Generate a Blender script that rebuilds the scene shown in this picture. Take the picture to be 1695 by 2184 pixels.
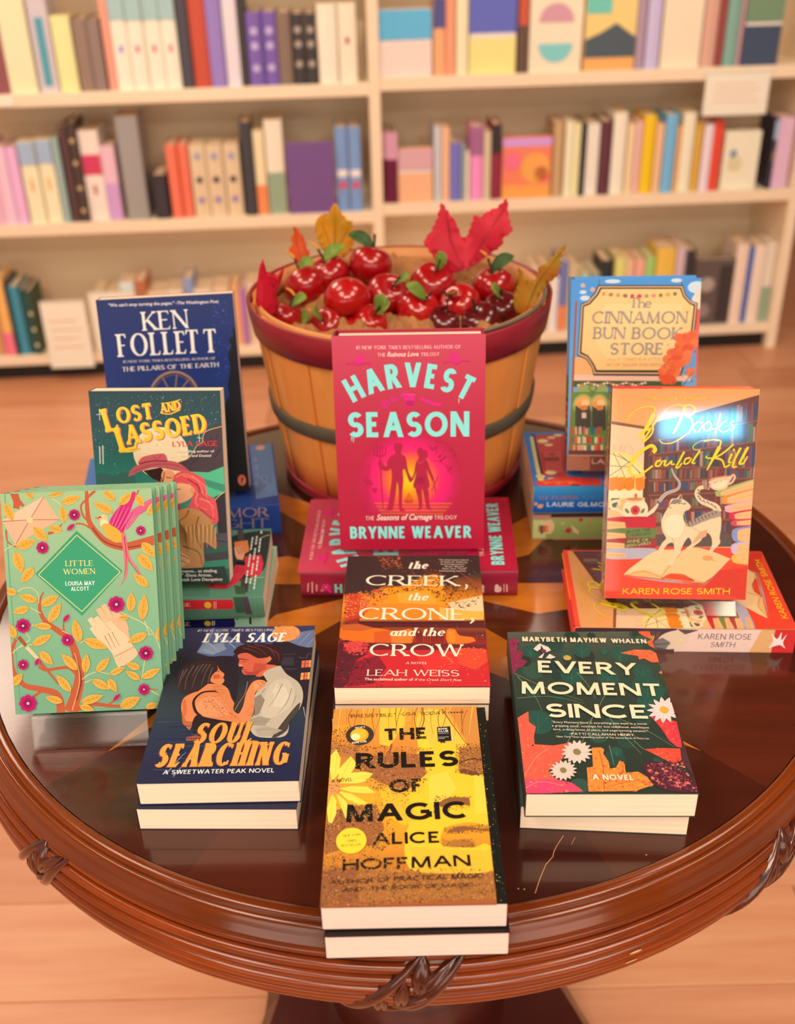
import bpy, bmesh, math, random
from mathutils import Matrix, Vector
from mathutils.geometry import tessellate_polygon
import numpy as np

scene = bpy.context.scene
for o in list(bpy.data.objects):
    bpy.data.objects.remove(o, do_unlink=True)
COL = scene.collection
TZ = 0.75                      # height of the table top above the floor

# ------------------------------------------------------------------ camera
cam_d = bpy.data.cameras.new('camera'); cam = bpy.data.objects.new('camera', cam_d); COL.objects.link(cam)
PITCH, ROLL, CAMZ = 0.53083759, -0.02482369, 0.67245969
F = Vector((0, math.cos(PITCH), -math.sin(PITCH))); RT = Vector((1, 0, 0)); UP = RT.cross(F)
R2 = math.cos(ROLL)*RT + math.sin(ROLL)*UP; U2 = -math.sin(ROLL)*RT + math.cos(ROLL)*UP
cam.matrix_world = Matrix(((R2.x, U2.x, -F.x, 0), (R2.y, U2.y, -F.y, 0), (R2.z, U2.z, -F.z, CAMZ + TZ), (0, 0, 0, 1)))
cam_d.sensor_fit = 'HORIZONTAL'; cam_d.sensor_width = 36.0; cam_d.lens = 36.0*2250.81/1695.0
cam_d.clip_start = 0.05; cam_d.clip_end = 60
cam_d.dof.use_dof = True; cam_d.dof.focus_distance = 0.93; cam_d.dof.aperture_fstop = 5.6
scene.camera = cam

# ------------------------------------------------------------------ world and exposure
world = bpy.data.worlds.new('shop_light'); scene.world = world; world.use_nodes = True
bg = world.node_tree.nodes['Background']; bg.inputs[0].default_value = (1.0, 0.82, 0.66, 1); bg.inputs[1].default_value = 0.6
vs = scene.view_settings
vs.view_transform = 'Standard'; vs.look = 'None'; vs.gamma = 1.0; vs.use_curve_mapping = False
vs.exposure = -0.30

# ceiling lamps: (x, y, half width, half depth, strength)
CEIL = 2.78
LAMPS = [(-1.15, -0.15, .35, .60, 16), (1.15, -0.15, .35, .60, 16), (0.0, -1.5, .90, .40, 20), (-1.80, 3.10, .36, .60, 15), (0.50, 3.60, .10, .22, 9), (-1.25, 1.45, .30, .30, 13), (1.25, 1.45, .30, .30, 13)]
LAMP_COL = (1.0, 0.77, 0.60)

# ------------------------------------------------------------------ helpers
def s2l(c): return c/12.92 if c <= .04045 else ((c + .055)/1.055)**2.4
def hexc(h, k=1.0):
    h = h.lstrip('#'); return tuple(min(1.0, s2l(int(h[i:i+2], 16)/255)*k) for i in (0, 2, 4))
# the shop light is warm: inks are given as they look under it and brought back to neutral here
ILL = (1.10, 0.97, 0.92)
INKK = [1.0]
def ink(h):
    c = hexc(h); return tuple(min(.93, max(.002, c[i]/ILL[i]*INKK[0])) for i in range(3))
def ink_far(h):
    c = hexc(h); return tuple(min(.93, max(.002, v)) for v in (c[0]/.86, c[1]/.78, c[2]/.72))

MATS = {}
def mat(name, color=(.8, .8, .8), rough=.5, spec=.5, coat=0.0, metallic=0.0, trans=0.0, emit=None, estr=0.0, bump=None, noise=None, coat_rough=.05):
    """Principled material; noise=(scale, stretch xyz, colour2, contrast) mixes a second colour in; bump=(scale, strength)."""
    if name in MATS: return MATS[name]
    m = bpy.data.materials.new(name); m.use_nodes = True; nt = m.node_tree; b = nt.nodes['Principled BSDF']
    b.inputs['Base Color'].default_value = (*color[:3], 1); b.inputs['Roughness'].default_value = rough
    b.inputs['Specular IOR Level'].default_value = spec; b.inputs['Coat Weight'].default_value = coat; b.inputs['Coat Roughness'].default_value = coat_rough
    b.inputs['Metallic'].default_value = metallic; b.inputs['Transmission Weight'].default_value = trans
    if emit: b.inputs['Emission Color'].default_value = (*emit, 1); b.inputs['Emission Strength'].default_value = estr
    tc = None
    def coords(stretch):
        nonlocal tc
        tc = tc or nt.nodes.new('ShaderNodeTexCoord'); mp = nt.nodes.new('ShaderNodeMapping'); mp.inputs['Scale'].default_value = stretch
        nt.links.new(tc.outputs['Object'], mp.inputs[0]); return mp.outputs[0]
    if noise:
        sc, st, c2, con = noise
        n = nt.nodes.new('ShaderNodeTexNoise'); n.inputs['Scale'].default_value = sc; n.inputs['Detail'].default_value = 6; n.inputs['Roughness'].default_value = .6
        nt.links.new(coords(st), n.inputs['Vector'])
        r = nt.nodes.new('ShaderNodeValToRGB'); r.color_ramp.elements[0].position = .5 - con; r.color_ramp.elements[1].position = .5 + con
        r.color_ramp.elements[0].color = (*color[:3], 1); r.color_ramp.elements[1].color = (*c2[:3], 1)
        nt.links.new(n.outputs[0], r.inputs[0]); nt.links.new(r.outputs[0], b.inputs['Base Color'])
    if bump:
        n = nt.nodes.new('ShaderNodeTexNoise'); n.inputs['Scale'].default_value = bump[0]; n.inputs['Detail'].default_value = 4
        nt.links.new(coords(bump[2] if len(bump) > 2 else (1, 1, 1)), n.inputs['Vector'])
        bp = nt.nodes.new('ShaderNodeBump'); bp.inputs['Strength'].default_value = bump[1]; bp.inputs['Distance'].default_value = .002
        nt.links.new(n.outputs[0], bp.inputs['Height']); nt.links.new(bp.outputs[0], b.inputs['Normal'])
    MATS[name] = m; return m

def print_mat(name, rough=.4, spec=.4, coat=0.0, bump=None):
    """Ink on paper: the colour of each printed shape is stored with the shape."""
    if name in MATS: return MATS[name]
    m = mat(name, rough=rough, spec=spec, coat=coat, bump=bump); nt = m.node_tree
    a = nt.nodes.new('ShaderNodeVertexColor'); a.layer_name = 'Col'
    nt.links.new(a.outputs['Color'], nt.nodes['Principled BSDF'].inputs['Base Color'])
    return m

class MB:
    """Collects faces; build() links them as ONE mesh object."""
    def __init__(s): s.v = []; s.f = []; s.c = []; s.smooth = []; s.mi = []
    def face(s, pts, col=(1, 1, 1), smooth=False, mi=0):
        i = len(s.v); s.v += [tuple(p) for p in pts]; s.f.append(tuple(range(i, i + len(pts)))); s.c.append(col); s.smooth.append(smooth); s.mi.append(mi)
    def grid(s, P, col=(1, 1, 1), closeu=False, closev=False, smooth=True, mi=0):
        """P[i][j] points -> shared quads"""
        nu, nv = len(P), len(P[0]); b = len(s.v); s.v += [tuple(p) for r in P for p in r]
        for i in range(nu if closeu else nu - 1):
            for j in range(nv if closev else nv - 1):
                i2, j2 = (i + 1) % nu, (j + 1) % nv
                s.f.append((b + i*nv + j, b + i2*nv + j, b + i2*nv + j2, b + i*nv + j2)); s.c.append(col); s.smooth.append(smooth); s.mi.append(mi)
    def box(s, x0, x1, y0, y1, z0, z1, col=(1, 1, 1), mi=0, bev=0.0):
        b = len(s.v)
        s.v += [(x0, y0, z0), (x1, y0, z0), (x1, y1, z0), (x0, y1, z0), (x0, y0, z1), (x1, y0, z1), (x1, y1, z1), (x0, y1, z1)]
        for q in ((0, 3, 2, 1), (4, 5, 6, 7), (0, 1, 5, 4), (1, 2, 6, 5), (2, 3, 7, 6), (3, 0, 4, 7)):
            s.f.append(tuple(b + k for k in q)); s.c.append(col); s.smooth.append(False); s.mi.append(mi)
    def tube(s, pts, rad, n=8, col=(1, 1, 1), cap=True, mi=0):
        pts = [Vector(p) for p in pts]; rad = rad if hasattr(rad, '__len__') else [rad]*len(pts); rows = []
        for i, p in enumerate(pts):
            t = (pts[min(i+1, len(pts)-1)] - pts[max(i-1, 0)]).normalized()
            a = t.orthogonal().normalized() if i == 0 else (a - t*a.dot(t)).normalized(); bb = t.cross(a)
            rows.append([p + (a*math.cos(k*2*math.pi/n) + bb*math.sin(k*2*math.pi/n))*rad[i] for k in range(n)])
        s.grid(rows, col, closev=True, mi=mi)
        if cap: s.face(rows[0][::-1], col, mi=mi); s.face(rows[-1], col, mi=mi)
    def lathe(s, prof, n=64, col=(1, 1, 1), a0=0, a1=360, mi=0):
        full = abs(a1 - a0 - 360) < 1e-6; m = n if full else n + 1
        s.grid([[(r*math.cos(math.radians(a0 + (a1-a0)*k/n)), r*math.sin(math.radians(a0 + (a1-a0)*k/n)), z) for r, z in prof] for k in range(m)], col, closeu=full, mi=mi)
    def build(s, name, m, parent=None, bevel=0.0, solid=0.0, loc=None):
        me = bpy.data.meshes.new(name); me.from_pydata(s.v, [], s.f); me.polygons.foreach_set('use_smooth', s.smooth)
        ms = m if isinstance(m, (list, tuple)) else [m]
        for k in ms: me.materials.append(k)
        if len(ms) > 1: me.polygons.foreach_set('material_index', s.mi)
        if any(c != (1, 1, 1) for c in s.c):
            at = me.color_attributes.new('Col', 'FLOAT_COLOR', 'CORNER'); data = np.ones((len(me.loops), 4), np.float32); k = 0
            for f, c in zip(s.f, s.c):
                if isinstance(c[0], (tuple, list)):
                    for q in c: data[k, :3] = q; k += 1
                else: data[k:k+len(f), :3] = c; k += len(f)
            at.data.foreach_set('color', data.ravel())
        me.update(); o = bpy.data.objects.new(name, me); COL.objects.link(o)
        if parent: o.parent = parent
        if loc is not None: o.location = loc
        if bevel:
            md = o.modifiers.new('bevel', 'BEVEL'); md.width = bevel; md.segments = 2; md.limit_method = 'ANGLE'; md.angle_limit = math.radians(40)
        if solid:
            md = o.modifiers.new('solid', 'SOLIDIFY'); md.thickness = solid; md.offset = 0
        return o

def tag(o, label, cat, group=None, kind=None):
    o['label'] = label
    if cat: o['category'] = cat
    if group: o['group'] = group
    if kind: o['kind'] = kind
    return o
def empty(name, mw=None):
    o = bpy.data.objects.new(name, None); COL.objects.link(o); o.empty_display_size = .02
    if mw is not None: o.matrix_world = mw
    return o
def struct(o, label=None):
    o['kind'] = 'structure'
    if label: o['label'] = label
    return o
def frame(a, u, org):
    a = Vector(a).normalized(); u = Vector(u).normalized(); w = a.cross(u)
    return Matrix(((a.x, u.x, w.x, org[0]), (a.y, u.y, w.y, org[1]), (a.z, u.z, w.z, org[2]), (0, 0, 0, 1)))
def part_copy(src, parent, name=None):
    """a thing's parts and their sub-parts, copied under another thing"""
    for ch in [c for c in bpy.data.objects if c.parent is src]:
        c = ch.copy(); COL.objects.link(c); c.parent = parent
        for g in [k for k in bpy.data.objects if k.parent is ch]:
            d = g.copy(); COL.objects.link(d); d.parent = c

# ================================================================== the room
rng = random.Random(7)
# floor: a dark bed with oak-look planks laid on it
bed = MB(); bed.box(-4.5, 5.5, -3.5, 7.0, -.06, -.012)
floor = struct(bed.build('floor', mat('floor_bed', hexc('6a3d20'), .7)))
PLANK_M = [mat('plank_%d' % i, hexc(c), .38, .4, noise=(3.2, (.8, 9, 1), hexc(c2), .22), bump=(9, .05, (.8, 12, 1))) for i, (c, c2) in enumerate(
    [('dc9c74', 'c4845e'), ('d49068', 'e4ae86'), ('ca8660', 'dca078'), ('e2a882', 'cc8c68'), ('bc7c58', 'd49870')])]
pm = MB(); pm.box(-.749, .749, -.0895, .0895, -.012, 0)
plank_src = []
for i in range(5):
    o = pm.build('plank', PLANK_M[i], floor, bevel=.0015); plank_src.append(o)
used = [False]*5
for r_ in range(40):
    y = -.35 + r_*.18; off = rng.uniform(0, 1.5)
    for k in range(7):
        x = -4.5 + off + k*1.5
        if x > 4.75: continue
        i = rng.randrange(5)
        o = plank_src[i] if not used[i] else plank_src[i].copy()
        if used[i]: COL.objects.link(o)
        used[i] = True; o.location = (x, y, 0)
wb = MB(); wb.box(-4.5, 5.5, 6.9, 7.0, 0, CEIL); struct(wb.build('wall_back', mat('wall_paint', hexc('d8b48c'), .8, bump=(40, .05))))
wf = MB(); wf.box(-4.5, 5.5, -3.5, -3.4, 0, CEIL); struct(wf.build('wall_front', mat('wall_paint')))
cl = MB(); cl.box(-4.5, 5.5, -3.5, 7.0, CEIL, CEIL + .08); struct(cl.build('ceiling', mat('ceiling_paint', hexc('7a6a5a'), .9, bump=(60, .1))))
# unseen glowing panes added behind the viewer for frontal fill and glare
def window(n, x0, x1, z0, z1, colr, st):
    r = struct(empty('window_%d' % n, Matrix.Translation((0, -3.4, 0)))); t = .04
    b = MB()
    for q in ((x0 - t, x1 + t, z0 - t, z0), (x0 - t, x1 + t, z1, z1 + t), (x0 - t, x0, z0, z1), (x1, x1 + t, z0, z1)): b.box(q[0], q[1], 0, .05, q[2], q[3])
    b.build('frame', mat('window_frame', hexc('3a3430'), .5), r)
    b = MB(); b.face([(x0, .01, z0), (x1, .01, z0), (x1, .01, z1), (x0, .01, z1)]); b.build('pane', mat('added_glow_pane_%d' % n, (.1, .1, .1), .1, emit=colr, estr=st), r)
window(1, -3.2, -1.4, .45, 2.1, (1.0, .81, .66), 4.0); window(2, -1.2, .55, .45, 2.1, (1.0, .81, .66), 4.0); window(3, 1.4, 3.2, .45, 2.1, (1.0, .81, .66), 4.0)
window(4, .76, 1.17, 1.79, 1.93, (.16, .66, 1.0), 62.0)  # small blue pane, assumed, placed to put glare on the glossy cover
places = ['left of the table', 'right of the table', 'behind the viewer', 'over the left bookcase bay', 'over the right bookcase bay', 'left of the basket', 'right of the basket']
for (x, y, hx, hy, st), pl_ in zip(LAMPS, places):
    r = empty('ceiling_light', Matrix.Translation((x, y, CEIL))); tag(r, 'flat warm ceiling light panel ' + pl_, 'ceiling light', 'ceiling lights of the shop')
    d = MB(); d.face([(-hx, -hy, -.012), (-hx, hy, -.012), (hx, hy, -.012), (hx, -hy, -.012)]); d.build('diffuser', mat('lamp_%g_%s' % (st, 'abcdefgh'[places.index(pl_)]), (.9, .9, .9), .5, emit=LAMP_COL, estr=st), r)
    fr = MB()
    for a in ((-hx-.02, hx+.02, -hy-.02, -hy), (-hx-.02, hx+.02, hy, hy+.02), (-hx-.02, -hx, -hy, hy), (hx, hx+.02, -hy, hy)): fr.box(*a, -.02, 0)
    fr.build('frame', mat('lamp_frame', (.8, .78, .74), .5), r)

# unseen spotlights added to brighten the bookcases
for sx_, nm_ in ((-1.15, 'left'), (.0, 'middle'), (1.15, 'right')):
    p_ = Vector((sx_, 1.85, CEIL - .12)); tg = Vector((sx_*1.05 + .05, 3.55, 1.0)); q_ = (tg - p_).normalized().to_track_quat('-Z', 'Y').to_matrix().to_4x4()
    r = empty('shelf_fill_light', Matrix.Translation(p_) @ q_); tag(r, nm_ + ' added fill spotlight turned to the bookcases', 'fill light', 'added fill spotlights')
    b = MB(); b.lathe([(.0, .10), (.045, .10), (.05, .0), (.046, .0), (.042, .09), (.0, .09)], 20); b.build('can', mat('fill_light_black', (.02, .02, .02), .4), r)
    b = MB(); b.tube([(0, 0, .10), (0, .03, .14)], .008, 8); b.build('arm', mat('fill_light_black'), r)
    ld = bpy.data.lights.new('fill_spot', 'SPOT'); ld.energy = 58; ld.color = (1.0, .80, .62); ld.spot_size = math.radians(72); ld.spot_blend = .9; ld.shadow_soft_size = .04
    lo_b = bpy.data.objects.new('fill_spot', ld); COL.objects.link(lo_b); lo_b.parent = r
# ------------------------------------------------------------------ bookcases
BA = Vector((-1.35448, 3.37169, 0)); BT = Vector((.9986464, .05201316, 0)); BN = Vector((-BT.y, BT.x, 0))
BM = Matrix(((BT.x, BN.x, 0, BA.x), (BT.y, BN.y, 0, BA.y), (0, 0, 1, 0), (0, 0, 0, 1)))   # local: x along the front, y into the depth, z up
CREAM = mat('shelf_paint', hexc('fbebd0'), .5, noise=(4, (1, 1, 6), hexc('f6e4c6'), .3)); BACKP = mat('shelf_back_paint', hexc('f4e4c4'), .65)
KICK = mat('kick_black', hexc('16120f'), .6)
def bookcase(x0, x1, shelves, label, ends):
    r = empty('bookcase', BM.copy()); tag(r, label, 'bookcase', 'cream bookcases along the back')
    for s in shelves:
        b = MB(); b.box(x0, x1, .004, .30, s - .032, s); b.build('shelf', CREAM, r, bevel=.002)
        if s > .2:
            l = MB(); l.box(x0, x1, 0, .006, s - .034, s + .004); l.build('shelf_edge', CREAM, r, bevel=.002)
    b = MB(); b.box(ends[0] - .017, x1 if len(ends) == 1 else ends[1] + .017, .30, .315, 0, 2.1); b.build('back_panel', BACKP, r)
    for e in ends:
        b = MB(); b.box(e - .017, e + .017, -.004, .30, .0, 2.1); b.build('side_panel', CREAM, r, bevel=.002)
    b = MB(); b.box(x0, x1, .03, .05, 0, min(shelves) - .032); b.build('kick_board', KICK, r)
    return r
bookcase(-.046, 1.301, [.087, .53, .92, 1.36], 'cream bookcase at the left, its right end behind the leaf-filled basket', [-.063, ])
bookcase(1.335, 2.676, [.089, .552, .932, 1.37], 'cream bookcase at the right, with a card hanging from a shelf', [1.318, 2.693])

ROWN = {'L1': 'top left shelf', 'R1': 'top right shelf', 'L2': 'middle left shelf', 'R2': 'middle right shelf', 'L3': 'bottom left shelf', 'R3': 'bottom right shelf'}
ORD = ['first', 'second', 'third', 'fourth', 'fifth']
PAGES_FAR = mat('far_pages', hexc('ecd6b4'), .8)
seen_labels = {}
def far_book(row, z, s0, s1, h, colr, desc, prev, run):
    base, _, feat = desc.partition('|'); face = base.endswith(' F'); base = base[:-2] if face else base
    lo_, hi_ = ((-.045, 1.3) if row[0] == 'L' else (1.336, 2.674)); s0, s1 = max(s0, lo_), min(s1, hi_)
    w = s1 - s0; dep = .03 if face else rng.uniform(.125, .155)
    y0 = rng.uniform(.014, .028) + (.0 if not face else .0)
    tilt = rng.uniform(-.006, .006) if not face else 0
    root = empty('book', BM @ Matrix.Translation((s0, y0, z + .0008)) )
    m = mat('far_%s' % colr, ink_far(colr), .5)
    g = .0008
    b = MB()
    if face:                                                        # cover turned to the room
        b.box(g, w - g, 0, .003, 0, h); b.build('front_cover', m, root)
        b = MB(); b.box(g + .002, w - g - .003, .003, dep - .003, .003, h - .004); b.build('pages', PAGES_FAR, root)
        b = MB(); b.box(g, w - g, dep - .003, dep, 0, h); b.build('back_cover', m, root)
    else:
        t = min(.003, w*.12)
        b.box(g, g + t, .004, dep, 0, h); b.box(w - g - t, w - g, .004, dep, 0, h); b.build('covers', m, root)
        b = MB(); n = 5
        b.grid([[(g + (w - 2*g)*k/n, .004 - .004*math.sin(math.pi*k/n), zz) for zz in (0, h)] for k in range(n + 1)]); b.build('spine', m, root)
        b = MB(); b.box(g + t, w - g - t, .006, dep - .004, .003, h - .004); b.build('pages', PAGES_FAR, root)
    def band(z0, z1, c, x0=.08, x1=.92, nm='spine_band'):
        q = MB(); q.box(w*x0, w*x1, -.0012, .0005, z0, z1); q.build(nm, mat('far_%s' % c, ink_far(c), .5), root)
    def disc(cx, cz, r, c, a0=0, a1=360, nm='cover_mark'):
        q = MB(); P = [(cx + r*math.cos(math.radians(a0 + (a1-a0)*k/18)), cz + r*math.sin(math.radians(a0 + (a1-a0)*k/18))) for k in range(19)]
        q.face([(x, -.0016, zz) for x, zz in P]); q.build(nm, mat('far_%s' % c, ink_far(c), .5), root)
    f = feat
    if f == 'teal strip': band(h*.08, h*.8, '4c98a8', .3, .7)
    elif f == 'teal top': band(h*.73, h*.995, '9cbab8', .02, .98); band(h*.4, h*.47, rng.choice(['8878c8', '6a605c', 'e8607c']), .4, .62, 'spine_mark')
    elif f == 'light rings':
        for k in (.25, .55, .75): disc(w/2, h*k, w*.26, 'b8a8d0')
    elif f == 'pale dots':
        for k in (.3, .58, .78): disc(w/2, h*k, w*.28, 'a89888')
    elif f == 'dark dots':
        disc(w/2, h*.52, w*.2, '2c2a38'); disc(w/2, h*.24, w*.2, '8878a8'); disc(w/2, h*.84, w*.2, '8c94b0')
    elif f == 'red mark': band(h*.5, h*.58, '9c3444', .4, .6, 'spine_mark')
    elif f == 'blue top': band(h*.72, h*.99, '9cb0c8', .02, .98); band(h*.4, h*.55, 'd8a050', .42, .58, 'spine_mark')
    elif f == 'crimson band': band(h*.52, h*.74, 'c8385c', .04, .96); band(h*.3, h*.4, 'a02838', .42, .56, 'spine_mark')
    elif f == 'gold marks':
        for k in (.12, .35, .6, .82): disc(w/2, h*k, w*.26, 'c0a070')
    elif f == 'red band': band(h*.28, h*.36, 'c85068', .2, .8); band(h*.42, h*.5, 'e8dcd8', .1, .9)
    elif f == 'lavender base': band(0.002, h*.5, 'c496c8', .05, .95)
    elif f == 'orange base': band(0.002, h*.36, 'f48450', .05, .95)
    elif f == 'green base': band(0.002, h*.45, '8ca084', .05, .95)
    elif f == 'pink base': band(0.002, h*.3, 'f0708c', .05, .95)
    elif f == 'cream marks':
        for k in (.15, .4, .65): disc(w/2, h*k, w*.3, 'e0d0a0')
    elif f in ('navy top', 'black top', 'red top', 'mauve top', 'pale top', 'blue top2'): band(h*.62, h*.995, {'navy top': '4a4c84', 'black top': '2e2628', 'red top': 'c05038', 'mauve top': '9c6088', 'pale top': 'd49ab0'}[f], .02, .98)
    elif f.startswith('top'):
        _, c, k = f.split(); band(h*(1 - float(k)), h*.998, c, .005, .995, 'cover_print')
        band(h*(1-float(k)) - h*.04, h*(1-float(k)) + h*.02, 'f0dcd0', .02, .98, 'cover_print')
    elif f == 'discs': disc(w/2, h*.62, w*.33, 'c894a0', 0, 180); disc(w/2, h*.36, w*.33, '7cc4c4', 180, 360)
    elif f == 'hill':
        band(h*.72, h*.98, '6cc0b0', .02, .5, 'cover_print'); band(h*.003, h*.17, 'f0a860', .01, .99, 'cover_print')
        q = MB(); q.face([(w*.01, -.0018, h*.17), (w*.99, -.0018, h*.17), (w*.99, -.0018, h*.42), (w*.6, -.0018, h*.6), (w*.3, -.0018, h*.48), (w*.01, -.0018, h*.4)]); q.build('cover_print', mat('far_46545c', ink_far('46545c'), .5), root)
    elif f == 'suns':
        band(h*.86, h*.998, 'cc98dc', .005, .995, 'cover_print'); disc(w*.2, h*.62, w*.18, 'ff6c84'); disc(w*.68, h*.5, w*.3, 'ffa050'); disc(w*.8, h*.4, w*.14, 'f4504c'); band(h*.003, h*.22, 'ff9c4c', .01, .99, 'cover_print')
    elif f == 'pic': disc(w*.34, h*.45, w*.2, 'd8c8a0'); band(h*.5, h*.68, '5880a0', .2, .36, 'cover_print')
    elif f == 'photo': disc(w*.3, h*.62, w*.2, 'a8988c'); disc(w*.25, h*.22, w*.2, '8c7c74'); band(h*.04, h*.9, '38302e', .62, .96, 'cover_print')
    # a label that singles the book out
    what = (base if 'cover' in base or 'slipcase' in base or 'set' in base else base + ' book')
    if f and not face: what += ' with ' + ('a ' if f.split()[-1] in ('top', 'band', 'base', 'mark', 'strip') else '') + f
    if face and 'set' not in what: what = 'face-out book, ' + what
    if run: lab = '%s of the %s on the %s' % (run, what, ROWN[row])
    elif prev is None: lab = '%s at the left end of the %s' % (what, ROWN[row])
    else:
        lab = '%s right of the %s, %s' % (what, prev, ROWN[row])
        if len(lab.split()) > 16: lab = '%s, %s' % (what, ROWN[row])
    tag(root, lab, 'book', 'books on the ' + ROWN[row])
    return what

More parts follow.
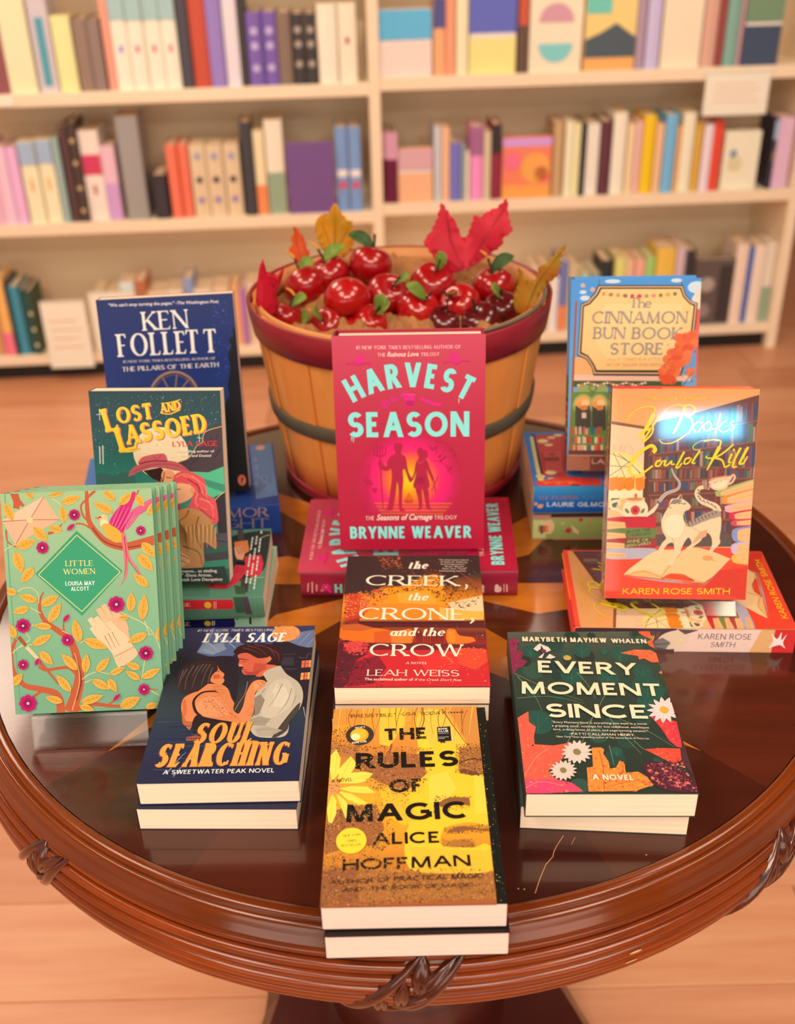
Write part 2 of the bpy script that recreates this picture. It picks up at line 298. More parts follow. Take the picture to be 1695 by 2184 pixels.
SHELF=[
('L1',0.92,[
 (0.167, 0.221, 0.276, '8a4a50', 'wine'),
 (0.222, 0.304, 0.268, 'f0dcb0', 'cream'),
 (0.309, 0.367, 0.26, 'c8bcc0', 'pale grey|teal strip'),
 (0.372, 0.428, 0.212, 'fae09a', 'butter yellow'),
 (0.431, 0.473, 0.202, '8c7466', 'taupe'),
 (0.474, 0.511, 0.201, '8a746a', 'greyish taupe'),
 (0.517, 0.542, 0.261, 'f49a84', 'coral'),
 (0.543, 0.59, 0.267, 'fbe2c6', 'white|teal top'),
 (0.592, 0.639, 0.265, 'fbe2c6', 'white|teal top'),
 (0.64, 0.689, 0.264, 'fbe2c6', 'white|teal top'),
 (0.69, 0.736, 0.263, 'fbe2c6', 'white|teal top'),
 (0.739, 0.773, 0.262, '46424a', 'charcoal'),
 (0.775, 0.825, 0.261, 'bb4a34', 'brick red'),
 (0.826, 0.871, 0.259, '8f78b8', 'violet'),
 (0.873, 0.917, 0.258, 'dcd0d4', 'pale lavender'),
 (0.919, 0.941, 0.257, '3c3838', 'black'),
 (0.942, 0.986, 0.206, '7458a4', 'purple|light rings'),
 (0.987, 1.031, 0.205, '7458a4', 'purple|light rings'),
 (1.032, 1.074, 0.203, '7e6858', 'brown'),
 (1.076, 1.112, 0.198, '383436', 'black|pale dots'),
 (1.114, 1.149, 0.197, '383436', 'black|pale dots'),
 (1.153, 1.211, 0.223, 'fbdcc4', 'pinkish white'),
 (1.214, 1.269, 0.223, 'f8d8be', 'white|red mark'),
]),
('R1',0.932,[
 (1.328, 1.497, 0.189, 'ffd0c4', 'pink and blue seaside cover F|top 5ab0dc .45'),
 (1.502, 1.538, 0.218, 'e8a878', 'peach|navy top'),
 (1.539, 1.569, 0.224, 'ff9a78', 'orange'),
 (1.571, 1.607, 0.223, 'f6dcb4', 'cream'),
 (1.61, 1.755, 0.234, 'f6d888', 'yellow and blue sky cover F|top 5a64b8 .52'),
 (1.76, 1.79, 0.218, '5e463c', 'dark brown|red top'),
 (1.793, 1.954, 0.229, 'ffd8ba', 'pale pink cover with two half discs F|discs'),
 (1.963, 2.121, 0.224, 'ecc87c', 'landscape cover with dark hill F|hill'),
 (2.124, 2.152, 0.209, 'a890a0', 'mauve'),
 (2.155, 2.199, 0.214, 'c0b4da', 'lavender'),
 (2.204, 2.328, 0.219, 'fad6b8', 'plain pale cream cover F'),
 (2.332, 2.377, 0.203, 'd0a08c', 'dusty pink'),
 (2.379, 2.397, 0.202, '964440', 'dark red'),
 (2.399, 2.44, 0.208, '7ca496', 'sage green'),
 (2.444, 2.458, 0.194, 'c898a0', 'rose'),
 (2.459, 2.577, 0.212, '3a4860', 'navy and green lettered cover F|top2 6e8c6c .42'),
]),
('L2',0.53,[
 (0.088, 0.13, 0.256, 'd8a8b8', 'dusky pink'),
 (0.13, 0.165, 0.24, 'f0bed0', 'pink'),
 (0.167, 0.201, 0.238, 'e2aed4', 'orchid pink'),
 (0.207, 0.258, 0.254, 'fbdcb6', 'cream|blue top'),
 (0.26, 0.308, 0.256, 'fbdcb6', 'cream|blue top'),
 (0.311, 0.334, 0.262, '96aca6', 'grey green'),
 (0.34, 0.362, 0.295, '583c3e', 'dark plum'),
 (0.364, 0.393, 0.306, '463630', 'black|gold marks'),
 (0.394, 0.455, 0.277, 'f8d6c8', 'white|crimson band'),
 (0.455, 0.499, 0.23, 'e0b4c0', 'pale pink|lavender base'),
 (0.515, 0.583, 0.317, '96918c', 'grey slipcase'),
 (0.605, 0.649, 0.139, '322e34', 'low black'),
 (0.659, 0.691, 0.227, 'ea7258', 'coral'),
 (0.693, 0.725, 0.226, 'ea7258', 'coral'),
 (0.73, 0.78, 0.226, 'd6bc98', 'beige|dark dots'),
 (0.781, 0.833, 0.224, 'd6bc98', 'beige|dark dots'),
 (0.835, 0.886, 0.223, 'd6bc98', 'beige|dark dots'),
 (0.893, 0.93, 0.289, '3c3a3e', 'black'),
 (0.932, 0.966, 0.26, 'f2d4a8', 'cream|orange base'),
 (0.969, 1.025, 0.29, 'f8d8c0', 'white|green base'),
 (1.033, 1.182, 0.219, '6e4c84', 'purple boxed set F'),
 (1.189, 1.228, 0.262, '7494c4', 'blue|red band'),
 (1.231, 1.27, 0.261, '7494c4', 'blue|red band'),
]),
('R2',0.552,[
 (1.33, 1.348, 0.223, '701e3e', 'maroon|pale top'),
 (1.349, 1.367, 0.223, '701e3e', 'maroon|pale top'),
 (1.368, 1.384, 0.222, '701e3e', 'maroon|pale top'),
 (1.387, 1.498, 0.167, 'ecae84', 'orange and mauve cover F|top d0a0a8 .4'),
 (1.502, 1.526, 0.232, 'c4c4c8', 'light grey'),
 (1.527, 1.553, 0.228, 'f0b48c', 'peach'),
 (1.554, 1.585, 0.182, '7070bc', 'blue violet'),
 (1.586, 1.601, 0.177, '8896a8', 'slate blue'),
 (1.602, 1.618, 0.154, 'f4dcbc', 'ivory'),
 (1.62, 1.66, 0.228, 'f08cc0', 'bright pink|mauve top'),
 (1.661, 1.685, 0.212, 'd0bc9c', 'beige'),
 (1.688, 1.717, 0.234, '8c2440', 'crimson|black top'),
 (1.721, 1.882, 0.188, 'ff7e5c', 'coral cover with orange suns F|suns'),
 (1.887, 1.918, 0.231, 'c09c70', 'tan'),  # shadow beside the coral cover, built as a tan book
 (1.923, 1.949, 0.234, 'fde2bc', 'cream'),
 (1.95, 1.975, 0.225, 'f6e0a8', 'pale yellow'),
 (1.976, 1.992, 0.228, '2c2a2e', 'black'),
 (1.994, 2.036, 0.223, 'f8dccc', 'pinkish white'),
 (2.038, 2.075, 0.23, '5c2c38', 'dark maroon'),
 (2.077, 2.121, 0.254, 'fbe4c8', 'white'),
 (2.125, 2.15, 0.219, 'f6caa0', 'light peach'),
 (2.151, 2.174, 0.226, 'e0b0a8', 'dusty rose'),
 (2.175, 2.214, 0.243, 'f4be14', 'yellow'),
 (2.217, 2.243, 0.216, 'f0b890', 'peach'),
 (2.245, 2.284, 0.244, '72b0e0', 'sky blue'),
 (2.287, 2.302, 0.207, 'eca860', 'orange'),
 (2.302, 2.343, 0.247, 'fae0c0', 'cream'),
 (2.347, 2.369, 0.216, 'd8a83c', 'mustard'),
 (2.372, 2.403, 0.211, 'e4d0dc', 'lavender white'),
 (2.406, 2.437, 0.218, 'e0442e', 'red'),
 (2.444, 2.563, 0.185, 'fae2c2', 'cream cover with small picture F|pic'),
 (2.598, 2.612, 0.219, '2e3040', 'black|blue top'),
 (2.615, 2.668, 0.222, 'd8b0c8', 'mauve pink|dark mark'),
]),
('L3',0.087,[
 (0.007, 0.035, 0.265, 'c88c60', 'tan'),
 (0.038, 0.072, 0.269, 'f6b060', 'orange tan|pink base'),
 (0.073, 0.083, 0.252, '32303c', 'navy'),
 (0.083, 0.116, 0.238, '3c889c', 'teal'),
 (0.116, 0.136, 0.229, '1c4e50', 'dark teal'),
 (0.136, 0.156, 0.223, '2e4c3c', 'dark green|cream marks'),
 (0.362, 0.393, 0.211, 'e8d0b0', 'cream'),
 (0.394, 0.444, 0.201, 'd8b890', 'tan'),
 (0.448, 0.498, 0.236, 'd4dcd8', 'pale grey'),
 (0.5, 0.538, 0.244, 'b06a48', 'rust'),
 (0.537, 0.6, 0.2, 'ecc8a0', 'peach'),
 (0.602, 0.657, 0.203, 'e8d4c0', 'cream'),
 (0.661, 0.693, 0.243, '8898c0', 'slate blue'),
 (0.693, 0.751, 0.204, 'f0d4b4', 'ivory'),
 (0.754, 0.809, 0.207, 'e4c0a0', 'sand'),
 (0.814, 0.841, 0.21, 'f4a868', 'light orange'),
 (0.841, 0.861, 0.199, 'b878b0', 'mauve'),
 (0.864, 0.915, 0.218, 'd8b8a0', 'beige'),
 (0.916, 0.966, 0.195, 'c89878', 'tan'),
 (0.969, 1.02, 0.214, 'b8a890', 'stone'),
]),
('R3',0.089,[
 (1.831, 1.86, 0.231, 'd8c0a8', 'beige'),
 (1.862, 1.893, 0.235, 'c8a890', 'sand'),
 (1.896, 1.93, 0.191, 'f0e4d4', 'white'),
 (1.93, 1.957, 0.248, '6e78b4', 'blue|orange base'),
 (1.959, 1.998, 0.231, 'c8b48c', 'tan'),
 (2.001, 2.036, 0.203, 'b0c0a0', 'pale green'),
 (2.038, 2.071, 0.201, '8c9c80', 'sage'),
 (2.071, 2.111, 0.242, '2a2a2c', 'black'),
 (2.118, 2.155, 0.251, 'd8d47c', 'yellow green'),
 (2.158, 2.187, 0.241, 'eaba98', 'pinkish tan'),
 (2.189, 2.224, 0.242, 'e4a890', 'salmon'),
 (2.226, 2.257, 0.247, '9ccc74', 'fresh green'),
 (2.259, 2.325, 0.277, 'e2b84c', 'mustard'),
 (2.327, 2.359, 0.279, 'ccb0b4', 'mauve grey'),
 (2.361, 2.395, 0.267, '302e32', 'black'),
 (2.404, 2.536, 0.232, '5c4e4a', 'black and white photo cover F|photo'),
 (2.536, 2.578, 0.28, 'f2ccb8', 'pinkish white'),
 (2.582, 2.597, 0.264, '2c62ba', 'blue'),
 (2.598, 2.64, 0.273, 'f2d0bc', 'pinkish white'),
 (2.642, 2.687, 0.281, 'd8ccb8', 'grey cream|green base'),
]),
]

for row, z, bk in SHELF:
    prev = None; i = 0
    bk = [q for q in bk if q[1] > (-.04 if row[0] == 'L' else 1.345) and (q[0] < 1.29 or row[0] == 'R')]
    while i < len(bk):
        n = 1
        while i + n < len(bk) and bk[i+n][4] == bk[i][4]: n += 1
        for k in range(n):
            s0, s1, h, c, d = bk[i+k]
            run = None if n == 1 else ORD[k] + ' from left'
            w_ = far_book(row, z, s0, s1, h, c, d, prev, run)
        b_ = bk[i][4].partition('|')[0].replace(' F', '')
        prev = (b_ if 'cover' in b_ or 'set' in b_ or 'slipcase' in b_ else b_ + (' one' if n == 1 else ' ones')).replace(' with two half discs', '').replace(' with dark hill', '').replace(' with orange suns', '').replace(' with small picture', '')
        i += n
# cards fixed to the shelf edges
def card(s0, s1, z0, z1, label, y=-.012, rot=0):
    r = empty('shelf_card', BM @ Matrix.Translation((s0, y, z0))); tag(r, label, 'card')
    b = MB(); b.box(0, s1 - s0, 0, .0015, 0, z1 - z0); b.build('card', mat('card_paper', ink_far('fbe4c8'), .6), r)
    b = MB()
    for k in range(4): b.box((s1-s0)*.14, (s1-s0)*(.86 - .08*(k % 2)), -.0006, 0, (z1-z0)*(.3 + .13*k), (z1-z0)*(.33 + .13*k))
    b.build('lettering', mat('card_ink', ink_far('dcb898'), .6), r)
    b = MB(); b.box(0, s1 - s0, 0, (.0118 if y < 0 else .004), z1 - z0 - .006, z1 - z0 - .003); b.build('clip', mat('acrylic_clip', (.8, .78, .74), .2), r)
card(2.345, 2.548, .795, .925, 'cream notice card hanging from the top right shelf')
card(.19, .335, .05, .285, 'blank white card standing in front of the bottom left shelf', y=-.02)
card(.345, .50, .09, .30, 'larger white card on the bottom left shelf behind the navy book', y=.01)
for s0, s1, z, y, lb in ((.13, .23, .925, 'x', 'white price strip on the top left shelf edge'),):
    b = MB(); b.box(0, s1 - s0, 0, .003, 0, .03); o = b.build('price_strip', mat('card_paper'), None); o.matrix_world = BM @ Matrix.Translation((s0, -.005, z - .034)); tag(o, lb, 'price strip')

# ================================================================== the round table
TC = Vector((.00888, .98573, TZ)); TR = .4449
table = empty('round_table', Matrix.Translation((TC.x, TC.y, 0)))
tag(table, 'round mahogany table with inlaid star top, reeded apron and carved leaf clasps', 'table')
def wood(name, c1, c2, scale, stretch, rough, coat, rot=0.0, con=.28, bump=.02):
    m = mat(name, hexc(c1), rough, .5, coat=coat, noise=(scale, stretch, hexc(c2), con), bump=(scale*6, bump, stretch), coat_rough=.07)
    for n in m.node_tree.nodes:
        if n.type == 'MAPPING': n.inputs['Rotation'].default_value[2] = rot
    return m
# dark fine pores and tiny nicks come from the grain noise
STAR = math.radians(-2)
def P2(r, a): return (TR*r*math.cos(a + STAR), TR*r*math.sin(a + STAR))
def flat_piece(name, pts, m, top=0.0, parent=table):
    b = MB(); n = len(pts); z1 = TZ + top; z0 = TZ - .004
    b.face([(x, y, z1) for x, y in pts]); 
    for k in range(n):
        (xa, ya), (xb, yb) = pts[k], pts[(k+1) % n]; b.face([(xa, ya, z0), (xb, yb, z0), (xb, yb, z1), (xa, ya, z1)])
    return b.build(name, m, parent)
RT_, RV_ = .86, .345
for k in range(8):
    t0 = k*math.pi/4
    wl = wood('inlay_light_%d' % k, 'b4681a', 'c87c26', 5, (1, 14, 1), .22, .5, t0, .25)
    wd = wood('inlay_dark_%d' % k, '3e1a0c', '5c2a12', 6, (1, 16, 1), .22, .5, t0, .25)
    sh = .9985
    flat_piece('star_panel', [P2(.002, t0 - .2), P2(RV_*sh, t0 - math.pi/8), P2(RT_*sh, t0 - .0012)], wl)
    flat_piece('star_panel', [P2(.002, t0 + .2), P2(RT_*sh, t0 + .0012), P2(RV_*sh, t0 + math.pi/8)], wd)
    for h in (0, 1):                                  # mahogany field between two star tips
        ta = t0 + h*math.pi/8
        wf_ = wood('field_%d' % ((k*2 + h) % 5), ['30100c', '3a150e', '2a0d0a', '35120c', '40180d'][(k*2+h) % 5], ['481a10', '502010', '3a140e', '461a0c', '582412'][(k*2+h) % 5], 4, (1, 12, 1), .2, .5, t0 + math.pi/8, .3)
        arc = [P2(1.0, ta + math.pi/8*j/6) for j in range(7)]
        tipv = [P2(RV_, t0 + math.pi/8)]
        if h == 0: pts = [P2(RT_, t0)] + arc + tipv
        else: pts = tipv + arc + [P2(RT_, t0 + math.pi/4)]
        flat_piece('field_panel', pts, wf_)
sub = MB(); sub.lathe([(0.0, TZ - .0041), (TR, TZ - .0041), (TR, TZ - .06), (0.0, TZ - .06)], 64); sub.build('core', mat('core_wood', hexc('2a0e08'), .5), table)
RIM = wood('rim_wood', '4a1c06', '7c380c', 5, (1, 1, 8), .16, .12, 0, .3); REED = wood('reed_wood', '561e06', '92400e', 7, (1, 1, 5), .2, .1, 0, .3)
def ring(name, prof, m, n=160):
    b = MB(); b.lathe([(TR + e, TZ + z) for e, z in prof], n); return b.build(name, m, table)
bead = [(0, -.004), (.0002, -.0008), (.0008, .0002)] + [(.0008 + .0105*(1 - math.cos(a))/2, .0002 + .0022*math.sin(a)) for a in [math.pi*k/8 for k in range(1, 8)]] + [(.0115, -.0002), (.0122, -.0012)]
ring('rim_bead', bead, RIM)
ogee = [(.0122, -.0012), (.0135, -.0002), (.0150, .0004), (.0168, -.0001), (.0185, -.0018), (.0200, -.0045), (.0212, -.0075), (.0228, -.0105), (.0246, -.0128), (.0258, -.0152), (.0256, -.0172), (.0236, -.0178)]
ring('rim_moulding', ogee, RIM)
# apron: reeds laid round a half-round section
def apron(t):                                        # t 0..1 down the section
    a = math.radians(48 - 128*t); return (-.010 + .036*math.cos(a) + .004, -.050 + .042*math.sin(a))
NREED = 9
for k in range(NREED):
    prof = []
    for j in range(9):
        t = (k + .03 + .94*j/8)/NREED; e, z = apron(t); e2, z2 = apron(t + .01); d = Vector((e2 - e, z2 - z)).normalized(); nrm = Vector((-d.y, d.x))
        if nrm.x < 0 and t < .3: nrm = -nrm
        bul = .0040*math.sqrt(max(0, 1 - ((j - 4)/4)**2)); n_ = Vector((math.cos(math.radians(48 - 128*t)), math.sin(math.radians(48 - 128*t))))
        prof.append((e + n_.x*bul, z + n_.y*bul))
    ring('reed', prof, REED)
b = MB(); b.lathe([(TR + apron(t/10)[0] - .0008, TZ + apron(t/10)[1]) for t in range(11)] + [(TR - .05, TZ - .095), (TR - .05, TZ - .02)], 128); b.build('apron', mat('groove_wood', hexc('1c0804'), .5), table)
# carved leaf clasps wrapped round the apron
CARVE = mat('carved_wood', hexc('30100a'), .25, .5, coat=.6, noise=(60, (1, 1, 1), hexc('5a2410'), .25), bump=(140, .15))
def on_apron(ang, t, lift):
    a = math.radians(48 - 128*t); e, z = apron(t); e += math.cos(a)*lift; z += math.sin(a)*lift
    return Vector(((TR + e)*math.cos(ang), (TR + e)*math.sin(ang), TZ + z))
def carved_leaf(parent, ang, u0, t0, u1, t1, wid, hgt, name='carved_leaf', groove=True):
    """a leaf from (u0,t0) to (u1,t1); u is metres along the rim, t down the section"""
    arc = .13; p0 = Vector((u0, t0*arc)); p1 = Vector((u1, t1*arc)); d = p1 - p0; n = Vector((-d.y, d.x)).normalized(); rows = []
    for i in range(15):
        s = i/14; w = wid*math.sin(math.pi*min(1, s*1.02))**.7*(1 - .25*s); row = []
        for j in range(9):
            q = (j - 4)/4; p = p0 + d*s + n*(q*w); 
            h = hgt*math.sqrt(max(0, 1 - q*q))*(.35 + .65*math.sin(math.pi*s)) 
            if groove: h -= hgt*.55*math.exp(-(q/.18)**2)*math.sin(math.pi*s)
            row.append(on_apron(ang + p.x/TR, min(.98, max(.0, p.y/arc)), .0022 + h))
        rows.append(row)
    b = MB(); b.grid(rows); return b.build(name, CARVE, parent)
for k in range(8):
    ang = math.radians([-92, -51, -4, 41, 86, 131, 176, -134.5][k]); cl_ = empty('leaf_clasp'); cl_.parent = table
    carved_leaf(cl_, ang, .022, -.02, -.052, .86, .006, .006, 'ribbon', False)       # the two ribbons that bound the clasp
    carved_leaf(cl_, ang, .052, -.02, -.012, .9, .006, .006, 'ribbon', False)
    back = MB(); back.grid([[on_apron(ang + (.026 + .014*q - .072*s)/TR, .02 + .86*s, .0016) for q in (-1, -.3, .3, 1)] for s in [i/10 for i in range(11)]]); back.build('ground', CARVE, cl_)
    for (u0, t0, u1, t1, w, h) in ((.014, .42, .018, .02, .0085, .007), (.000, .62, .004, .24, .0075, .006), (-.016, .82, -.012, .46, .0070, .006),
                                   (.010, .40, .042, .06, .0075, .007), (-.006, .64, .030, .34, .0080, .007), (-.024, .84, .010, .62, .0080, .006)):
        carved_leaf(cl_, ang, u0, t0, u1, t1, w, h)
# pedestal and foot
PED = wood('pedestal_wood', '3a140e', '54201a', 5, (1, 1, 8), .3, .3)
b = MB(); b.lathe([(.0, .70), (.26, .692), (.20, .66), (.12, .63), (.075, .58), (.065, .52), (.085, .46), (.105, .38), (.10, .30), (.075, .24), (.07, .2), (.10, .16), (.13, .12), (.13, .07)], 48); b.build('pedestal', PED, table)
base = []
for c in range(4):
    a0 = math.radians(-135 + 90*c + 4); a1 = a0 + math.pi/2
    for j in range(12):
        s = j/12; a = a0 + (a1 - a0)*s; r = .40 - .185*math.sin(math.pi*s)**.8; base.append((r*math.cos(a), r*math.sin(a)))
b = MB(); n = len(base)
for z0, z1, k0, k1 in ((.0, .045, 1, 1), (.045, .06, 1, .95), (.06, .075, .95, .90)):
    for i in range(n):
        (xa, ya), (xb, yb) = base[i], base[(i+1) % n]; b.face([(xa*k0, ya*k0, z0), (xb*k0, yb*k0, z0), (xb*k1, yb*k1, z1), (xa*k1, ya*k1, z1)])
for i in range(n):
    (xa, ya), (xb, yb) = base[i], base[(i+1) % n]; b.face([(xa*.9, ya*.9, .075), (xb*.9, yb*.9, .075), (0, 0, .075)])
b.build('foot', PED, table)
# wear: a long scratch and specks on the top, two chips on the reeds
WEAR = mat('bare_wood', hexc('c89468'), .6)
def strip(name, pts, w, z=TZ + .00012):
    b = MB()
    for (xa, ya), (xb, yb) in zip(pts, pts[1:]):
        d = Vector((xb - xa, yb - ya)).normalized()*w; b.face([(xa - d.y, ya + d.x, z), (xa + d.y, ya - d.x, z), (xb + d.y, yb - d.x, z), (xb - d.y, yb + d.x, z)])
    b.build(name, WEAR, table)
strip('scratch', [(.121, -.3731), (.1142, -.3834), (.1109, -.3895), (.1094, -.3946), (.1027, -.4024), (.0962, -.4161), (.0905, -.4303)], .00022)
strip('scratch', [(.1301, -.3755), (.1261, -.3827)], .00015)
for x, y in ((.078, -.4256), (.0826, -.4263), (.1844, -.3954)): strip('speck', [(x - .0005, y), (x + .0006, y + .0003)], .0005)
CHIP = mat('chip', hexc('d8b48c'), .6)
for a, t in ((-69.3, .36), (-69.6, .47)):
    b = MB(); b.face([on_apron(math.radians(a) + .012*math.cos(k*.628), t + .012*math.sin(k*.628), .0046) for k in range(10)]); b.build('chip', CHIP, table)

# ================================================================== lettering and print
# A small stroke alphabet: cap height 1; l = straight stem (x0,y0,x1,y1,serif ends), h = bar (x0,x1,y,serif), a = arc (cx,cy,rx,ry,from,to)
GL = {
 'A': (.78, [('l', 0, 0, .39, 1, 'b', 'n'), ('l', .78, 0, .39, 1, 'b', 't'), ('h', .15, .63, .33)]),
 'B': (.52, [('l', 0, 0, 0, 1, 'bt'), ('h', 0, .24, 1), ('a', .24, .765, .22, .235, -90, 90), ('h', 0, .26, .53), ('a', .26, .265, .26, .265, -90, 90), ('h', 0, .26, 0)]),
 'C': (.76, [('a', .43, .5, .43, .5, 48, 312)]), 'D': (.70, [('l', 0, 0, 0, 1, 'bt'), ('h', 0, .22, 1), ('a', .22, .5, .48, .5, -90, 90), ('h', 0, .22, 0)]),
 'E': (.46, [('l', 0, 0, 0, 1, 'bt'), ('h', 0, .46, 1, 'd'), ('h', 0, .38, .52), ('h', 0, .48, 0, 'u')]), 'F': (.44, [('l', 0, 0, 0, 1, 'bt'), ('h', 0, .45, 1, 'd'), ('h', 0, .36, .50)]),
 'G': (.80, [('a', .43, .5, .43, .5, 48, 330), ('h', .48, .82, .46), ('l', .80, .05, .80, .46, '')]), 'H': (.66, [('l', 0, 0, 0, 1, 'bt'), ('l', .66, 0, .66, 1, 'bt'), ('h', 0, .66, .52)]),
 'I': (.0, [('l', 0, 0, 0, 1, 'bt')]), 'J': (.34, [('l', .34, .3, .34, 1, 't'), ('a', .1, .28, .24, .28, 270, 360)]),
 'K': (.62, [('l', 0, 0, 0, 1, 'bt'), ('l', .05, .42, .58, 1, 't', 'n'), ('l', .20, .56, .64, 0, 'b', 't')]), 'L': (.44, [('l', 0, 0, 0, 1, 'bt'), ('h', 0, .46, 0, 'u')]),
 'M': (.90, [('l', .04, 0, .08, 1, 'b', 'n'), ('l', .08, 1, .45, .0, '', 't'), ('l', .82, 1, .45, .0, '', 'n'), ('l', .86, 0, .82, 1, 'b', 't')]), 'N': (.70, [('l', 0, 0, 0, 1, 'b', 'n'), ('l', 0, 1, .70, 0, 't', 't'), ('l', .70, 0, .70, 1, 't', 'n')]),
 'O': (.92, [('a', .46, .5, .46, .5, 0, 360)]), 'P': (.50, [('l', 0, 0, 0, 1, 'bt'), ('h', 0, .24, 1), ('a', .24, .74, .26, .26, -90, 90), ('h', 0, .24, .48)]),
 'Q': (.92, [('a', .46, .5, .46, .5, 0, 360), ('l', .55, .2, .85, -.12, '')]), 'R': (.58, [('l', 0, 0, 0, 1, 'bt'), ('h', 0, .24, 1), ('a', .24, .75, .25, .25, -90, 90), ('h', 0, .26, .50), ('l', .26, .50, .60, 0, 'b', 't')]),
 'S': (.54, [('a', .27, .745, .25, .255, 35, 270), ('a', .27, .255, .27, .255, 90, -145)]), 'T': (.66, [('l', .33, 0, .33, 1, 'b'), ('h', 0, .66, 1, 'D')]),
 'U': (.62, [('l', 0, .34, 0, 1, 't'), ('a', .31, .34, .31, .34, 180, 360), ('l', .62, .34, .62, 1, 't', 'n')]), 'V': (.74, [('l', 0, 1, .37, 0, 't', 't'), ('l', .74, 1, .37, 0, 't', 'n')]),
 'W': (1.06, [('l', 0, 1, .27, 0, 't', 't'), ('l', .53, 1, .27, 0, '', 'n'), ('l', .53, 1, .80, 0, '', 't'), ('l', 1.06, 1, .80, 0, 't', 'n')]), 'X': (.66, [('l', 0, 1, .66, 0, 'bt', 't'), ('l', .66, 1, 0, 0, 'bt', 'n')]),
 'Y': (.68, [('l', .34, 0, .34, .45, 'b'), ('l', 0, 1, .34, .42, 't', 't'), ('l', .68, 1, .34, .42, 't', 'n')]), 'Z': (.58, [('h', 0, .58, 1), ('l', .58, 1, 0, 0, '', 't'), ('h', 0, .58, 0)]),
 '1': (.2, [('l', .14, 0, .14, 1, 'b'), ('l', 0, .8, .14, 1, '', 'n')]), '2': (.5, [('a', .25, .74, .24, .26, -30, 165), ('l', .44, .58, .02, .04, '', 'n'), ('h', 0, .5, 0)]), '#': (.6, [('l', .1, 0, .25, 1, ''), ('l', .35, 0, .5, 1, ''), ('h', 0, .6, .33), ('h', 0, .6, .67)]),
 '&': (.7, [('a', .3, .76, .2, .24, 0, 360), ('a', .3, .27, .3, .27, 100, 330), ('l', .15, .6, .7, 0, '')]), ',': (.04, [('l', .04, .1, -.05, -.2, '')]), '.': (.02, [('l', .0, 0, .0, .14, '')]), "'": (.02, [('l', .02, .75, .02, 1, '')]),
 '"': (.2, [('l', .02, .75, .02, 1, ''), ('l', .18, .75, .18, 1, '')]), '-': (.3, [('h', 0, .3, .45)]), '~': (.62, [('h', 0, .62, .42)]), '(': (.14, [('a', .4, .45, .4, .6, 130, 230)]), ')': (.14, [('a', -.26, .45, .4, .6, -50, 50)]), '*': (.34, [('l', .17, .3, .17, .75, ''), ('l', 0, .4, .34, .65, ''), ('l', 0, .65, .34, .4, '')]),
 't': (.30, [('l', .13, .15, .13, .85, ''), ('h', 0, .32, .62), ('a', .25, .14, .12, .14, 180, 300)]), 'h': (.46, [('l', 0, 0, 0, 1, 'bt'), ('a', .23, .38, .22, .24, 0, 170), ('l', .45, 0, .45, .4, 'b')]), 'e': (.48, [('a', .25, .31, .25, .31, 5, 320), ('h', .02, .5, .33)]),
 'a': (.46, [('a', .22, .29, .22, .29, 20, 345), ('l', .45, 0, .45, .6, 'b')]), 'n': (.46, [('l', 0, 0, 0, .62, 'bt'), ('a', .23, .38, .22, .24, 0, 170), ('l', .45, 0, .45, .4, 'b')]), 'd': (.46, [('a', .22, .29, .22, .29, 15, 345), ('l', .45, 0, .45, 1, 'bt')]),
}
FONTS = {'S': (.205, .19, 0), 's': (.15, .14, 0), 'l': (.105, .10, 0), 'R': (.145, .055, .07), 'r': (.185, .085, .05), 'd': (.165, .08, .022), 'W': (.235, .21, 0), 'i': (.12, .05, .06)}
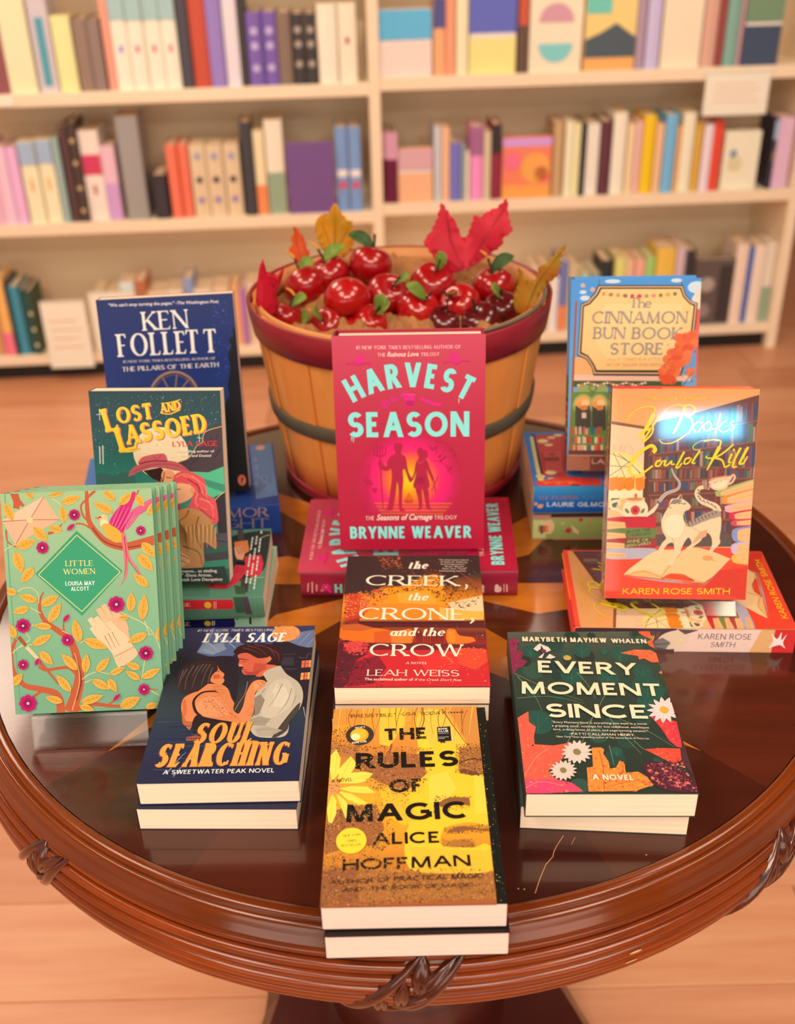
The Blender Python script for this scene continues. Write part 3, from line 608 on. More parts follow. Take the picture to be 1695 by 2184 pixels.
def glyph(ch, ox, sx, h, wt, wn, se):
    """polygons of one letter"""
    out = []
    ser = se*h
    def sy(y): return wn/2 + y*(h - wn)
    for p in GL[ch][1]:
        if p[0] == 'l':
            _, x0, y0, x1, y1 = p[:5]; fl = p[5] if len(p) > 5 else ''; wk = p[6] if len(p) > 6 else 't'
            w = wt if (wk == 't' or not se) else max(wn*1.15, wt*.42)
            X0, X1 = ox + x0*sx, ox + x1*sx
            yy = lambda y: 0 if y == 0 else (h if y == 1 else sy(y))
            Y0, Y1 = yy(y0), yy(y1); dx, dy = X1 - X0, Y1 - Y0; L = math.hypot(dx, dy) or 1
            hx = w/2*L/max(abs(dy), 1e-9) if abs(dy) > .3*abs(dx) else None
            if hx is not None:
                out.append([(X0 - hx, Y0), (X0 + hx, Y0), (X1 + hx, Y1), (X1 - hx, Y1)])
                if se:
                    for (X, Y, k) in ((X0, Y0, y0), (X1, Y1, y1)):
                        if (k == 0 and 'b' in fl) or (k in (1, .62) and 't' in fl):
                            s = 1 if k == 0 else -1; t = wn*.75; ww = hx + ser
                            out.append([(X - ww, Y), (X + ww, Y), (X + ww, Y + s*t), (X - ww, Y + s*t)]); out.append([(X - ww*.95, Y + s*t), (X + ww*.95, Y + s*t), (X + hx, Y + s*t*2.4), (X - hx, Y + s*t*2.4)])
            else:
                nx, ny = -dy/L*w/2, dx/L*w/2; out.append([(X0 + nx, Y0 + ny), (X0 - nx, Y0 - ny), (X1 - nx, Y1 - ny), (X1 + nx, Y1 + ny)])
        elif p[0] == 'h':
            _, x0, x1, y = p[:4]; Y = sy(y); X0, X1 = ox + x0*sx, ox + x1*sx
            if y in (0, 1) or x0 == 0: X0 -= (wt*.1)
            out.append([(X0, Y - wn/2), (X1, Y - wn/2), (X1, Y + wn/2), (X0, Y + wn/2)])
            if se and len(p) > 4:
                e = .16*h
                if p[4] in 'dD': out.append([(X1 - wn*1.4, Y), (X1, Y), (X1 + wn*.3, Y - e), (X1 - wn*.3, Y - e)])
                if p[4] == 'D': out.append([(X0 + wn*1.4, Y), (X0, Y), (X0 - wn*.3, Y - e), (X0 + wn*.3, Y - e)])
                if p[4] == 'u': out.append([(X1 - wn*1.4, Y), (X1, Y), (X1 + wn*.6, Y + e), (X1 + wn*.1, Y + e)])
        else:
            _, cx, cy, rx, ry, a0, a1 = p; n = max(6, int(abs(a1 - a0)/15)); RX, RY = rx*sx, ry*(h - wn); pts = []
            for k in range(n + 1):
                t = math.radians(a0 + (a1 - a0)*k/n); c, s = math.cos(t), math.sin(t); w = wn + (wt - wn)*abs(c)**1.2
                nx, ny = c*RY, s*RX; L = math.hypot(nx, ny) or 1; nx, ny = nx/L*w/2, ny/L*w/2; X, Y = ox + cx*sx + RX*c, sy(cy) + RY*s; pts.append(((X + nx, Y + ny), (X - nx, Y - ny)))
            for k in range(n): out.append([pts[k][0], pts[k+1][0], pts[k+1][1], pts[k][1]])
            if se and abs(a1 - a0) < 300 and ch in 'CSG':
                for k in (0, n):
                    if ch == 'G' and k == n: continue
                    (xa, ya), (xb, yb) = pts[k]; mx, my = (xa + xb)/2, (ya + yb)/2; s = 1 if my > h*.5 else -1; q = .13*h
                    out.append([(mx - wn*.3, my + s*q*.8), (mx + wn*.7, my + s*q*.8), (mx + wn*.7, my - s*q*.6), (mx + wn*.2, my - s*q*.6)])
    return out
def text_polys(txt, style, w, h, grow=0.0, track=.11):
    wt0, wn0, se = FONTS[style]; wt, wn = (wt0 + grow)*h, (wn0 + grow)*h
    tot = 0; n = 0
    for ch in txt:
        if ch == ' ': tot += .34; continue
        tot += GL[ch][0]; n += 1
    gaps = len(txt) - 1; adv = wt0*h; sp = (track*(.45 if se else 1) + se*1.1)*h; sx = (w - n*adv - gaps*sp)/max(tot, .01); 
    if sx < .12*h: sp = max(.02*h, (w - n*adv - tot*.3*h)/max(gaps, 1)); sx = (w - n*adv - gaps*sp)/max(tot, .01)
    x = 0; res = []
    for ch in txt:
        if ch == ' ': x += .34*sx + sp; continue
        gw = GL[ch][0]*sx; res.append((x, gw + adv, glyph(ch, x + adv/2, sx, h, wt, wn, se))); x += gw + adv + sp
    return res
_fc = {}
def builtin_text(txt, bold):
    """letters of Blender's own built-in face as triangles, normalised to width 1 and cap height 1"""
    k = (txt, bold)
    if k in _fc: return _fc[k]
    cu = bpy.data.curves.new('t', 'FONT'); cu.body = txt; cu.resolution_u = 2; cu.offset = bold; o = bpy.data.objects.new('t', cu); COL.objects.link(o)
    me = bpy.data.meshes.new_from_object(o.evaluated_get(bpy.context.evaluated_depsgraph_get())); v = np.array([p.co[:2] for p in me.vertices]); f = [tuple(p.vertices) for p in me.polygons]
    bpy.data.objects.remove(o); bpy.data.curves.remove(cu); bpy.data.meshes.remove(me)
    x0, x1 = v[:, 0].min(), v[:, 0].max(); v[:, 0] = (v[:, 0] - x0)/(x1 - x0); v[:, 1] /= .69
    _fc[k] = (v, f); return _fc[k]
def lerp(a, b, t): return tuple(a[i] + (b[i] - a[i])*t for i in range(len(a)))
def smooth_line(P, n=5):
    if len(P) < 3: return P
    out = []
    for i in range(len(P) - 1):
        p0, p1, p2, p3 = P[max(i-1, 0)], P[i], P[i+1], P[min(i+2, len(P)-1)]
        for k in range(n):
            t = k/n; out.append(tuple(.5*(2*p1[j] + (p2[j]-p0[j])*t + (2*p0[j]-5*p1[j]+4*p2[j]-p3[j])*t*t + (3*p1[j]-p0[j]-3*p2[j]+p3[j])*t**3) for j in (0, 1)))
    return out + [P[-1]]
def pairs(L): return [(L[i], L[i+1]) for i in range(0, len(L), 2)]
def inside(x, y, poly):
    c = False; j = len(poly) - 1
    for i in range(len(poly)):
        (xi, yi), (xj, yj) = poly[i], poly[j]
        if (yi > y) != (yj > y) and x < (xj - xi)*(y - yi)/(yj - yi) + xi: c = not c
        j = i
    return c
class Art:
    """flat print built up in thin layers; coordinates in millimetres on the printed face"""
    def __init__(s, W, H, step): s.pic = MB(); s.lets = []; s.W, s.H = W, H; s.z = .00008; s.step = step
    def poly(s, b, P, col, clip=True):
        if clip: P = s.clip(P)
        if len(P) < 3: return
        if len(P) == 3: b.face([(x, y, s.z) for x, y in P], col); return
        i0 = len(b.v); b.v += [(x, y, s.z) for x, y in P]
        for t in tessellate_polygon([[Vector((x, y, 0)) for x, y in P]]):
            a_, b_, c_ = t; (ax, ay), (bx_, by_), (cx_, cy_) = P[a_], P[b_], P[c_]
            if (bx_-ax)*(cy_-ay) - (by_-ay)*(cx_-ax) < 0: t = (a_, c_, b_)
            b.f.append(tuple(i0 + k for k in t)); b.c.append(col); b.smooth.append(False); b.mi.append(0)
    def clip(s, P):
        for ax, lim, sg in ((0, .3, 1), (0, s.W - .2, -1), (1, .2, 1), (1, s.H - .2, -1)):
            Q = []; n = len(P)
            for i in range(n):
                a, b = P[i], P[(i+1) % n]; ia, ib = sg*(a[ax] - lim) >= 0, sg*(b[ax] - lim) >= 0
                if ia: Q.append(a)
                if ia != ib: t = (lim - a[ax])/(b[ax] - a[ax]); Q.append((a[0] + (b[0]-a[0])*t, a[1] + (b[1]-a[1])*t))
            P = Q
            if len(P) < 3: return []
        return P
    def stroke(s, b, P, w0, w1, col, n=5):
        P = smooth_line(P, n); m = len(P); L = []; Rr = []
        for i, p in enumerate(P):
            q0, q1 = P[max(i-1, 0)], P[min(i+1, m-1)]; dx, dy = q1[0]-q0[0], q1[1]-q0[1]; l = math.hypot(dx, dy) or 1; w = (w0 + (w1 - w0)*i/(m-1))/2
            L.append((p[0] - dy/l*w, p[1] + dx/l*w)); Rr.append((p[0] + dy/l*w, p[1] - dx/l*w))
        z0 = s.z
        for i in range(m - 1): s.z = z0 + (i % 3)*8e-7; s.poly(b, [Rr[i], Rr[i+1], L[i+1], L[i]], col)
        s.z = z0 + 2.4e-6
    def run(s, items):
        for it in items:
            k = it[0]; s.z += s.step; pic = s.pic
            if k in 'pqP':
                P = pairs(it[2])
                if k == 'P' or (k == 'p' and len(P) > 6):               # drawn outlines run through their points in curves
                    n_ = len(P); Q = smooth_line(P[-2:] + P + P[:2], 3); P = Q[6:6 + 3*n_]
                s.poly(pic, P, ink(it[1]))
            elif k == 'e':
                _, hx, cx, cy, rx, ry, rot = it; c, q = math.cos(rot), math.sin(rot)
                s.poly(pic, [(cx + rx*math.cos(t)*c - ry*math.sin(t)*q, cy + rx*math.cos(t)*q + ry*math.sin(t)*c) for t in [2*math.pi*j/28 for j in range(28)]], ink(hx))
            elif k == 's': s.stroke(pic, pairs(it[4]), it[2], it[3], ink(it[1]))
            elif k == 'G':                              # printed colour blend: rings of an ellipse, outside in
                _, cols, cx, cy, rx, ry, n = it; C_ = [ink(c) for c in cols]
                for j in range(n):
                    f = j/(n-1)*(len(C_)-1); i = min(int(f), len(C_)-2); col = lerp(C_[i], C_[i+1], f - i); sc = 1 - j/n
                    s.poly(pic, [(cx + rx*sc*math.cos(t), cy + ry*sc*math.sin(t)) for t in [2*math.pi*q/36 for q in range(36)]], col); s.z += s.step*.4
            elif k == 'V':                              # vertical blend over a quad region x0,y0(top)..x1,y1
                _, cols, x0, ya, x1, yb = it; C_ = [ink(c) for c in cols]; n = len(C_) - 1
                for j in range(n):
                    y0, y1 = ya + (yb-ya)*j/n, ya + (yb-ya)*(j+1)/n; i0 = len(pic.v); pic.v += [(x0, y1, s.z), (x1, y1, s.z), (x1, y0, s.z), (x0, y0, s.z)]
                    pic.f.append((i0, i0+1, i0+2, i0+3)); pic.c.append([C_[j+1], C_[j+1], C_[j], C_[j]]); pic.smooth.append(False); pic.mi.append(0)
            elif k == 'x':                              # splatter: small irregular flecks inside an outline
                _, cols, n, s0, s1, seed, P = it; P = pairs(P); rr = random.Random(seed); X = [p[0] for p in P]; Y = [p[1] for p in P]; C_ = [ink(c) for c in cols]; d = 0; tries = 0; zb = s.z
                while d < n and tries < n*6:
                    tries += 1; x, y = rr.uniform(min(X), max(X)), rr.uniform(min(Y), max(Y))
                    if not inside(x, y, P): continue
                    d += 1; s.z = zb + (d % 16)*8e-7; r = s0 + (s1 - s0)*rr.random()**3; a = rr.random()*6; m = rr.choice((3, 4, 5))
                    s.poly(pic, [(x + r*rr.uniform(.6, 1.2)*math.cos(a + 6.283*j/m), y + r*rr.uniform(.5, 1.1)*math.sin(a + 6.283*j/m)) for j in range(m)], rr.choice(C_))
            elif k == 'L':                              # leaf: fill, edge, vein, base, tip, width
                _, fill, edge, vein, bx, by, tx, ty, w = it; dx, dy = tx-bx, ty-by; ln = math.hypot(dx, dy) or 1; nx, ny = -dy/ln, dx/ln
                def shape(g): 
                    o_ = []
                    for sd in (1, -1):
                        for j in range(8):
                            t = j/8 if sd > 0 else 1 - j/8; ww = (w/2 + g)*math.sin(math.pi*t**.85)**.9; o_.append((bx + dx*t + nx*ww*sd, by + dy*t + ny*ww*sd))
                    return o_
                if edge: s.poly(pic, shape(.35), ink(edge)); s.z += s.step*.5
                s.poly(pic, shape(0), ink(fill)); s.z += s.step*.5
                s.stroke(pic, [(bx, by), (bx + dx*.88, by + dy*.88)], .35, .2, ink(vein), 1)
                for t in (.3, .5, .68):
                    for sd in (1, -1): s.stroke(pic, [(bx + dx*t, by + dy*t), (bx + dx*(t+.14) + nx*w*.3*sd, by + dy*(t+.14) + ny*w*.3*sd)], .28, .15, ink(vein), 1)
            elif k == 'F':                              # flower: petal, line, eye, centre, radius, petals
                _, petal, line, eye, cx, cy, r, n = it
                for j in range(n):
                    t = 6.283*j/n; c_, q = math.cos(t), math.sin(t)
                    s.poly(pic, [(cx + r*(u*c_ - v*q), cy + r*(u*q + v*c_)) for u, v in ((.05, -.12), (.45, -.3), (.85, -.3), (1, -.1), (.94, 0), (1, .1), (.85, .3), (.45, .3), (.05, .12))], ink(petal))
                s.z += s.step*.5
                for j in range(n*2):
                    t = 6.283*j/n/2; s.stroke(pic, [(cx + r*.2*math.cos(t), cy + r*.2*math.sin(t)), (cx + r*.68*math.cos(t), cy + r*.68*math.sin(t))], r*.09, r*.03, ink(line), 1)
                s.z += s.step*.5; s.poly(pic, [(cx + r*.17*math.cos(6.283*j/10), cy + r*.17*math.sin(6.283*j/10)) for j in range(10)], ink(eye))
            elif k == 'B':                              # row of little book spines: quad corners, count, seed, colours
                _, Q, n, seed, cols = it; Q = pairs(Q); rr = random.Random(seed); x = 0.0; C_ = [ink(c) for c in cols]
                ed = [0]
                while ed[-1] < 1: ed.append(min(1, ed[-1] + rr.uniform(.6, 1.4)/n))
                for j in range(len(ed) - 1):
                    a, b_ = ed[j] + .12/n, ed[j+1]; top = rr.uniform(.72, .98)
                    def pt(u, v): return lerp(lerp(Q[3], Q[2], u), lerp(Q[0], Q[1], u), v)
                    s.poly(pic, [pt(a, 0), pt(b_, 0), pt(b_, top), pt(a, top)], rr.choice(C_))
            elif k == 't':
                _, hx, st, txt, x0, y0, x1, y1, h, slant, arc, grow = it; let = MB(); s.lets.append(let); kk_ = INKK[0]; INKK[0] = max(kk_, .92); col = ink(hx); INKK[0] = kk_; dx, dy = x1-x0, y1-y0; w = math.hypot(dx, dy); ux, uy = dx/w, dy/w
                if st in 'bB':
                    v, f = builtin_text(txt, .0 if st == 'b' else .018); i0 = len(let.v)
                    for (vx, vy) in v:
                        X, Y = vx*w + vy*h*slant, vy*h; let.v.append((x0 + X*ux - Y*uy, y0 + X*uy + Y*ux, s.z))
                    for q in f: let.f.append(tuple(i0 + j for j in q)); let.c.append(col); let.smooth.append(False); let.mi.append(0)
                    continue
                if arc: Rr = (w*w/4 + arc*arc)/(2*arc); al = 2*math.asin(w/2/Rr); wl = Rr*al
                else: wl = w
                zb = s.z
                for (gx, gw, polys) in text_polys(txt, st, wl, h, grow):
                    for np_, P in enumerate(polys):
                        s.z = zb + (np_ % 16)*8e-7
                        Q = []
                        for X, Y in P:
                            X += Y*slant
                            if arc:
                                m_ = gx + gw/2; th = (m_ - wl/2)/Rr; lx = X - m_; c_, q_ = math.cos(th), math.sin(th)
                                X, Y = w/2 + Rr*q_ + lx*c_ + Y*q_, arc - Rr + Rr*c_ - lx*q_ + Y*c_
                            Q.append((x0 + X*ux - Y*uy, y0 + X*uy + Y*ux))
                        s.poly(let, Q, col, clip=False)
                s.z = zb + 1.4e-5
        return s
PRINT = print_mat('cover_print', rough=.42, spec=.25); PRINT_GLOSS = print_mat('jacket_print', rough=.4, spec=.2, coat=.8, bump=(150, .30)); PRINT_MATT = print_mat('matt_print', rough=.6, spec=.15)
def put_art(face, W, H, items, z0, m=None, side=None, sc=1.0, thick=1.0):
    """print on a book: face = the cover (or spine) part it belongs to; sizes in mm, z0 = height of that face in the book (m)"""
    A_ = Art(W, H, max(1.6e-6, min(1e-5, .0003/max(1, len(items))))).run(items); m = m or PRINT; out = []
    for b, nm in [(A_.pic, 'illustration')] + [(k, 'lettering') for k in A_.lets]:
        if not b.f: continue
        if side is None: b.v = [(x*sc/1000, y*sc/1000, z0 + z) for x, y, z in b.v]
        else: b.v = [(-z, (side - x/1000)*sc, y*thick/1000) for x, y, z in b.v]
        out.append(b.build(nm, m, face))
    return out
def spine_of(root): return [c for c in bpy.data.objects if c.parent is root and c.name.split('.')[0] == 'spine'][0]

# ================================================================== books on the table
def pages_mat(name, c1='ffe4c8', c2='f6d4b2'):
    if name in MATS: return MATS[name]
    m = mat(name, ink(c1), .75, .2); nt = m.node_tree; b = nt.nodes['Principled BSDF']
    tc = nt.nodes.new('ShaderNodeTexCoord'); mp = nt.nodes.new('ShaderNodeMapping'); mp.inputs['Scale'].default_value = (3, 3, 1400)
    n = nt.nodes.new('ShaderNodeTexNoise'); n.inputs['Scale'].default_value = 1.0; n.inputs['Detail'].default_value = 2
    r = nt.nodes.new('ShaderNodeValToRGB'); r.color_ramp.elements[0].position = .25; r.color_ramp.elements[1].position = .6
    r.color_ramp.elements[0].color = (*ink(c2), 1); r.color_ramp.elements[1].color = (*ink(c1), 1)
    nt.links.new(tc.outputs['Object'], mp.inputs[0]); nt.links.new(mp.outputs[0], n.inputs['Vector']); nt.links.new(n.outputs[0], r.inputs[0]); nt.links.new(r.outputs[0], b.inputs['Base Color'])
    bp = nt.nodes.new('ShaderNodeBump'); bp.inputs['Strength'].default_value = .25; bp.inputs['Distance'].default_value = .0004
    nt.links.new(n.outputs[0], bp.inputs['Height']); nt.links.new(bp.outputs[0], b.inputs['Normal'])
    return m
PAGE = pages_mat('page_edges')
def standing(W, T, pos, yaw, lean, roll=0):
    a = Vector((math.cos(yaw), math.sin(yaw), 0)); n = Vector((-math.sin(yaw), math.cos(yaw), 0)); u = math.cos(lean)*Vector((0, 0, 1)) + math.sin(lean)*n
    a2 = math.cos(roll)*a + math.sin(roll)*u; u2 = -math.sin(roll)*a + math.cos(roll)*u; w = a2.cross(u2)
    return frame(a2, u2, Vector(pos) - a2*W/2 - w*T)
def lying(W, front, z, yaw):                         # cover up, foot of the book towards us; front = middle of the foot edge
    a = Vector((math.cos(yaw), math.sin(yaw), 0)); u = Vector((-math.sin(yaw), math.cos(yaw), 0)); p = Vector((front[0], front[1], TZ + z)) - a*W/2
    return frame(a, u, p)
def spine_out(H, front, z, yaw):                     # cover up, spine towards us, head of the book to the left
    y = yaw + math.pi/2; a = Vector((math.cos(y), math.sin(y), 0)); u = Vector((-math.sin(y), math.cos(y), 0)); p = Vector((front[0], front[1], TZ + z)) - u*H/2
    return frame(a, u, p)
def paperback(name, mw, W, H, T, label, col, group=None, front_w=None, curl=0.0, gloss=.35, page=None):
    r = empty(name, mw); tag(r, label, 'book', group); c = .0005
    cm = mat('cover_' + col + '_%g' % gloss, ink(col), gloss, .3); page = page or PAGE
    b = MB(); b.box(c, W - .0006, .0004, H - .0004, c, T - c); b.build('page_block', page, r, bevel=.0006)
    b = MB(); b.box(0, W, 0, H, 0, c); b.build('back_cover', cm, r)
    b = MB(); n = 4; e = .0022
    prof = [(e, 0)] + [(e - e*math.sin(math.pi/2*k/n), e - e*math.cos(math.pi/2*k/n)) for k in range(1, n)] + [(0, e), (0, T - e)] + [(e - e*math.cos(math.pi/2*k/n), T - e + e*math.sin(math.pi/2*k/n)) for k in range(1, n + 1)]
    b.grid([[(x, y, z) for y in (0, H)] for x, z in prof]); b.build('spine', cm, r)
    fw = front_w or W; b = MB(); nx = 14; ny = 8
    def lift(x, y): return curl*(max(0, x/fw - .15)**2)*(1 - .9*y/H) if curl else 0.0
    top = [[(e + (fw - e)*i/nx, H*j/ny, T + lift(e + (fw - e)*i/nx, H*j/ny)) for j in range(ny + 1)] for i in range(nx + 1)]
    b.grid(top); b.grid([[(x, y, z - c) for x, y, z in q] for q in top][::-1])
    for edge in ([q[0] for q in top], [q[-1] for q in top][::-1], top[-1], top[0][::-1]):
        b.grid([[p, (p[0], p[1], p[2] - c)] for p in edge], smooth=False)
    fc = b.build('front_cover', cm, r)
    r['_T'] = T; r['_W'] = W
    return r, fc
def hardcover(name, mw, W, H, T, label, col, group=None, gloss=.3, board=None, page=None, coat=0.0):
    r = empty(name, mw); tag(r, label, 'book', group); bd = .0028; cm = mat('cover_' + col + '_%g_%g' % (gloss, coat), ink(col), gloss, .45, coat=coat, coat_rough=.12)
    bm_ = cm if board is None else mat('board_' + board, ink(board), .5); page = page or PAGE
    b = MB(); b.box(.006, W - .004, .0035, H - .0035, bd, T - bd); b.build('page_block', page, r)
    b = MB(); b.box(.004, W, 0, H, 0, bd); b.build('back_cover', cm, r, bevel=.0007)
    b = MB(); b.box(.004, W, 0, H, T - bd, T); fc = b.build('front_cover', cm, r, bevel=.0007)
    n = 10; b = MB(); out = []; inn = []
    for k in range(n + 1):
        a = math.pi*k/n; out.append((.0045 - .0045*abs(math.sin(a))**.55, T/2 - T/2*math.cos(a))); inn.append((.0060 - .0040*abs(math.sin(a))**.55, T/2 - (T/2 - .0012)*math.cos(a)))
    loop = out + inn[::-1]; b.grid([[(x, y, z) for y in (0, H)] for x, z in loop], closeu=True)
    for y in (0, H):
        for k in range(n): b.face([(out[k][0], y, out[k][1]), (out[k+1][0], y, out[k+1][1]), (inn[k+1][0], y, inn[k+1][1]), (inn[k][0], y, inn[k][1])])
    b.build('spine', cm, r)
    if board:                                         # cloth boards showing at head and foot inside the jacket
        b = MB(); b.box(.004, W*.34, H, H + .0012, T - bd, T - .0006); b.build('spine_cloth', mat('board_' + 'd02040', ink('d8203c'), .5), r)
        b = MB(); b.box(W*.34, W - .006, H, H + .0012, T - bd, T - .0006); b.build('board_edge', bm_, r)
    r['_T'] = T; r['_W'] = W
    return r, fc
ACRYL = None
def acrylic():
    global ACRYL
    if ACRYL: return ACRYL
    m = bpy.data.materials.new('clear_acrylic'); m.use_nodes = True; nt = m.node_tree; nt.nodes.clear()
    o = nt.nodes.new('ShaderNodeOutputMaterial'); mx = nt.nodes.new('ShaderNodeMixShader'); t = nt.nodes.new('ShaderNodeBsdfTransparent'); g = nt.nodes.new('ShaderNodeBsdfGlossy')
    t.inputs[0].default_value = (.965, .975, .97, 1); g.inputs['Roughness'].default_value = .08
    lw_n = nt.nodes.new('ShaderNodeLayerWeight'); pw = nt.nodes.new('ShaderNodeMath'); pw.operation = 'POWER'; pw.inputs[1].default_value = 3.0
    ad = nt.nodes.new('ShaderNodeMath'); ad.operation = 'MULTIPLY_ADD'; ad.inputs[1].default_value = .55; ad.inputs[2].default_value = .06
    nt.links.new(lw_n.outputs['Facing'], pw.inputs[0]); nt.links.new(pw.outputs[0], ad.inputs[0])
    nt.links.new(ad.outputs[0], mx.inputs[0]); nt.links.new(t.outputs[0], mx.inputs[1]); nt.links.new(g.outputs[0], mx.inputs[2]); nt.links.new(mx.outputs[0], o.inputs[0])
    ACRYL = m; return m
def easel(pos, yaw, lean, T, zbase, width, label, backh=.12):
    """clear stand: foot, ledge with upturned lip, sloping back. pos = middle of the book's front foot edge"""
    a = Vector((math.cos(yaw), math.sin(yaw), 0)); n = Vector((-math.sin(yaw), math.cos(yaw), 0)); p = Vector(pos); t = .003
    r = empty('book_stand', Matrix(((a.x, n.x, 0, p.x), (a.y, n.y, 0, p.y), (0, 0, 1, TZ + zbase), (0, 0, 0, 1)))); tag(r, label, 'book stand', 'clear book stands')
    h = p.z - (TZ + zbase); D = T/math.cos(lean) + .004; w = width/2; s, c = math.sin(lean), math.cos(lean)
    def sheet(nm, prof):
        b = MB(); q = []
        for i, (y, z) in enumerate(prof):
            y2, z2 = prof[min(i+1, len(prof)-1)]; y1, z1 = prof[max(i-1, 0)]; d = Vector((y2 - y1, z2 - z1)).normalized(); q.append((y - d.y*t/2, z + d.x*t/2, y + d.y*t/2, z - d.x*t/2))
        loop = [(k[0], k[1]) for k in q] + [(k[2], k[3]) for k in q][::-1]
        b.grid([[(x, y, z) for y, z in loop] for x in (-w, w)], closev=True, smooth=False)
        b.face([(-w, y, z) for y, z in loop]); b.face([(w, y, z) for y, z in loop][::-1]); b.build(nm, acrylic(), r)
    lo = h - .0022; Dd = T + .0012
    sheet('lip', [(-.0150, .0016), (-.0040, max(lo + .003, .006))])
    sheet('ledge', [(-.0035, lo + .0006), (Dd*c, max(lo - Dd*s, .0016))])
    sheet('back', [(Dd*c + .0022, max(lo - Dd*s, .0016)), (Dd*c + .0022 + s*backh, max(lo - Dd*s, .0016) + c*backh)])
    return r
# ---- positions and sizes in metres
BOOKS = {}
D = math.radians
HV, HVf = hardcover('hardcover_book', standing(.160, .034, (.0152, .9943, TZ + .0397), D(-2), D(9.5), D(.2)), .160, .241, .034, 'crimson hardcover with turquoise title and sunset couple, standing before the apple basket', 'a01c3c', gloss=.32)
easel((.0152, .9943, TZ + .0397), D(-2), D(9.5), .034, .0342, .12, 'clear stand holding up the crimson hardcover', .1)
HF, HFf = hardcover('hardcover_book', spine_out(.2385, (.0105, .9585), .0, D(-2)), .163, .2385, .0340, 'crimson hardcover lying flat, spine out, under the standing crimson one', '981a38', gloss=.3)
CR = []
for k, (fx, fy, yw) in enumerate(((.0045, .738, -1.2), (.0085, .7325, -2.1), (.009, .7314, -1.8))):
    CR.append(paperback('paperback_book', lying(.140, (fx, fy), .0206*k + .0001*k, D(yw)), .140, .216, .0204, ['lowest of the three fiery orange and black paperbacks, behind the yellow stack', 'middle of the three fiery orange and black paperbacks behind the yellow stack', 'top paperback of fiery autumn river scene, behind the yellow face paperback'][k], '3a2a26', 'orange and black paperbacks stacked in the middle'))
RU = []
for k, (fx, fy, yw) in enumerate(((.0064, .5012, 0), (.0048, .5059, -.4))):
    RU.append(paperback('paperback_book', lying(.134, (fx, fy), .0250*k + .0003*k, D(yw)), .134, .212, .0246, ['lower pink-edged paperback overhanging the table rim, under the yellow face one', 'paperback with yellow tinted face and bold black title at the table edge'][k], '14100e', 'yellow face paperbacks at the front edge', front_w=None if k == 0 else .126, curl=0, page=pages_mat('page_pink', 'ffd6c8', 'f8c8b8')))
SO = []
for k, (fx, fy, yw) in enumerate(((-.1557, .6281, -2.0), (-.1526, .6336, -.4))):
    SO.append(paperback('paperback_book', lying(.1337, (fx, fy), .0245*k + .0002*k, D(yw)), .1337, .2113, .0242, ['lower navy paperback, only its page edges showing, under the embracing couple', 'navy paperback with embracing couple and orange title, on top of its twin'][k], '20223e', 'navy romance paperbacks at the left front'))
EM = []
for k, (fx, fy, yw) in enumerate(((.1627, .6153, -5.0), (.165, .6072, -1.9))):
    EM.append(paperback('paperback_book', lying(.137, (fx, fy), .0258*k + .0002*k, D(yw)), .137, .213, .0256, ['lower leaf-covered paperback, only page edges showing, at the right front', 'dark green paperback with autumn leaves, daisies and cream title, topmost at right'][k], '2c3a32', 'leaf-covered paperbacks at the right front'))
LW = []
lp = Vector((-.2861, .7450, TZ + .0314)); ly, ll = D(1.8), D(24.9); ln = Vector((-math.sin(ly), math.cos(ly), 0)); lw_ = -(Vector((math.cos(ly), math.sin(ly), 0)).cross(math.cos(ll)*Vector((0, 0, 1)) + math.sin(ll)*ln))
for k in range(4):
    p_ = lp + lw_*(.0174*k) + Vector((.0035*k, 0, 0)) + (math.cos(ll)*Vector((0, 0, 1)) + math.sin(ll)*ln)*(.0004*k)
    LW.append(hardcover('hardcover_book', standing(.135, .0165, p_, ly, ll, D(-.2)), .135, .2025, .0165, ['mint green hardcover with bird, gloves and flowers, front of its row', 'second mint green flowered hardcover, behind the one with the bird', 'third mint green flowered hardcover from the front', 'rearmost mint green flowered hardcover, next to the cowboy paperback'][k], '74a884', 'mint green hardcovers on the clear stand', gloss=.4, page=pages_mat('page_mint', 'cfe0c4', 'a8c8a8')))
easel(lp, ly, ll, .0695, .0, .105, 'clear stand under the mint green hardcovers', .13)
# left side
AR, ARf = paperback('paperback_book', spine_out(.238, (-.2595, 1.0850), .0, D(8)), .164, .238, .042, 'thick blue paperback lying flat under the dark blue standing one', '24489c', gloss=.35)
fo_p = Vector((-.2550, 1.1117, TZ + .051))
FO, FOf = paperback('paperback_book', standing(.1543, .034, fo_p, D(5), D(13.4)), .1543, .2359, .034, 'dark blue paperback with white serif lettering standing at the left back', '1c2c66', gloss=.35)
easel(fo_p, D(5), D(13.4), .034, .0423, .12, 'clear stand behind the dark blue paperback', .1)
SA, SAf = paperback('paperback_book', spine_out(.203, (-.2440, .9040), .0, D(-1)), .132, .203, .0235, 'pale green and navy paperback flat at the bottom, under the teal one', '9cd0b8', gloss=.4)
SB, SBf = paperback('paperback_book', spine_out(.203, (-.2420, .8930), .0238, D(1.5)), .134, .203, .0265, 'teal paperback lying flat, red name plate on spine, under the cowboy one', '5c8c78', gloss=.4)
lo_p = Vector((-.2412, .9123, TZ + .0575))
LO, LOf = paperback('paperback_book', standing(.131, .024, lo_p, D(-1.6), D(15.2), D(-.5)), .131, .2015, .024, 'paperback with cowboy and red-haired woman under the moon, standing', '2c4c50', gloss=.4)
easel(lo_p, D(-1.6), D(15.2), .024, .0505, .09, 'clear stand holding the cowboy paperback', .1)
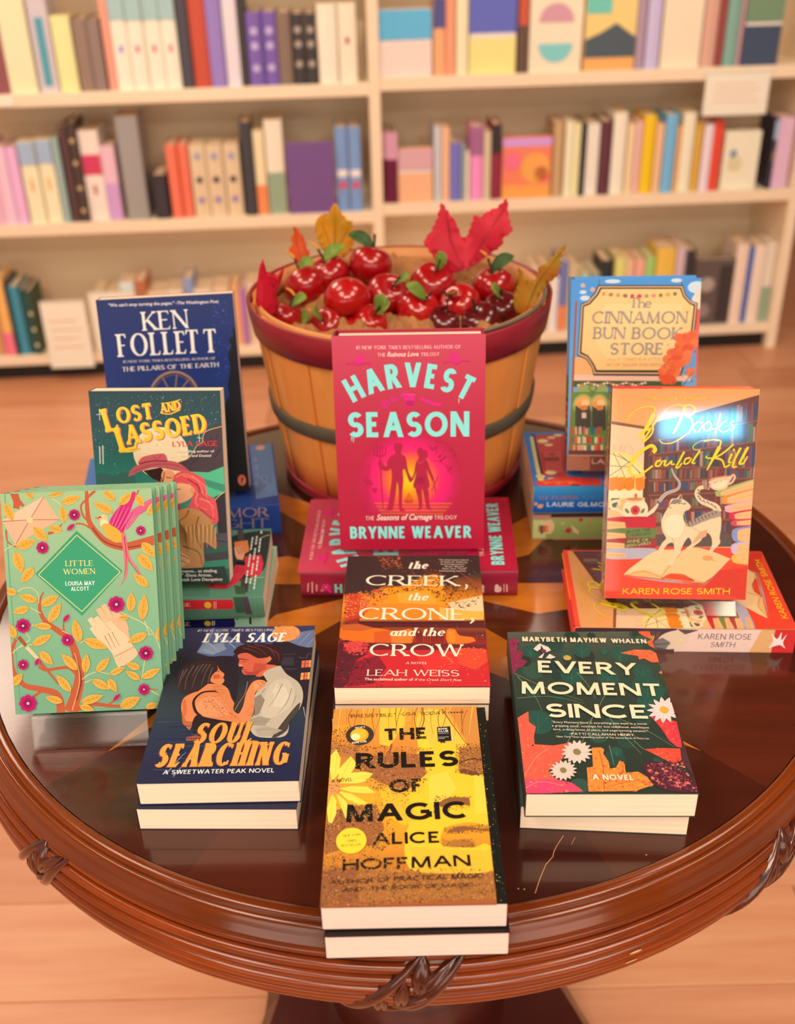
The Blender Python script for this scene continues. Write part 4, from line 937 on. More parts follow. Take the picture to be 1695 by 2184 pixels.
# right side
GR, GRf = paperback('paperback_book', spine_out(.20, (.2600, 1.0690), .0, D(-1.5)), .140, .20, .037, 'light green paperback lying flat at the bottom, under the bright blue one', 'a4b468', gloss=.45)
PU, PUf = paperback('paperback_book', spine_out(.20, (.2595, 1.0695), .0373, D(-1.5)), .142, .20, .0355, 'bright blue paperback lying flat under the book with the shop sign', '3c8cd8', gloss=.35)
ci_p = Vector((.2705, 1.0794, TZ + .0875)); cl_lean = D(17.4)
CI, CIf = paperback('paperback_book', standing(.1448, .021, ci_p, D(-2), cl_lean), .1448, .2172, .021, 'paperback showing a hanging shop sign and autumn tree, standing at right back', '6ca8e0', 'shop sign paperbacks', gloss=.4)
n_ = Vector((math.sin(D(-2))*-1, math.cos(D(-2)), 0)); wv = Vector((math.cos(D(-2)), math.sin(D(-2)), 0)).cross(math.cos(cl_lean)*Vector((0, 0, 1)) + math.sin(cl_lean)*n_)
CI2, CI2f = paperback('paperback_book', standing(.1448, .021, ci_p - wv*.0218 + Vector((.006, 0, .0015)), D(-2), cl_lean), .138, .2185, .021, 'second shop sign paperback, only its blue top edge showing behind the first', '4c94dc', 'shop sign paperbacks', gloss=.4)
easel(ci_p, D(-2), cl_lean, .045, .0730, .11, 'clear stand holding the shop sign paperbacks', .1)
KF, KFf = hardcover('hardcover_book', spine_out(.2205, (.2865, .8507), .0, D(-3.4)), .146, .2205, .0290, 'glossy red and yellow hardcover lying flat, spine out, under the white cat one', 'e8402c', gloss=.2, coat=.6, board='f07818')
if_p = Vector((.2823, .8860, TZ + .0405))
IF, IFf = hardcover('hardcover_book', standing(.1432, .032, if_p, D(-4), D(18.8)), .1432, .2153, .032, 'glossy hardcover with white cat on an open book and yellow script, standing', 'e8402c', gloss=.2, coat=.6, board='f07818')
easel(if_p, D(-4), D(18.8), .032, .0292, .12, 'clear stand holding the white cat hardcover', .1)

# ================================================================== apple basket
BX, BY, BZ, BRT, BRB = .0093, 1.2890, .2408, .1905, .1520
basket = empty('apple_basket', Matrix.Translation((BX, BY, TZ))); tag(basket, 'round wooden stave basket with crimson painted rims, filled with red apples', 'basket')
def stave_mat(name, c1, c2):
    m = mat(name, hexc(c1), .55, .35, noise=(9, (5, 5, .6), hexc(c2), .3), bump=(60, .1, (4, 4, .4)))
    nt = m.node_tree                                    # crimson paint sprayed along the foot of the basket
    b = nt.nodes['Principled BSDF']; src = b.inputs['Base Color'].links[0].from_socket
    tc = nt.nodes.new('ShaderNodeTexCoord'); sx = nt.nodes.new('ShaderNodeSeparateXYZ'); mr = nt.nodes.new('ShaderNodeMapRange'); mx = nt.nodes.new('ShaderNodeMix'); mx.data_type = 'RGBA'
    nt.links.new(tc.outputs['Object'], sx.inputs[0]); nt.links.new(sx.outputs[2], mr.inputs[0])
    mr.inputs[1].default_value = .012; mr.inputs[2].default_value = .055; mr.inputs[3].default_value = .85; mr.inputs[4].default_value = 0
    nt.links.new(mr.outputs[0], mx.inputs[0]); nt.links.new(src, mx.inputs[6]); mx.inputs[7].default_value = (*hexc('a01828'), 1); nt.links.new(mx.outputs[2], b.inputs['Base Color'])
    return m
SM = [stave_mat('stave_a', 'ee9c4c', 'f6b060'), stave_mat('stave_b', 'e08c42', 'ee9e50'), stave_mat('stave_c', 'f4a858', 'e09044')]
def brad(z): return BRB + (BRT - .006 - BRB)*(z/BZ)**.92
NS = 26; rb = random.Random(3)
for k in range(NS):
    a = 2*math.pi*(k + .2)/NS; outer = k % 2 == 0; wd = (1.30 if outer else 1.02)*rb.uniform(.92, 1.04); off = .0018 if outer else -.0014; b = MB(); rows = []
    def pt(s, z, d):
        r = brad(z) + off + d; da = math.pi/NS*wd*s*(.84 + .16*z/BZ); return ((r)*math.cos(a + da), (r)*math.sin(a + da), z)
    zs = [.004 + (BZ - .008)*i/10 for i in range(11)]
    for d in (.0013, -.0013): rows.append([[pt(s, z, d) for z in zs] for s in (-1, -.5, 0, .5, 1)])
    b.grid(rows[0]); b.grid(rows[1][::-1])
    for i in (0, -1): b.grid([rows[0][i], rows[1][i]], smooth=False)
    b.grid([[r_[-1] for r_ in rows[0]], [r_[-1] for r_ in rows[1]]], smooth=False)
    b.build('stave', SM[k % 3], basket)
def hoop(name, z0, z1, dr, th, m, wob=0.0):
    b = MB(); rows = []
    for k in range(96):
        a = 2*math.pi*k/96; w = wob*math.sin(3*a + 1); ca, sa = math.cos(a), math.sin(a); p = []
        for z, d in ((z0, dr), (z0 + .0015, dr + th), ((z0+z1)/2, dr + th*1.15), (z1 - .0015, dr + th), (z1, dr), (z1, dr - .0004), (z0, dr - .0004)):
            r = brad(max(0, min(BZ, z))) + d; p.append((r*ca, r*sa, z + w))
        rows.append(p)
    b.grid(rows, closeu=True, closev=True); return b.build(name, m, basket)
CRIM = mat('crimson_hoop', hexc('781420'), .4, .4, noise=(14, (1, 1, 5), hexc('921c2c'), .3), bump=(30, .1, (1, 1, 6)))
hoop('top_hoop', BZ - .038, BZ + .001, .0040, .0030, CRIM)
hoop('middle_hoop', .098, .118, .0036, .0026, mat('grey_hoop', hexc('4c4636'), .6, noise=(12, (1, 1, 8), hexc('5e5846'), .3)), .002)
hoop('bottom_hoop', .0, .016, .0036, .0030, CRIM)
tan = mat('inner_hoop_wood', hexc('d89a5c'), .5, noise=(12, (1, 1, 6), hexc('c4844a'), .3))
hoop('inner_hoop', BZ - .03, BZ + .002, -.0066, .0030, tan)
grey = mat('rim_wire', hexc('6c6458'), .45); b = MB()
b.tube([((BRT - .0075)*math.cos(D(x)), (BRT - .0075)*math.sin(D(x)), BZ + .0022) for x in range(-85, 12, 3)], .0022, 8); b.build('rim_binding', grey, basket)
b = MB(); b.lathe([(0, .006), (BRB - .002, .006), (BRB - .002, .0015), (0, .0015)], 48); b.build('base_board', SM[0], basket)
# crumpled kraft paper under the apples
rk = random.Random(5); np.random.seed(4); b = MB(); rows = []
def crumple(x, y): return .016*abs(math.sin(41*x + 17*y + 2*math.sin(33*y))) + .012*abs(math.sin(67*y - 29*x + 1.7*math.sin(51*x))) + .008*abs(math.sin(150*x + 90*y + math.sin(70*y))) + .004*abs(math.sin(260*y - 170*x))
def paper_h(x, y): return .178 + .020*max(0, y/.17) + crumple(x, y)
for i in range(29):
    r = (brad(.19) - .006)*i/28; rows.append([(r*math.cos(t), r*math.sin(t), paper_h(r*math.cos(t), r*math.sin(t))) for t in [2*math.pi*k/90 for k in range(90)]])
b.grid(rows, closev=True, smooth=False); kp = b.build('kraft_paper', mat('kraft', hexc('986a40'), .8, .2, noise=(45, (1, 1, 1), hexc('b88656'), .3), bump=(120, .5)), None, solid=.0008); kp.location = (BX, BY, TZ)
tag(kp, 'crumpled brown kraft paper filling the basket under the apples', 'paper')
# apples
def apple_mesh():
    b = MB(); prof = []
    for k in range(25):
        t = math.pi*k/24; r = math.sin(t); z = math.cos(t)
        rr = r*(1.0 + .06*math.cos(t)); zz = z*.90
        if t < .7: zz -= .26*(1 - t/.7)**1.6
        if t > 2.6: zz += .13*((t - 2.6)/.54)**1.4
        prof.append((rr, zz))
    rows = []
    for k in range(40):
        a = 2*math.pi*k/40; rows.append([(r*(1 + .022*math.cos(5*a)*max(0, -z + .2))*math.cos(a), r*(1 + .022*math.cos(5*a)*max(0, -z + .2))*math.sin(a), z) for r, z in prof])
    b.grid(rows, closeu=True); return b
APM = apple_mesh()
def apple_mat(name, c, c2): return mat(name, hexc(c), .35, .25, coat=1.0, noise=(2.2, (1, 1, .6), hexc(c2), .3), coat_rough=.03)
APP_M = [apple_mat('apple_red', 'a8040e', '8c040c'), apple_mat('apple_bright', 'b8060c', '98040c'), apple_mat('apple_dark', '640612', '46040e')]
LEAFM = mat('apple_leaf', hexc('7c9a3c'), .55, .3, noise=(60, (1, 1, 1), hexc('546f2c'), .2)); LEAFD = mat('apple_leaf_dark', hexc('2c4a24'), .5, .3, noise=(60, (1, 1, 1), hexc('3f6030'), .2)); STEMM = mat('apple_stem', hexc('2c2418'), .7); TWIST = mat('stem_tip', hexc('d89a34'), .6)
def small_leaf(b, base, tip, wid, up, bend=.2):
    base, tip, up = Vector(base), Vector(tip), Vector(up).normalized(); d = tip - base; n = d.cross(up).normalized(); rows = []
    for i in range(9):
        s = i/8; w = wid*math.sin(math.pi*min(1, .06 + s*.94))**.75; c = base + d*s + up*(math.sin(math.pi*s)*d.length*bend)
        rows.append([c + n*w*q + up*abs(q)*w*.25 for q in (-1, -.5, 0, .5, 1)])
    b.grid(rows)
# centre x, y (m), diameter (mm), height above the table, axis tilt (deg about x, y), leaf direction(s), tone, label
APPLES = [
 (-0.1129, 1.3529, 51, .226, (-30, -25), [(.020, .004, .010)], 0, 'apple with a broad green leaf, left of the tallest pair'),
 (-0.0816, 1.3707, 48, .236, (10, -20), [(.030, .010, .012)], 0, 'apple behind the leafy left one, below the orange leaf'),
 (-0.0277, 1.3783, 51, .245, (-20, 15), [(-.034, .012, .012)], 0, 'highest apple of the heap, with one square highlight'),
 (-0.0573, 1.2945, 53, .228, (150, 10), [], 1, 'bright apple turned stem down in the middle left'),
 (-0.0061, 1.3191, 52, .222, (30, 20), [(.018, -.020, .012)], 0, 'apple in the middle with two leaves over its right side'),
 (0.0534, 1.3345, 53, .231, (25, 10), [(.010, -.006, .020)], 0, 'apple with a leaf on top in front of the crimson maple leaf'),
 (0.1329, 1.3340, 49, .226, (5, -10), [(.030, .004, .014)], 0, 'rightmost back apple, with a thin dark leaf'),
 (0.0864, 1.2934, 49, .216, (30, -35), [(.004, -.018, .008)], 1, 'bright apple in the gap right of centre'),
 (0.0329, 1.2875, 51, .212, (25, 25), [(-.026, -.004, .018)], 1, 'bright apple low in the centre with a stem pointing right'),
 (0.1389, 1.2851, 43, .212, (20, -10), [(-.014, -.010, .014)], 2, 'dark apple at the right edge, with a pale triangular leaf'),
 (0.1107, 1.2650, 49, .202, (20, -20), [], 2, 'dark apple at the front right, just above the book corner'),
 (0.0649, 1.2703, 44, .200, (15, 10), [], 2, 'dark apple at the front, left of the right corner one'),
 (-0.0283, 1.2775, 44, .201, (30, 25), [(.018, -.006, .014), (.010, .0, .020)], 1, 'apple just above the crimson book, with two upright leaves'),
 (-0.0807, 1.2755, 42, .200, (40, -25), [(-.010, -.012, .014)], 0, 'front left apple with a round green leaf'),
 (-0.1333, 1.2753, 36, .212, (-10, 15), [(.022, -.012, .010)], 0, 'small apple at the left rim beside the crimson leaf'),
 (-0.0513, 1.2717, 38, .190, (70, 0), [], 1, 'apple half hidden behind the crimson book top edge, left'),
 (0.0280, 1.2702, 32, .196, (10, 20), [], 2, 'small dark apple between two low leaves in front'),
 (-0.1016, 1.2738, 34, .188, (60, 10), [], 0, 'lowest apple at the front left rim'),
 (-0.1207, 1.2809, 28, .194, (40, 0), [(.014, -.004, .010)], 2, 'small dark shiny apple tucked against the left rim'),
]
for i, (ax, ay, dia, z, tilt, leaves, tone, lab) in enumerate(APPLES):
    c = Vector((ax, ay, TZ + z)); R_ = dia*1.15/2000
    # keep it inside the staves
    v = Vector((c.x - BX, c.y - BY)); lim = brad(min(BZ, z)) - R_ - .010
    if v.length > lim: v *= lim/v.length; c.x, c.y = BX + v.x, BY + v.y
    r = empty('apple', Matrix.Translation(c) @ Matrix.Rotation(D(tilt[0]), 4, 'X') @ Matrix.Rotation(D(tilt[1]), 4, 'Y') @ Matrix.Rotation(i*1.3, 4, 'Z')); tag(r, lab, 'apple', 'red apples in the basket')
    if i == 0: am = APM.build('flesh', APP_M[0], r); AME = am.data; fl = am
    else: fl = bpy.data.objects.new('flesh', AME.copy() if tone else AME); COL.objects.link(fl); fl.parent = r
    if tone: fl.data.materials[0] = APP_M[tone]
    fl.scale = (R_, R_, R_*1.02)
    if tilt[0] < 100:
        inv = r.matrix_world.to_3x3().inverted()
        s = MB(); top = Vector((.003, .002, R_*1.25 + .004)); s.tube([(0, 0, R_*.58), (.001, 0, R_*.9), top], [.0016, .0013, .0018], 6); s.build('stem', STEMM, r)
        if i in (0, 1, 6, 14, 13): s = MB(); s.tube([top, top + inv @ Vector((-.004, 0, .006)), top + inv @ Vector((-.010, 0, .010))], [.0016, .0018, .0010], 6); s.build('stem_tip', TWIST, r)
        for j, lv in enumerate(leaves):
            d = inv @ Vector(lv); q = MB(); b0 = Vector((.001, .001, R_*.82 + .003*j)); up_ = inv @ Vector((0, -.6, .8)); L = max(.020, d.length)
            small_leaf(q, b0, b0 + d.normalized()*L + (inv @ Vector((0, -.003, .004))), .0095, up_, .15); q.build('leaf', LEAFD if (i == 6 or (i == 2)) else LEAFM, r, solid=.0006)
    elif i == 3:
        s = MB(); s.tube([(0, 0, -R_*.78), (0, 0, -R_*.70)], [.0018, .0012], 6); s.build('calyx', STEMM, r)
# maple leaves, outlines in millimetres in the leaf's own plane (x right, y up), bent and given thickness


def maple(name, outline, base, z, yaw, lean, m, label, bend=.004, vein=None, mm=1.0, cup=0.0, teeth=True):
    """outline: points in millimetres, origin at the leaf's foot"""
    p = Vector((base[0], base[1], TZ + z)); a = Vector((math.cos(yaw), math.sin(yaw), 0)); n = Vector((-math.sin(yaw), math.cos(yaw), 0)); u = math.cos(lean)*Vector((0, 0, 1)) + math.sin(lean)*n
    r = empty(name, frame(a, u, p)); tag(r, label, 'leaf', 'maple leaves round the basket rim')
    ol = []
    for i_, (xa, ya) in enumerate(outline):                       # saw-toothed edge
        xb, yb = outline[(i_ + 1) % len(outline)]; ol.append((xa, ya)); dx, dy = xb - xa, yb - ya; ll_ = math.hypot(dx, dy)
        if teeth and ll_ > 9 and ya + yb > 8:
            nt_ = max(1, int(ll_/8))
            for k_ in range(nt_):
                t = (k_ + .45)/nt_; tt = (k_ + .75)/nt_; ol.append((xa + dx*t + dy/ll_*1.3, ya + dy*t - dx/ll_*1.3)); ol.append((xa + dx*tt - dy/ll_*.6, ya + dy*tt + dx/ll_*.6))
    pts = [Vector((x*mm/1000, y*mm/1000, 0)) for x, y in ol]; bm = bmesh.new(); vs_ = [bm.verts.new(q) for q in pts]; bm.faces.new(vs_)
    bmesh.ops.triangulate(bm, faces=bm.faces[:]); bmesh.ops.subdivide_edges(bm, edges=bm.edges[:], cuts=2, use_grid_fill=True)
    for v in bm.verts:
        x, y = v.co.x, v.co.y; v.co.z = bend*math.sin(x*110 + 1.3) + bend*.6*math.cos(y*90 + x*40) - cup*x*x*20
    for f_ in bm.faces: f_.smooth = True
    bmesh.ops.recalc_face_normals(bm, faces=bm.faces[:])
    me = bpy.data.meshes.new('blade'); bm.to_mesh(me); bm.free(); me.materials.append(m); o = bpy.data.objects.new('blade', me); COL.objects.link(o); o.parent = r
    md = o.modifiers.new('solid', 'SOLIDIFY'); md.thickness = .0008; md.offset = 0
    if vein:
        b = MB()
        for q in vein: b.tube([(x*mm/1000, y*mm/1000, bend*math.sin(x*.11 + 1.3) + bend*.6*math.cos(y*.09 + x*.04) - cup*(x/1000)**2*20 + .0008) for x, y in q], .0006, 5)
        b.build('veins', mat(name + '_vein_' + m.name, tuple(k*.6 for k in m.node_tree.nodes['Principled BSDF'].inputs['Base Color'].default_value[:3]), .6), r)
    return r
LO_ = mat('leaf_orange', hexc('d4581c'), .55, .3, noise=(50, (1, 1, 1), hexc('b8400f'), .25)); LY_ = mat('leaf_yellow', hexc('dc8a14'), .55, .3, noise=(28, (1, 1, 1), hexc('9a8418'), .2)); LC_ = mat('leaf_crimson', hexc('a80c28'), .5, .3, noise=(40, (1, 1, 1), hexc('c81834'), .25)); LG_ = mat('leaf_gold', hexc('b4641c'), .55, .3, noise=(36, (1, 1, 1), hexc('8a8020'), .18))
maple('maple_leaf', [(-6, 0), (6, 0), (10, 12), (6, 22), (4, 34), (-2, 44), (-8, 52), (-9, 40), (-13, 36), (-12, 26), (-17, 22), (-16, 12), (-12, 6)], (-0.1212, 1.4233), .236, D(10), D(8), LO_, 'burnt orange maple leaf at the back left rim', vein=[[(-2, 2), (-6, 24), (-8, 48)]])
maple('maple_leaf', [(-8, 0), (8, 0), (22, 10), (28, 24), (30, 36), (24, 38), (26, 48), (18, 50), (12, 60), (4, 74), (0, 66), (-8, 58), (-18, 56), (-24, 50), (-26, 44), (-20, 38), (-26, 30), (-20, 14)], (-0.0781, 1.4434), .238, D(-6), D(6), LY_, 'large yellow orange maple leaf standing at the back rim', vein=[[(0, 2), (2, 40), (4, 70)], [(0, 6), (-18, 48)], [(0, 6), (20, 40)]])
maple('maple_leaf', [(-15, 0), (10, 9), (30, 22), (46, 33), (50, 45), (61, 52), (55, 70), (53, 92), (40, 80), (28, 76), (20, 69), (12, 72), (7, 56), (1, 40), (-6, 48), (-11, 62), (-20, 74), (-30, 88), (-35, 68), (-43, 52), (-53, 40), (-41, 22), (-30, 10)], (0.0941, 1.3333), .246, D(-4), D(14), LC_, 'wide crimson maple leaf standing at the back right rim', bend=.003, vein=[[(0, 2), (-18, 40), (-24, 76)], [(2, 2), (26, 44), (50, 80)], [(2, 2), (50, 38)], [(-2, 2), (-40, 30)]])
maple('maple_leaf', [(-8, -6), (14, -10), (20, 4), (16, 16), (24, 30), (30, 50), (20, 40), (14, 24), (8, 30), (4, 48), (0, 66), (-4, 58), (-8, 36), (-12, 14)], (-0.1558, 1.2407), .236, D(30), D(-4), LC_, 'narrow crimson maple leaf curling up at the left rim', bend=.002, teeth=False)
maple('maple_leaf', [(-14, -6), (2, -10), (10, 4), (14, 20), (24, 36), (34, 44), (40, 62), (36, 60), (44, 84), (34, 74), (22, 60), (14, 56), (10, 40), (2, 26), (-6, 44), (-12, 52), (-12, 30), (-18, 10)], (0.1614, 1.2119), .238, D(-24), D(-3), LG_, 'gold and orange maple leaf curling over the right rim', bend=.003, vein=[[(0, 0), (12, 36), (38, 74)]])

# printed artwork: every shape in millimetres on its own cover
ART = {}
ART['HARVEST'] = (160, 241, [
['V',['de4e6a','d43c5a','cc2a4e','c82048','c41c42','c01c42'],0,241,160,0],
['G',['c81e48','d81c60','ff1478','ff2a70','ff6a40','ff9a18','ffc400','ffe010'],78.8,82,57.7,58.6,26],
['p','c41c42',[-0.2,44.9,160.6,43.1,161,-0.44,-0.5,1.19]],
['t','f6b8b4','s','#1 NEW YORK TIMES BESTSELLING AUTHOR OF',25.2,226.7,134.3,226,3.8,0,0,0],
['t','f6b8b4','s','THE',47.4,218.7,55.8,218.7,3.9,0,0,0],
['t','ffd8d0','B','Ruinous Love',57.6,218.7,90.1,218.7,4.9,.25,0,0],
['t','f6b8b4','s','TRILOGY',92.6,218.6,111.9,218.7,3.9,0,0,0],
['p','f0288c',[21.3,213.2,24.9,217.3,29.9,221.5,34,223.1,32.4,218.2,33.4,212.7]],
['s','e82080',1.25,1.25,[14.3,212.2,22,212.9,27.5,211.1,33.8,212.7,40.7,211.5]],
['s','d81c68',.97,.97,[14.2,210.7,21.9,211.5,27.4,209.7,33.8,211.3,40.7,210.1]],
['p','f0288c',[123.2,211.9,124.6,217.5,123.5,222.8,128.1,221.4,132.2,218.1,135.4,212.9]],
['s','e82080',1.25,1.24,[116.3,211.7,123.2,212.2,130.2,210.7,136.4,212.6,144,211.9]],
['s','d81c68',.97,.97,[116.3,210.3,123.4,212.2,130.2,209.3,136.4,212.6,144,211.9]],
['t','8fe8e6','S','HARVEST',20.4,169.4,141.1,169.2,26.3,0,16.4,0],
['t','8fe8e6','S','SEASON',13.6,131.5,143.2,130.8,27.8,0,0,0],
['s','8fe8e6',1.12,.56,[132.4,172.5,132.1,167.6]],
['s','8fe8e6',1.14,.57,[17.4,132.5,17.2,127.1]],
['s','8fe8e6',1.14,.57,[19.5,131.6,19.1,125.6]],
['F','ec2890','c81868','f060a8',54.2,167.8,4.5,6],
['s','ec2890',.84,.84,[56.3,168.6,61.3,170,68.4,171.6]],
['L','f03098','e01c80','c01468',61.3,170,62.9,176.5,3.1],
['L','f03098','e01c80','c01468',62.7,170.7,69.1,174.2,2.81],
['s','ec2890',.85,.85,[56.2,164.3,59.7,160.6]],
['p','f02890',[74.4,178.5,86.2,177.6,84.8,164.2,75.3,164.3]],
['p','c81868',[76,171.2,85.2,171.1,84.6,165,76.1,165.2]],
['s','ff60a8',.7,.7,[74.4,178.5,86.2,177.6]],
['e','f02890',73.5,177.6,2.81,2.88,0],
['p','f02890',[90.9,174.2,98.6,172.7,104.9,169.4,110.5,168.4,115.8,166.9,110.5,164.7,103.4,166.2,91.5,171.9]],
['s','d81860',.58,.58,[27.9,97.8,36.6,97.7]],
['s','d81860',.58,.58,[27.8,92.3,35.3,92.2]],
['s','d81860',.58,.58,[27.6,86.9,34,86.8]],
['s','d81860',.58,.58,[27.4,81.3,36.1,81.2]],
['s','d81860',.58,.58,[27.2,75.8,34.8,75.7]],
['s','d81860',.58,.58,[27,70.3,33.4,70.2]],
['s','d81860',.58,.58,[26.9,64.7,35.6,64.6]],
['s','d81860',.58,.58,[26.7,59.1,34.3,59]],
['s','d81860',.58,.58,[26.5,53.5,32.9,53.5]],
['s','d81860',.58,.59,[28,100.8,26.2,45.4]],
['s','d81860',.58,.59,[30.9,100.8,29.2,45.4]],
['s','d81860',.58,.59,[33.8,100.8,32.1,45.3]],
['s','d81860',.58,.59,[36,100.8,34.3,45.3]],
['p','c41850',[28.9,82.6,31.9,86.3,37.5,80.2,38.9,77.1,31.6,77.2]],
['p','c41850',[37.3,73.2,43.4,73.2,42.2,68.2,38.3,68.3]],
['s','cc1c50',1.29,.43,[130.1,101.1,127.2,114.7,118.7,123.7,107.3,125.3]],
['s','cc1c50',1.28,.43,[127.2,114.7,117.2,116.3,112.9,108.8]],
['s','cc1c50',1.29,.43,[125.8,96.6,118.6,98.2,111.4,102.8,104.3,104.4]],
['s','cc1c50',1.29,.43,[118.6,98.2,122.9,89,127.9,92]],
['s','cc1c50',1.28,.43,[102.3,119.5,108.7,114.9,105.8,108.9]],
['L','c41848','c41848','a81040',110,107.4,113.6,110.6,2.29],
['L','c41848','c41848','a81040',115,105.8,118.6,109.1,2.29],
['L','c41848','c41848','a81040',111.4,102.8,115,106.1,2.29],
['L','c41848','c41848','a81040',121.4,92.9,125,96.2,2.3],
['L','c41848','c41848','a81040',105.8,117.2,109.4,120.4,2.28],
['L','c41848','c41848','a81040',122.9,114.7,126.5,118,2.28],
['L','c41848','c41848','a81040',125.8,108.7,129.4,111.9,2.29],
['p','cc1c50',[98.7,121.7,103,120.2,106.5,117.9,108.7,118.6,105.8,114.9,102.2,116.5]],
['s','ff8838',.88,.87,[39.7,55.9,124.2,54.6]],
['s','e85030',.88,.87,[40.8,53.8,122.8,52.6]],
['s','ff8838',.88,.87,[41.9,51.8,121.3,50.6]],
['s','e85030',.88,.87,[43,49.8,119.8,48.6]],
['s','ff8838',.88,.87,[44.2,47.7,118.4,46.6]],
['s','e85030',.88,.88,[45.3,45.7,116.9,44.5]],
['s','ff8838',.88,.88,[46.4,43.6,115.4,42.5]],
['p','d84428',[71.9,58.9,82.8,58.8,80.3,55.4,74.1,55.5]],
['p','e86a20',[77.9,68.5,78,59.6,73,59.7]],
['p','e86a20',[79,66.6,82.1,59.6,78.9,59.6]],
['e','c01c48',67,119.2,4.3,5.4,0],
['p','c01c48',[62.3,120.7,63.4,124.1,68.1,124.7,71.9,122.8,71.6,119.8,67.3,120.7]],
['p','c01c48',[64.3,115.5,69.5,114.6,70.3,111.6,74.2,109.3,75.8,101.8,77.7,91.1,81.3,83.2,79.2,79.8,77,84.3,73.7,95,71.3,92.7,71.8,83.6,70.7,71.3,69.7,50.4,73.4,47.7,66.7,47.8,66.6,71.4,65,80.6,63.7,71.4,60,50.5,58.5,47.5,49.7,48,53.4,49.8,56.5,63.8,59.3,83.7,58.7,95.6,54.5,93.2,46.6,96.1,45.4,103.7,48.3,105.1,49.9,100.3,53.9,98.1,55.5,105,59.9,110.7,64,111.9]],
['s','c01c48',1,1.02,[47.3,109.7,47.9,79.3,48.9,48]],
['s','c01c48',.86,.86,[41,120.2,41.3,112,47,110,52.8,111.8,53.6,120.8]],
['s','c01c48',.71,.72,[44.2,122.4,44.1,110.5]],
['s','c01c48',.71,.72,[47.1,122.4,47,110.4]],
['s','c01c48',.71,.72,[49.9,122.4,49.9,110.4]],
['e','c01c48',90.8,114.8,3.4,4.5,0],
['e','c01c48',95.8,111.3,2.86,4.8,0],
['p','c01c48',[88.6,111.4,93.2,111.3,93.7,107,98,103.9,100.8,95.4,105,83.2,104.1,80.4,101.8,84.7,97,95.1,98.4,86.3,99.4,73.1,83.2,73.3,85.1,86.5,87.2,95.9,85.7,91,81.8,81.6,79,81.7,83.4,89.5,85.3,100.1,87.4,105.2,89.1,106.7]],
['p','c01c48',[84.9,73.3,91.3,73.2,91.7,63.4,91.9,50.9,90.1,47.8,85.1,47.6,88.6,50.3,87.6,61.8]],
['p','c01c48',[92.7,73.2,98.2,73.1,99.3,61.7,100.6,50,104.4,47.4,97.4,48.4,95.7,57.1]],
['p','a81440',[86.1,85.7,94.9,85.6,94.8,77.9,86,78]],
['s','e85070',.57,.57,[87.4,104.6,88.5,102.4,92.8,102.3,94.2,104.5]],
['s','c01c48',.72,.72,[102.5,69.4,109.9,86.9]],
['s','c01c48',.72,.72,[106.9,67.8,104.1,86.2]],
['t','f6b8b4','s','THE',29.1,35.9,39.1,36,4.9,0,0,0],
['t','ffd8d0','B','Seasons of Carnage',41.4,36,102.5,36.1,6.5,.25,0,0],
['t','f6b8b4','s','TRILOGY',104.8,36.1,130,36.1,4.7,0,0,0],
['t','8fe8e6','S','BRYNNE WEAVER',11.6,14.2,145.9,13.9,14.3,0,0,0],
])
ART['HARVSPINE'] = (238.5, 34, [
['s','f4a8a8',1.32,1.32,[7.5,8.2,8.8,19.7]],
['s','f4a8a8',1.32,1.32,[12.4,6.4,13.1,21.4]],
['s','f4a8a8',1.32,1.32,[17.3,9,17.8,17.9]],
['F','f02890','c81868','ffb060',28,14.3,5,6],
['L','f8a040','f02890','c81868',24.2,11.6,22.5,8.1,2.94],
['p','f02890',[30.2,13.4,34.3,8,33,5.9,29.2,9.8]],
['t','8fe8e6','S','H',37.4,6.6,45.7,6.5,11.7,0,0,0],
['t','8fe8e6','S','ARVEST SEASON',49.6,6.5,145.7,6.3,11.7,0,0,0],
['t','ffd8d0','S','BRYNNE WEAVER',151.5,6.3,201.9,6.3,9.9,0,0,0],
['e','f8d0d0',215.6,13.1,2.32,3.9,0],
['p','f8d0d0',[213.1,8.7,214.8,14.9,217.1,8.7,219.2,14.9,220.8,9.6,218.6,6.9,215.7,6.6]],
['s','f4b8b8',.87,.87,[223.4,17.5,223.7,6.9]],
['s','f4b8b8',1.45,1.46,[226.4,16.6,226.9,6.9]],
])
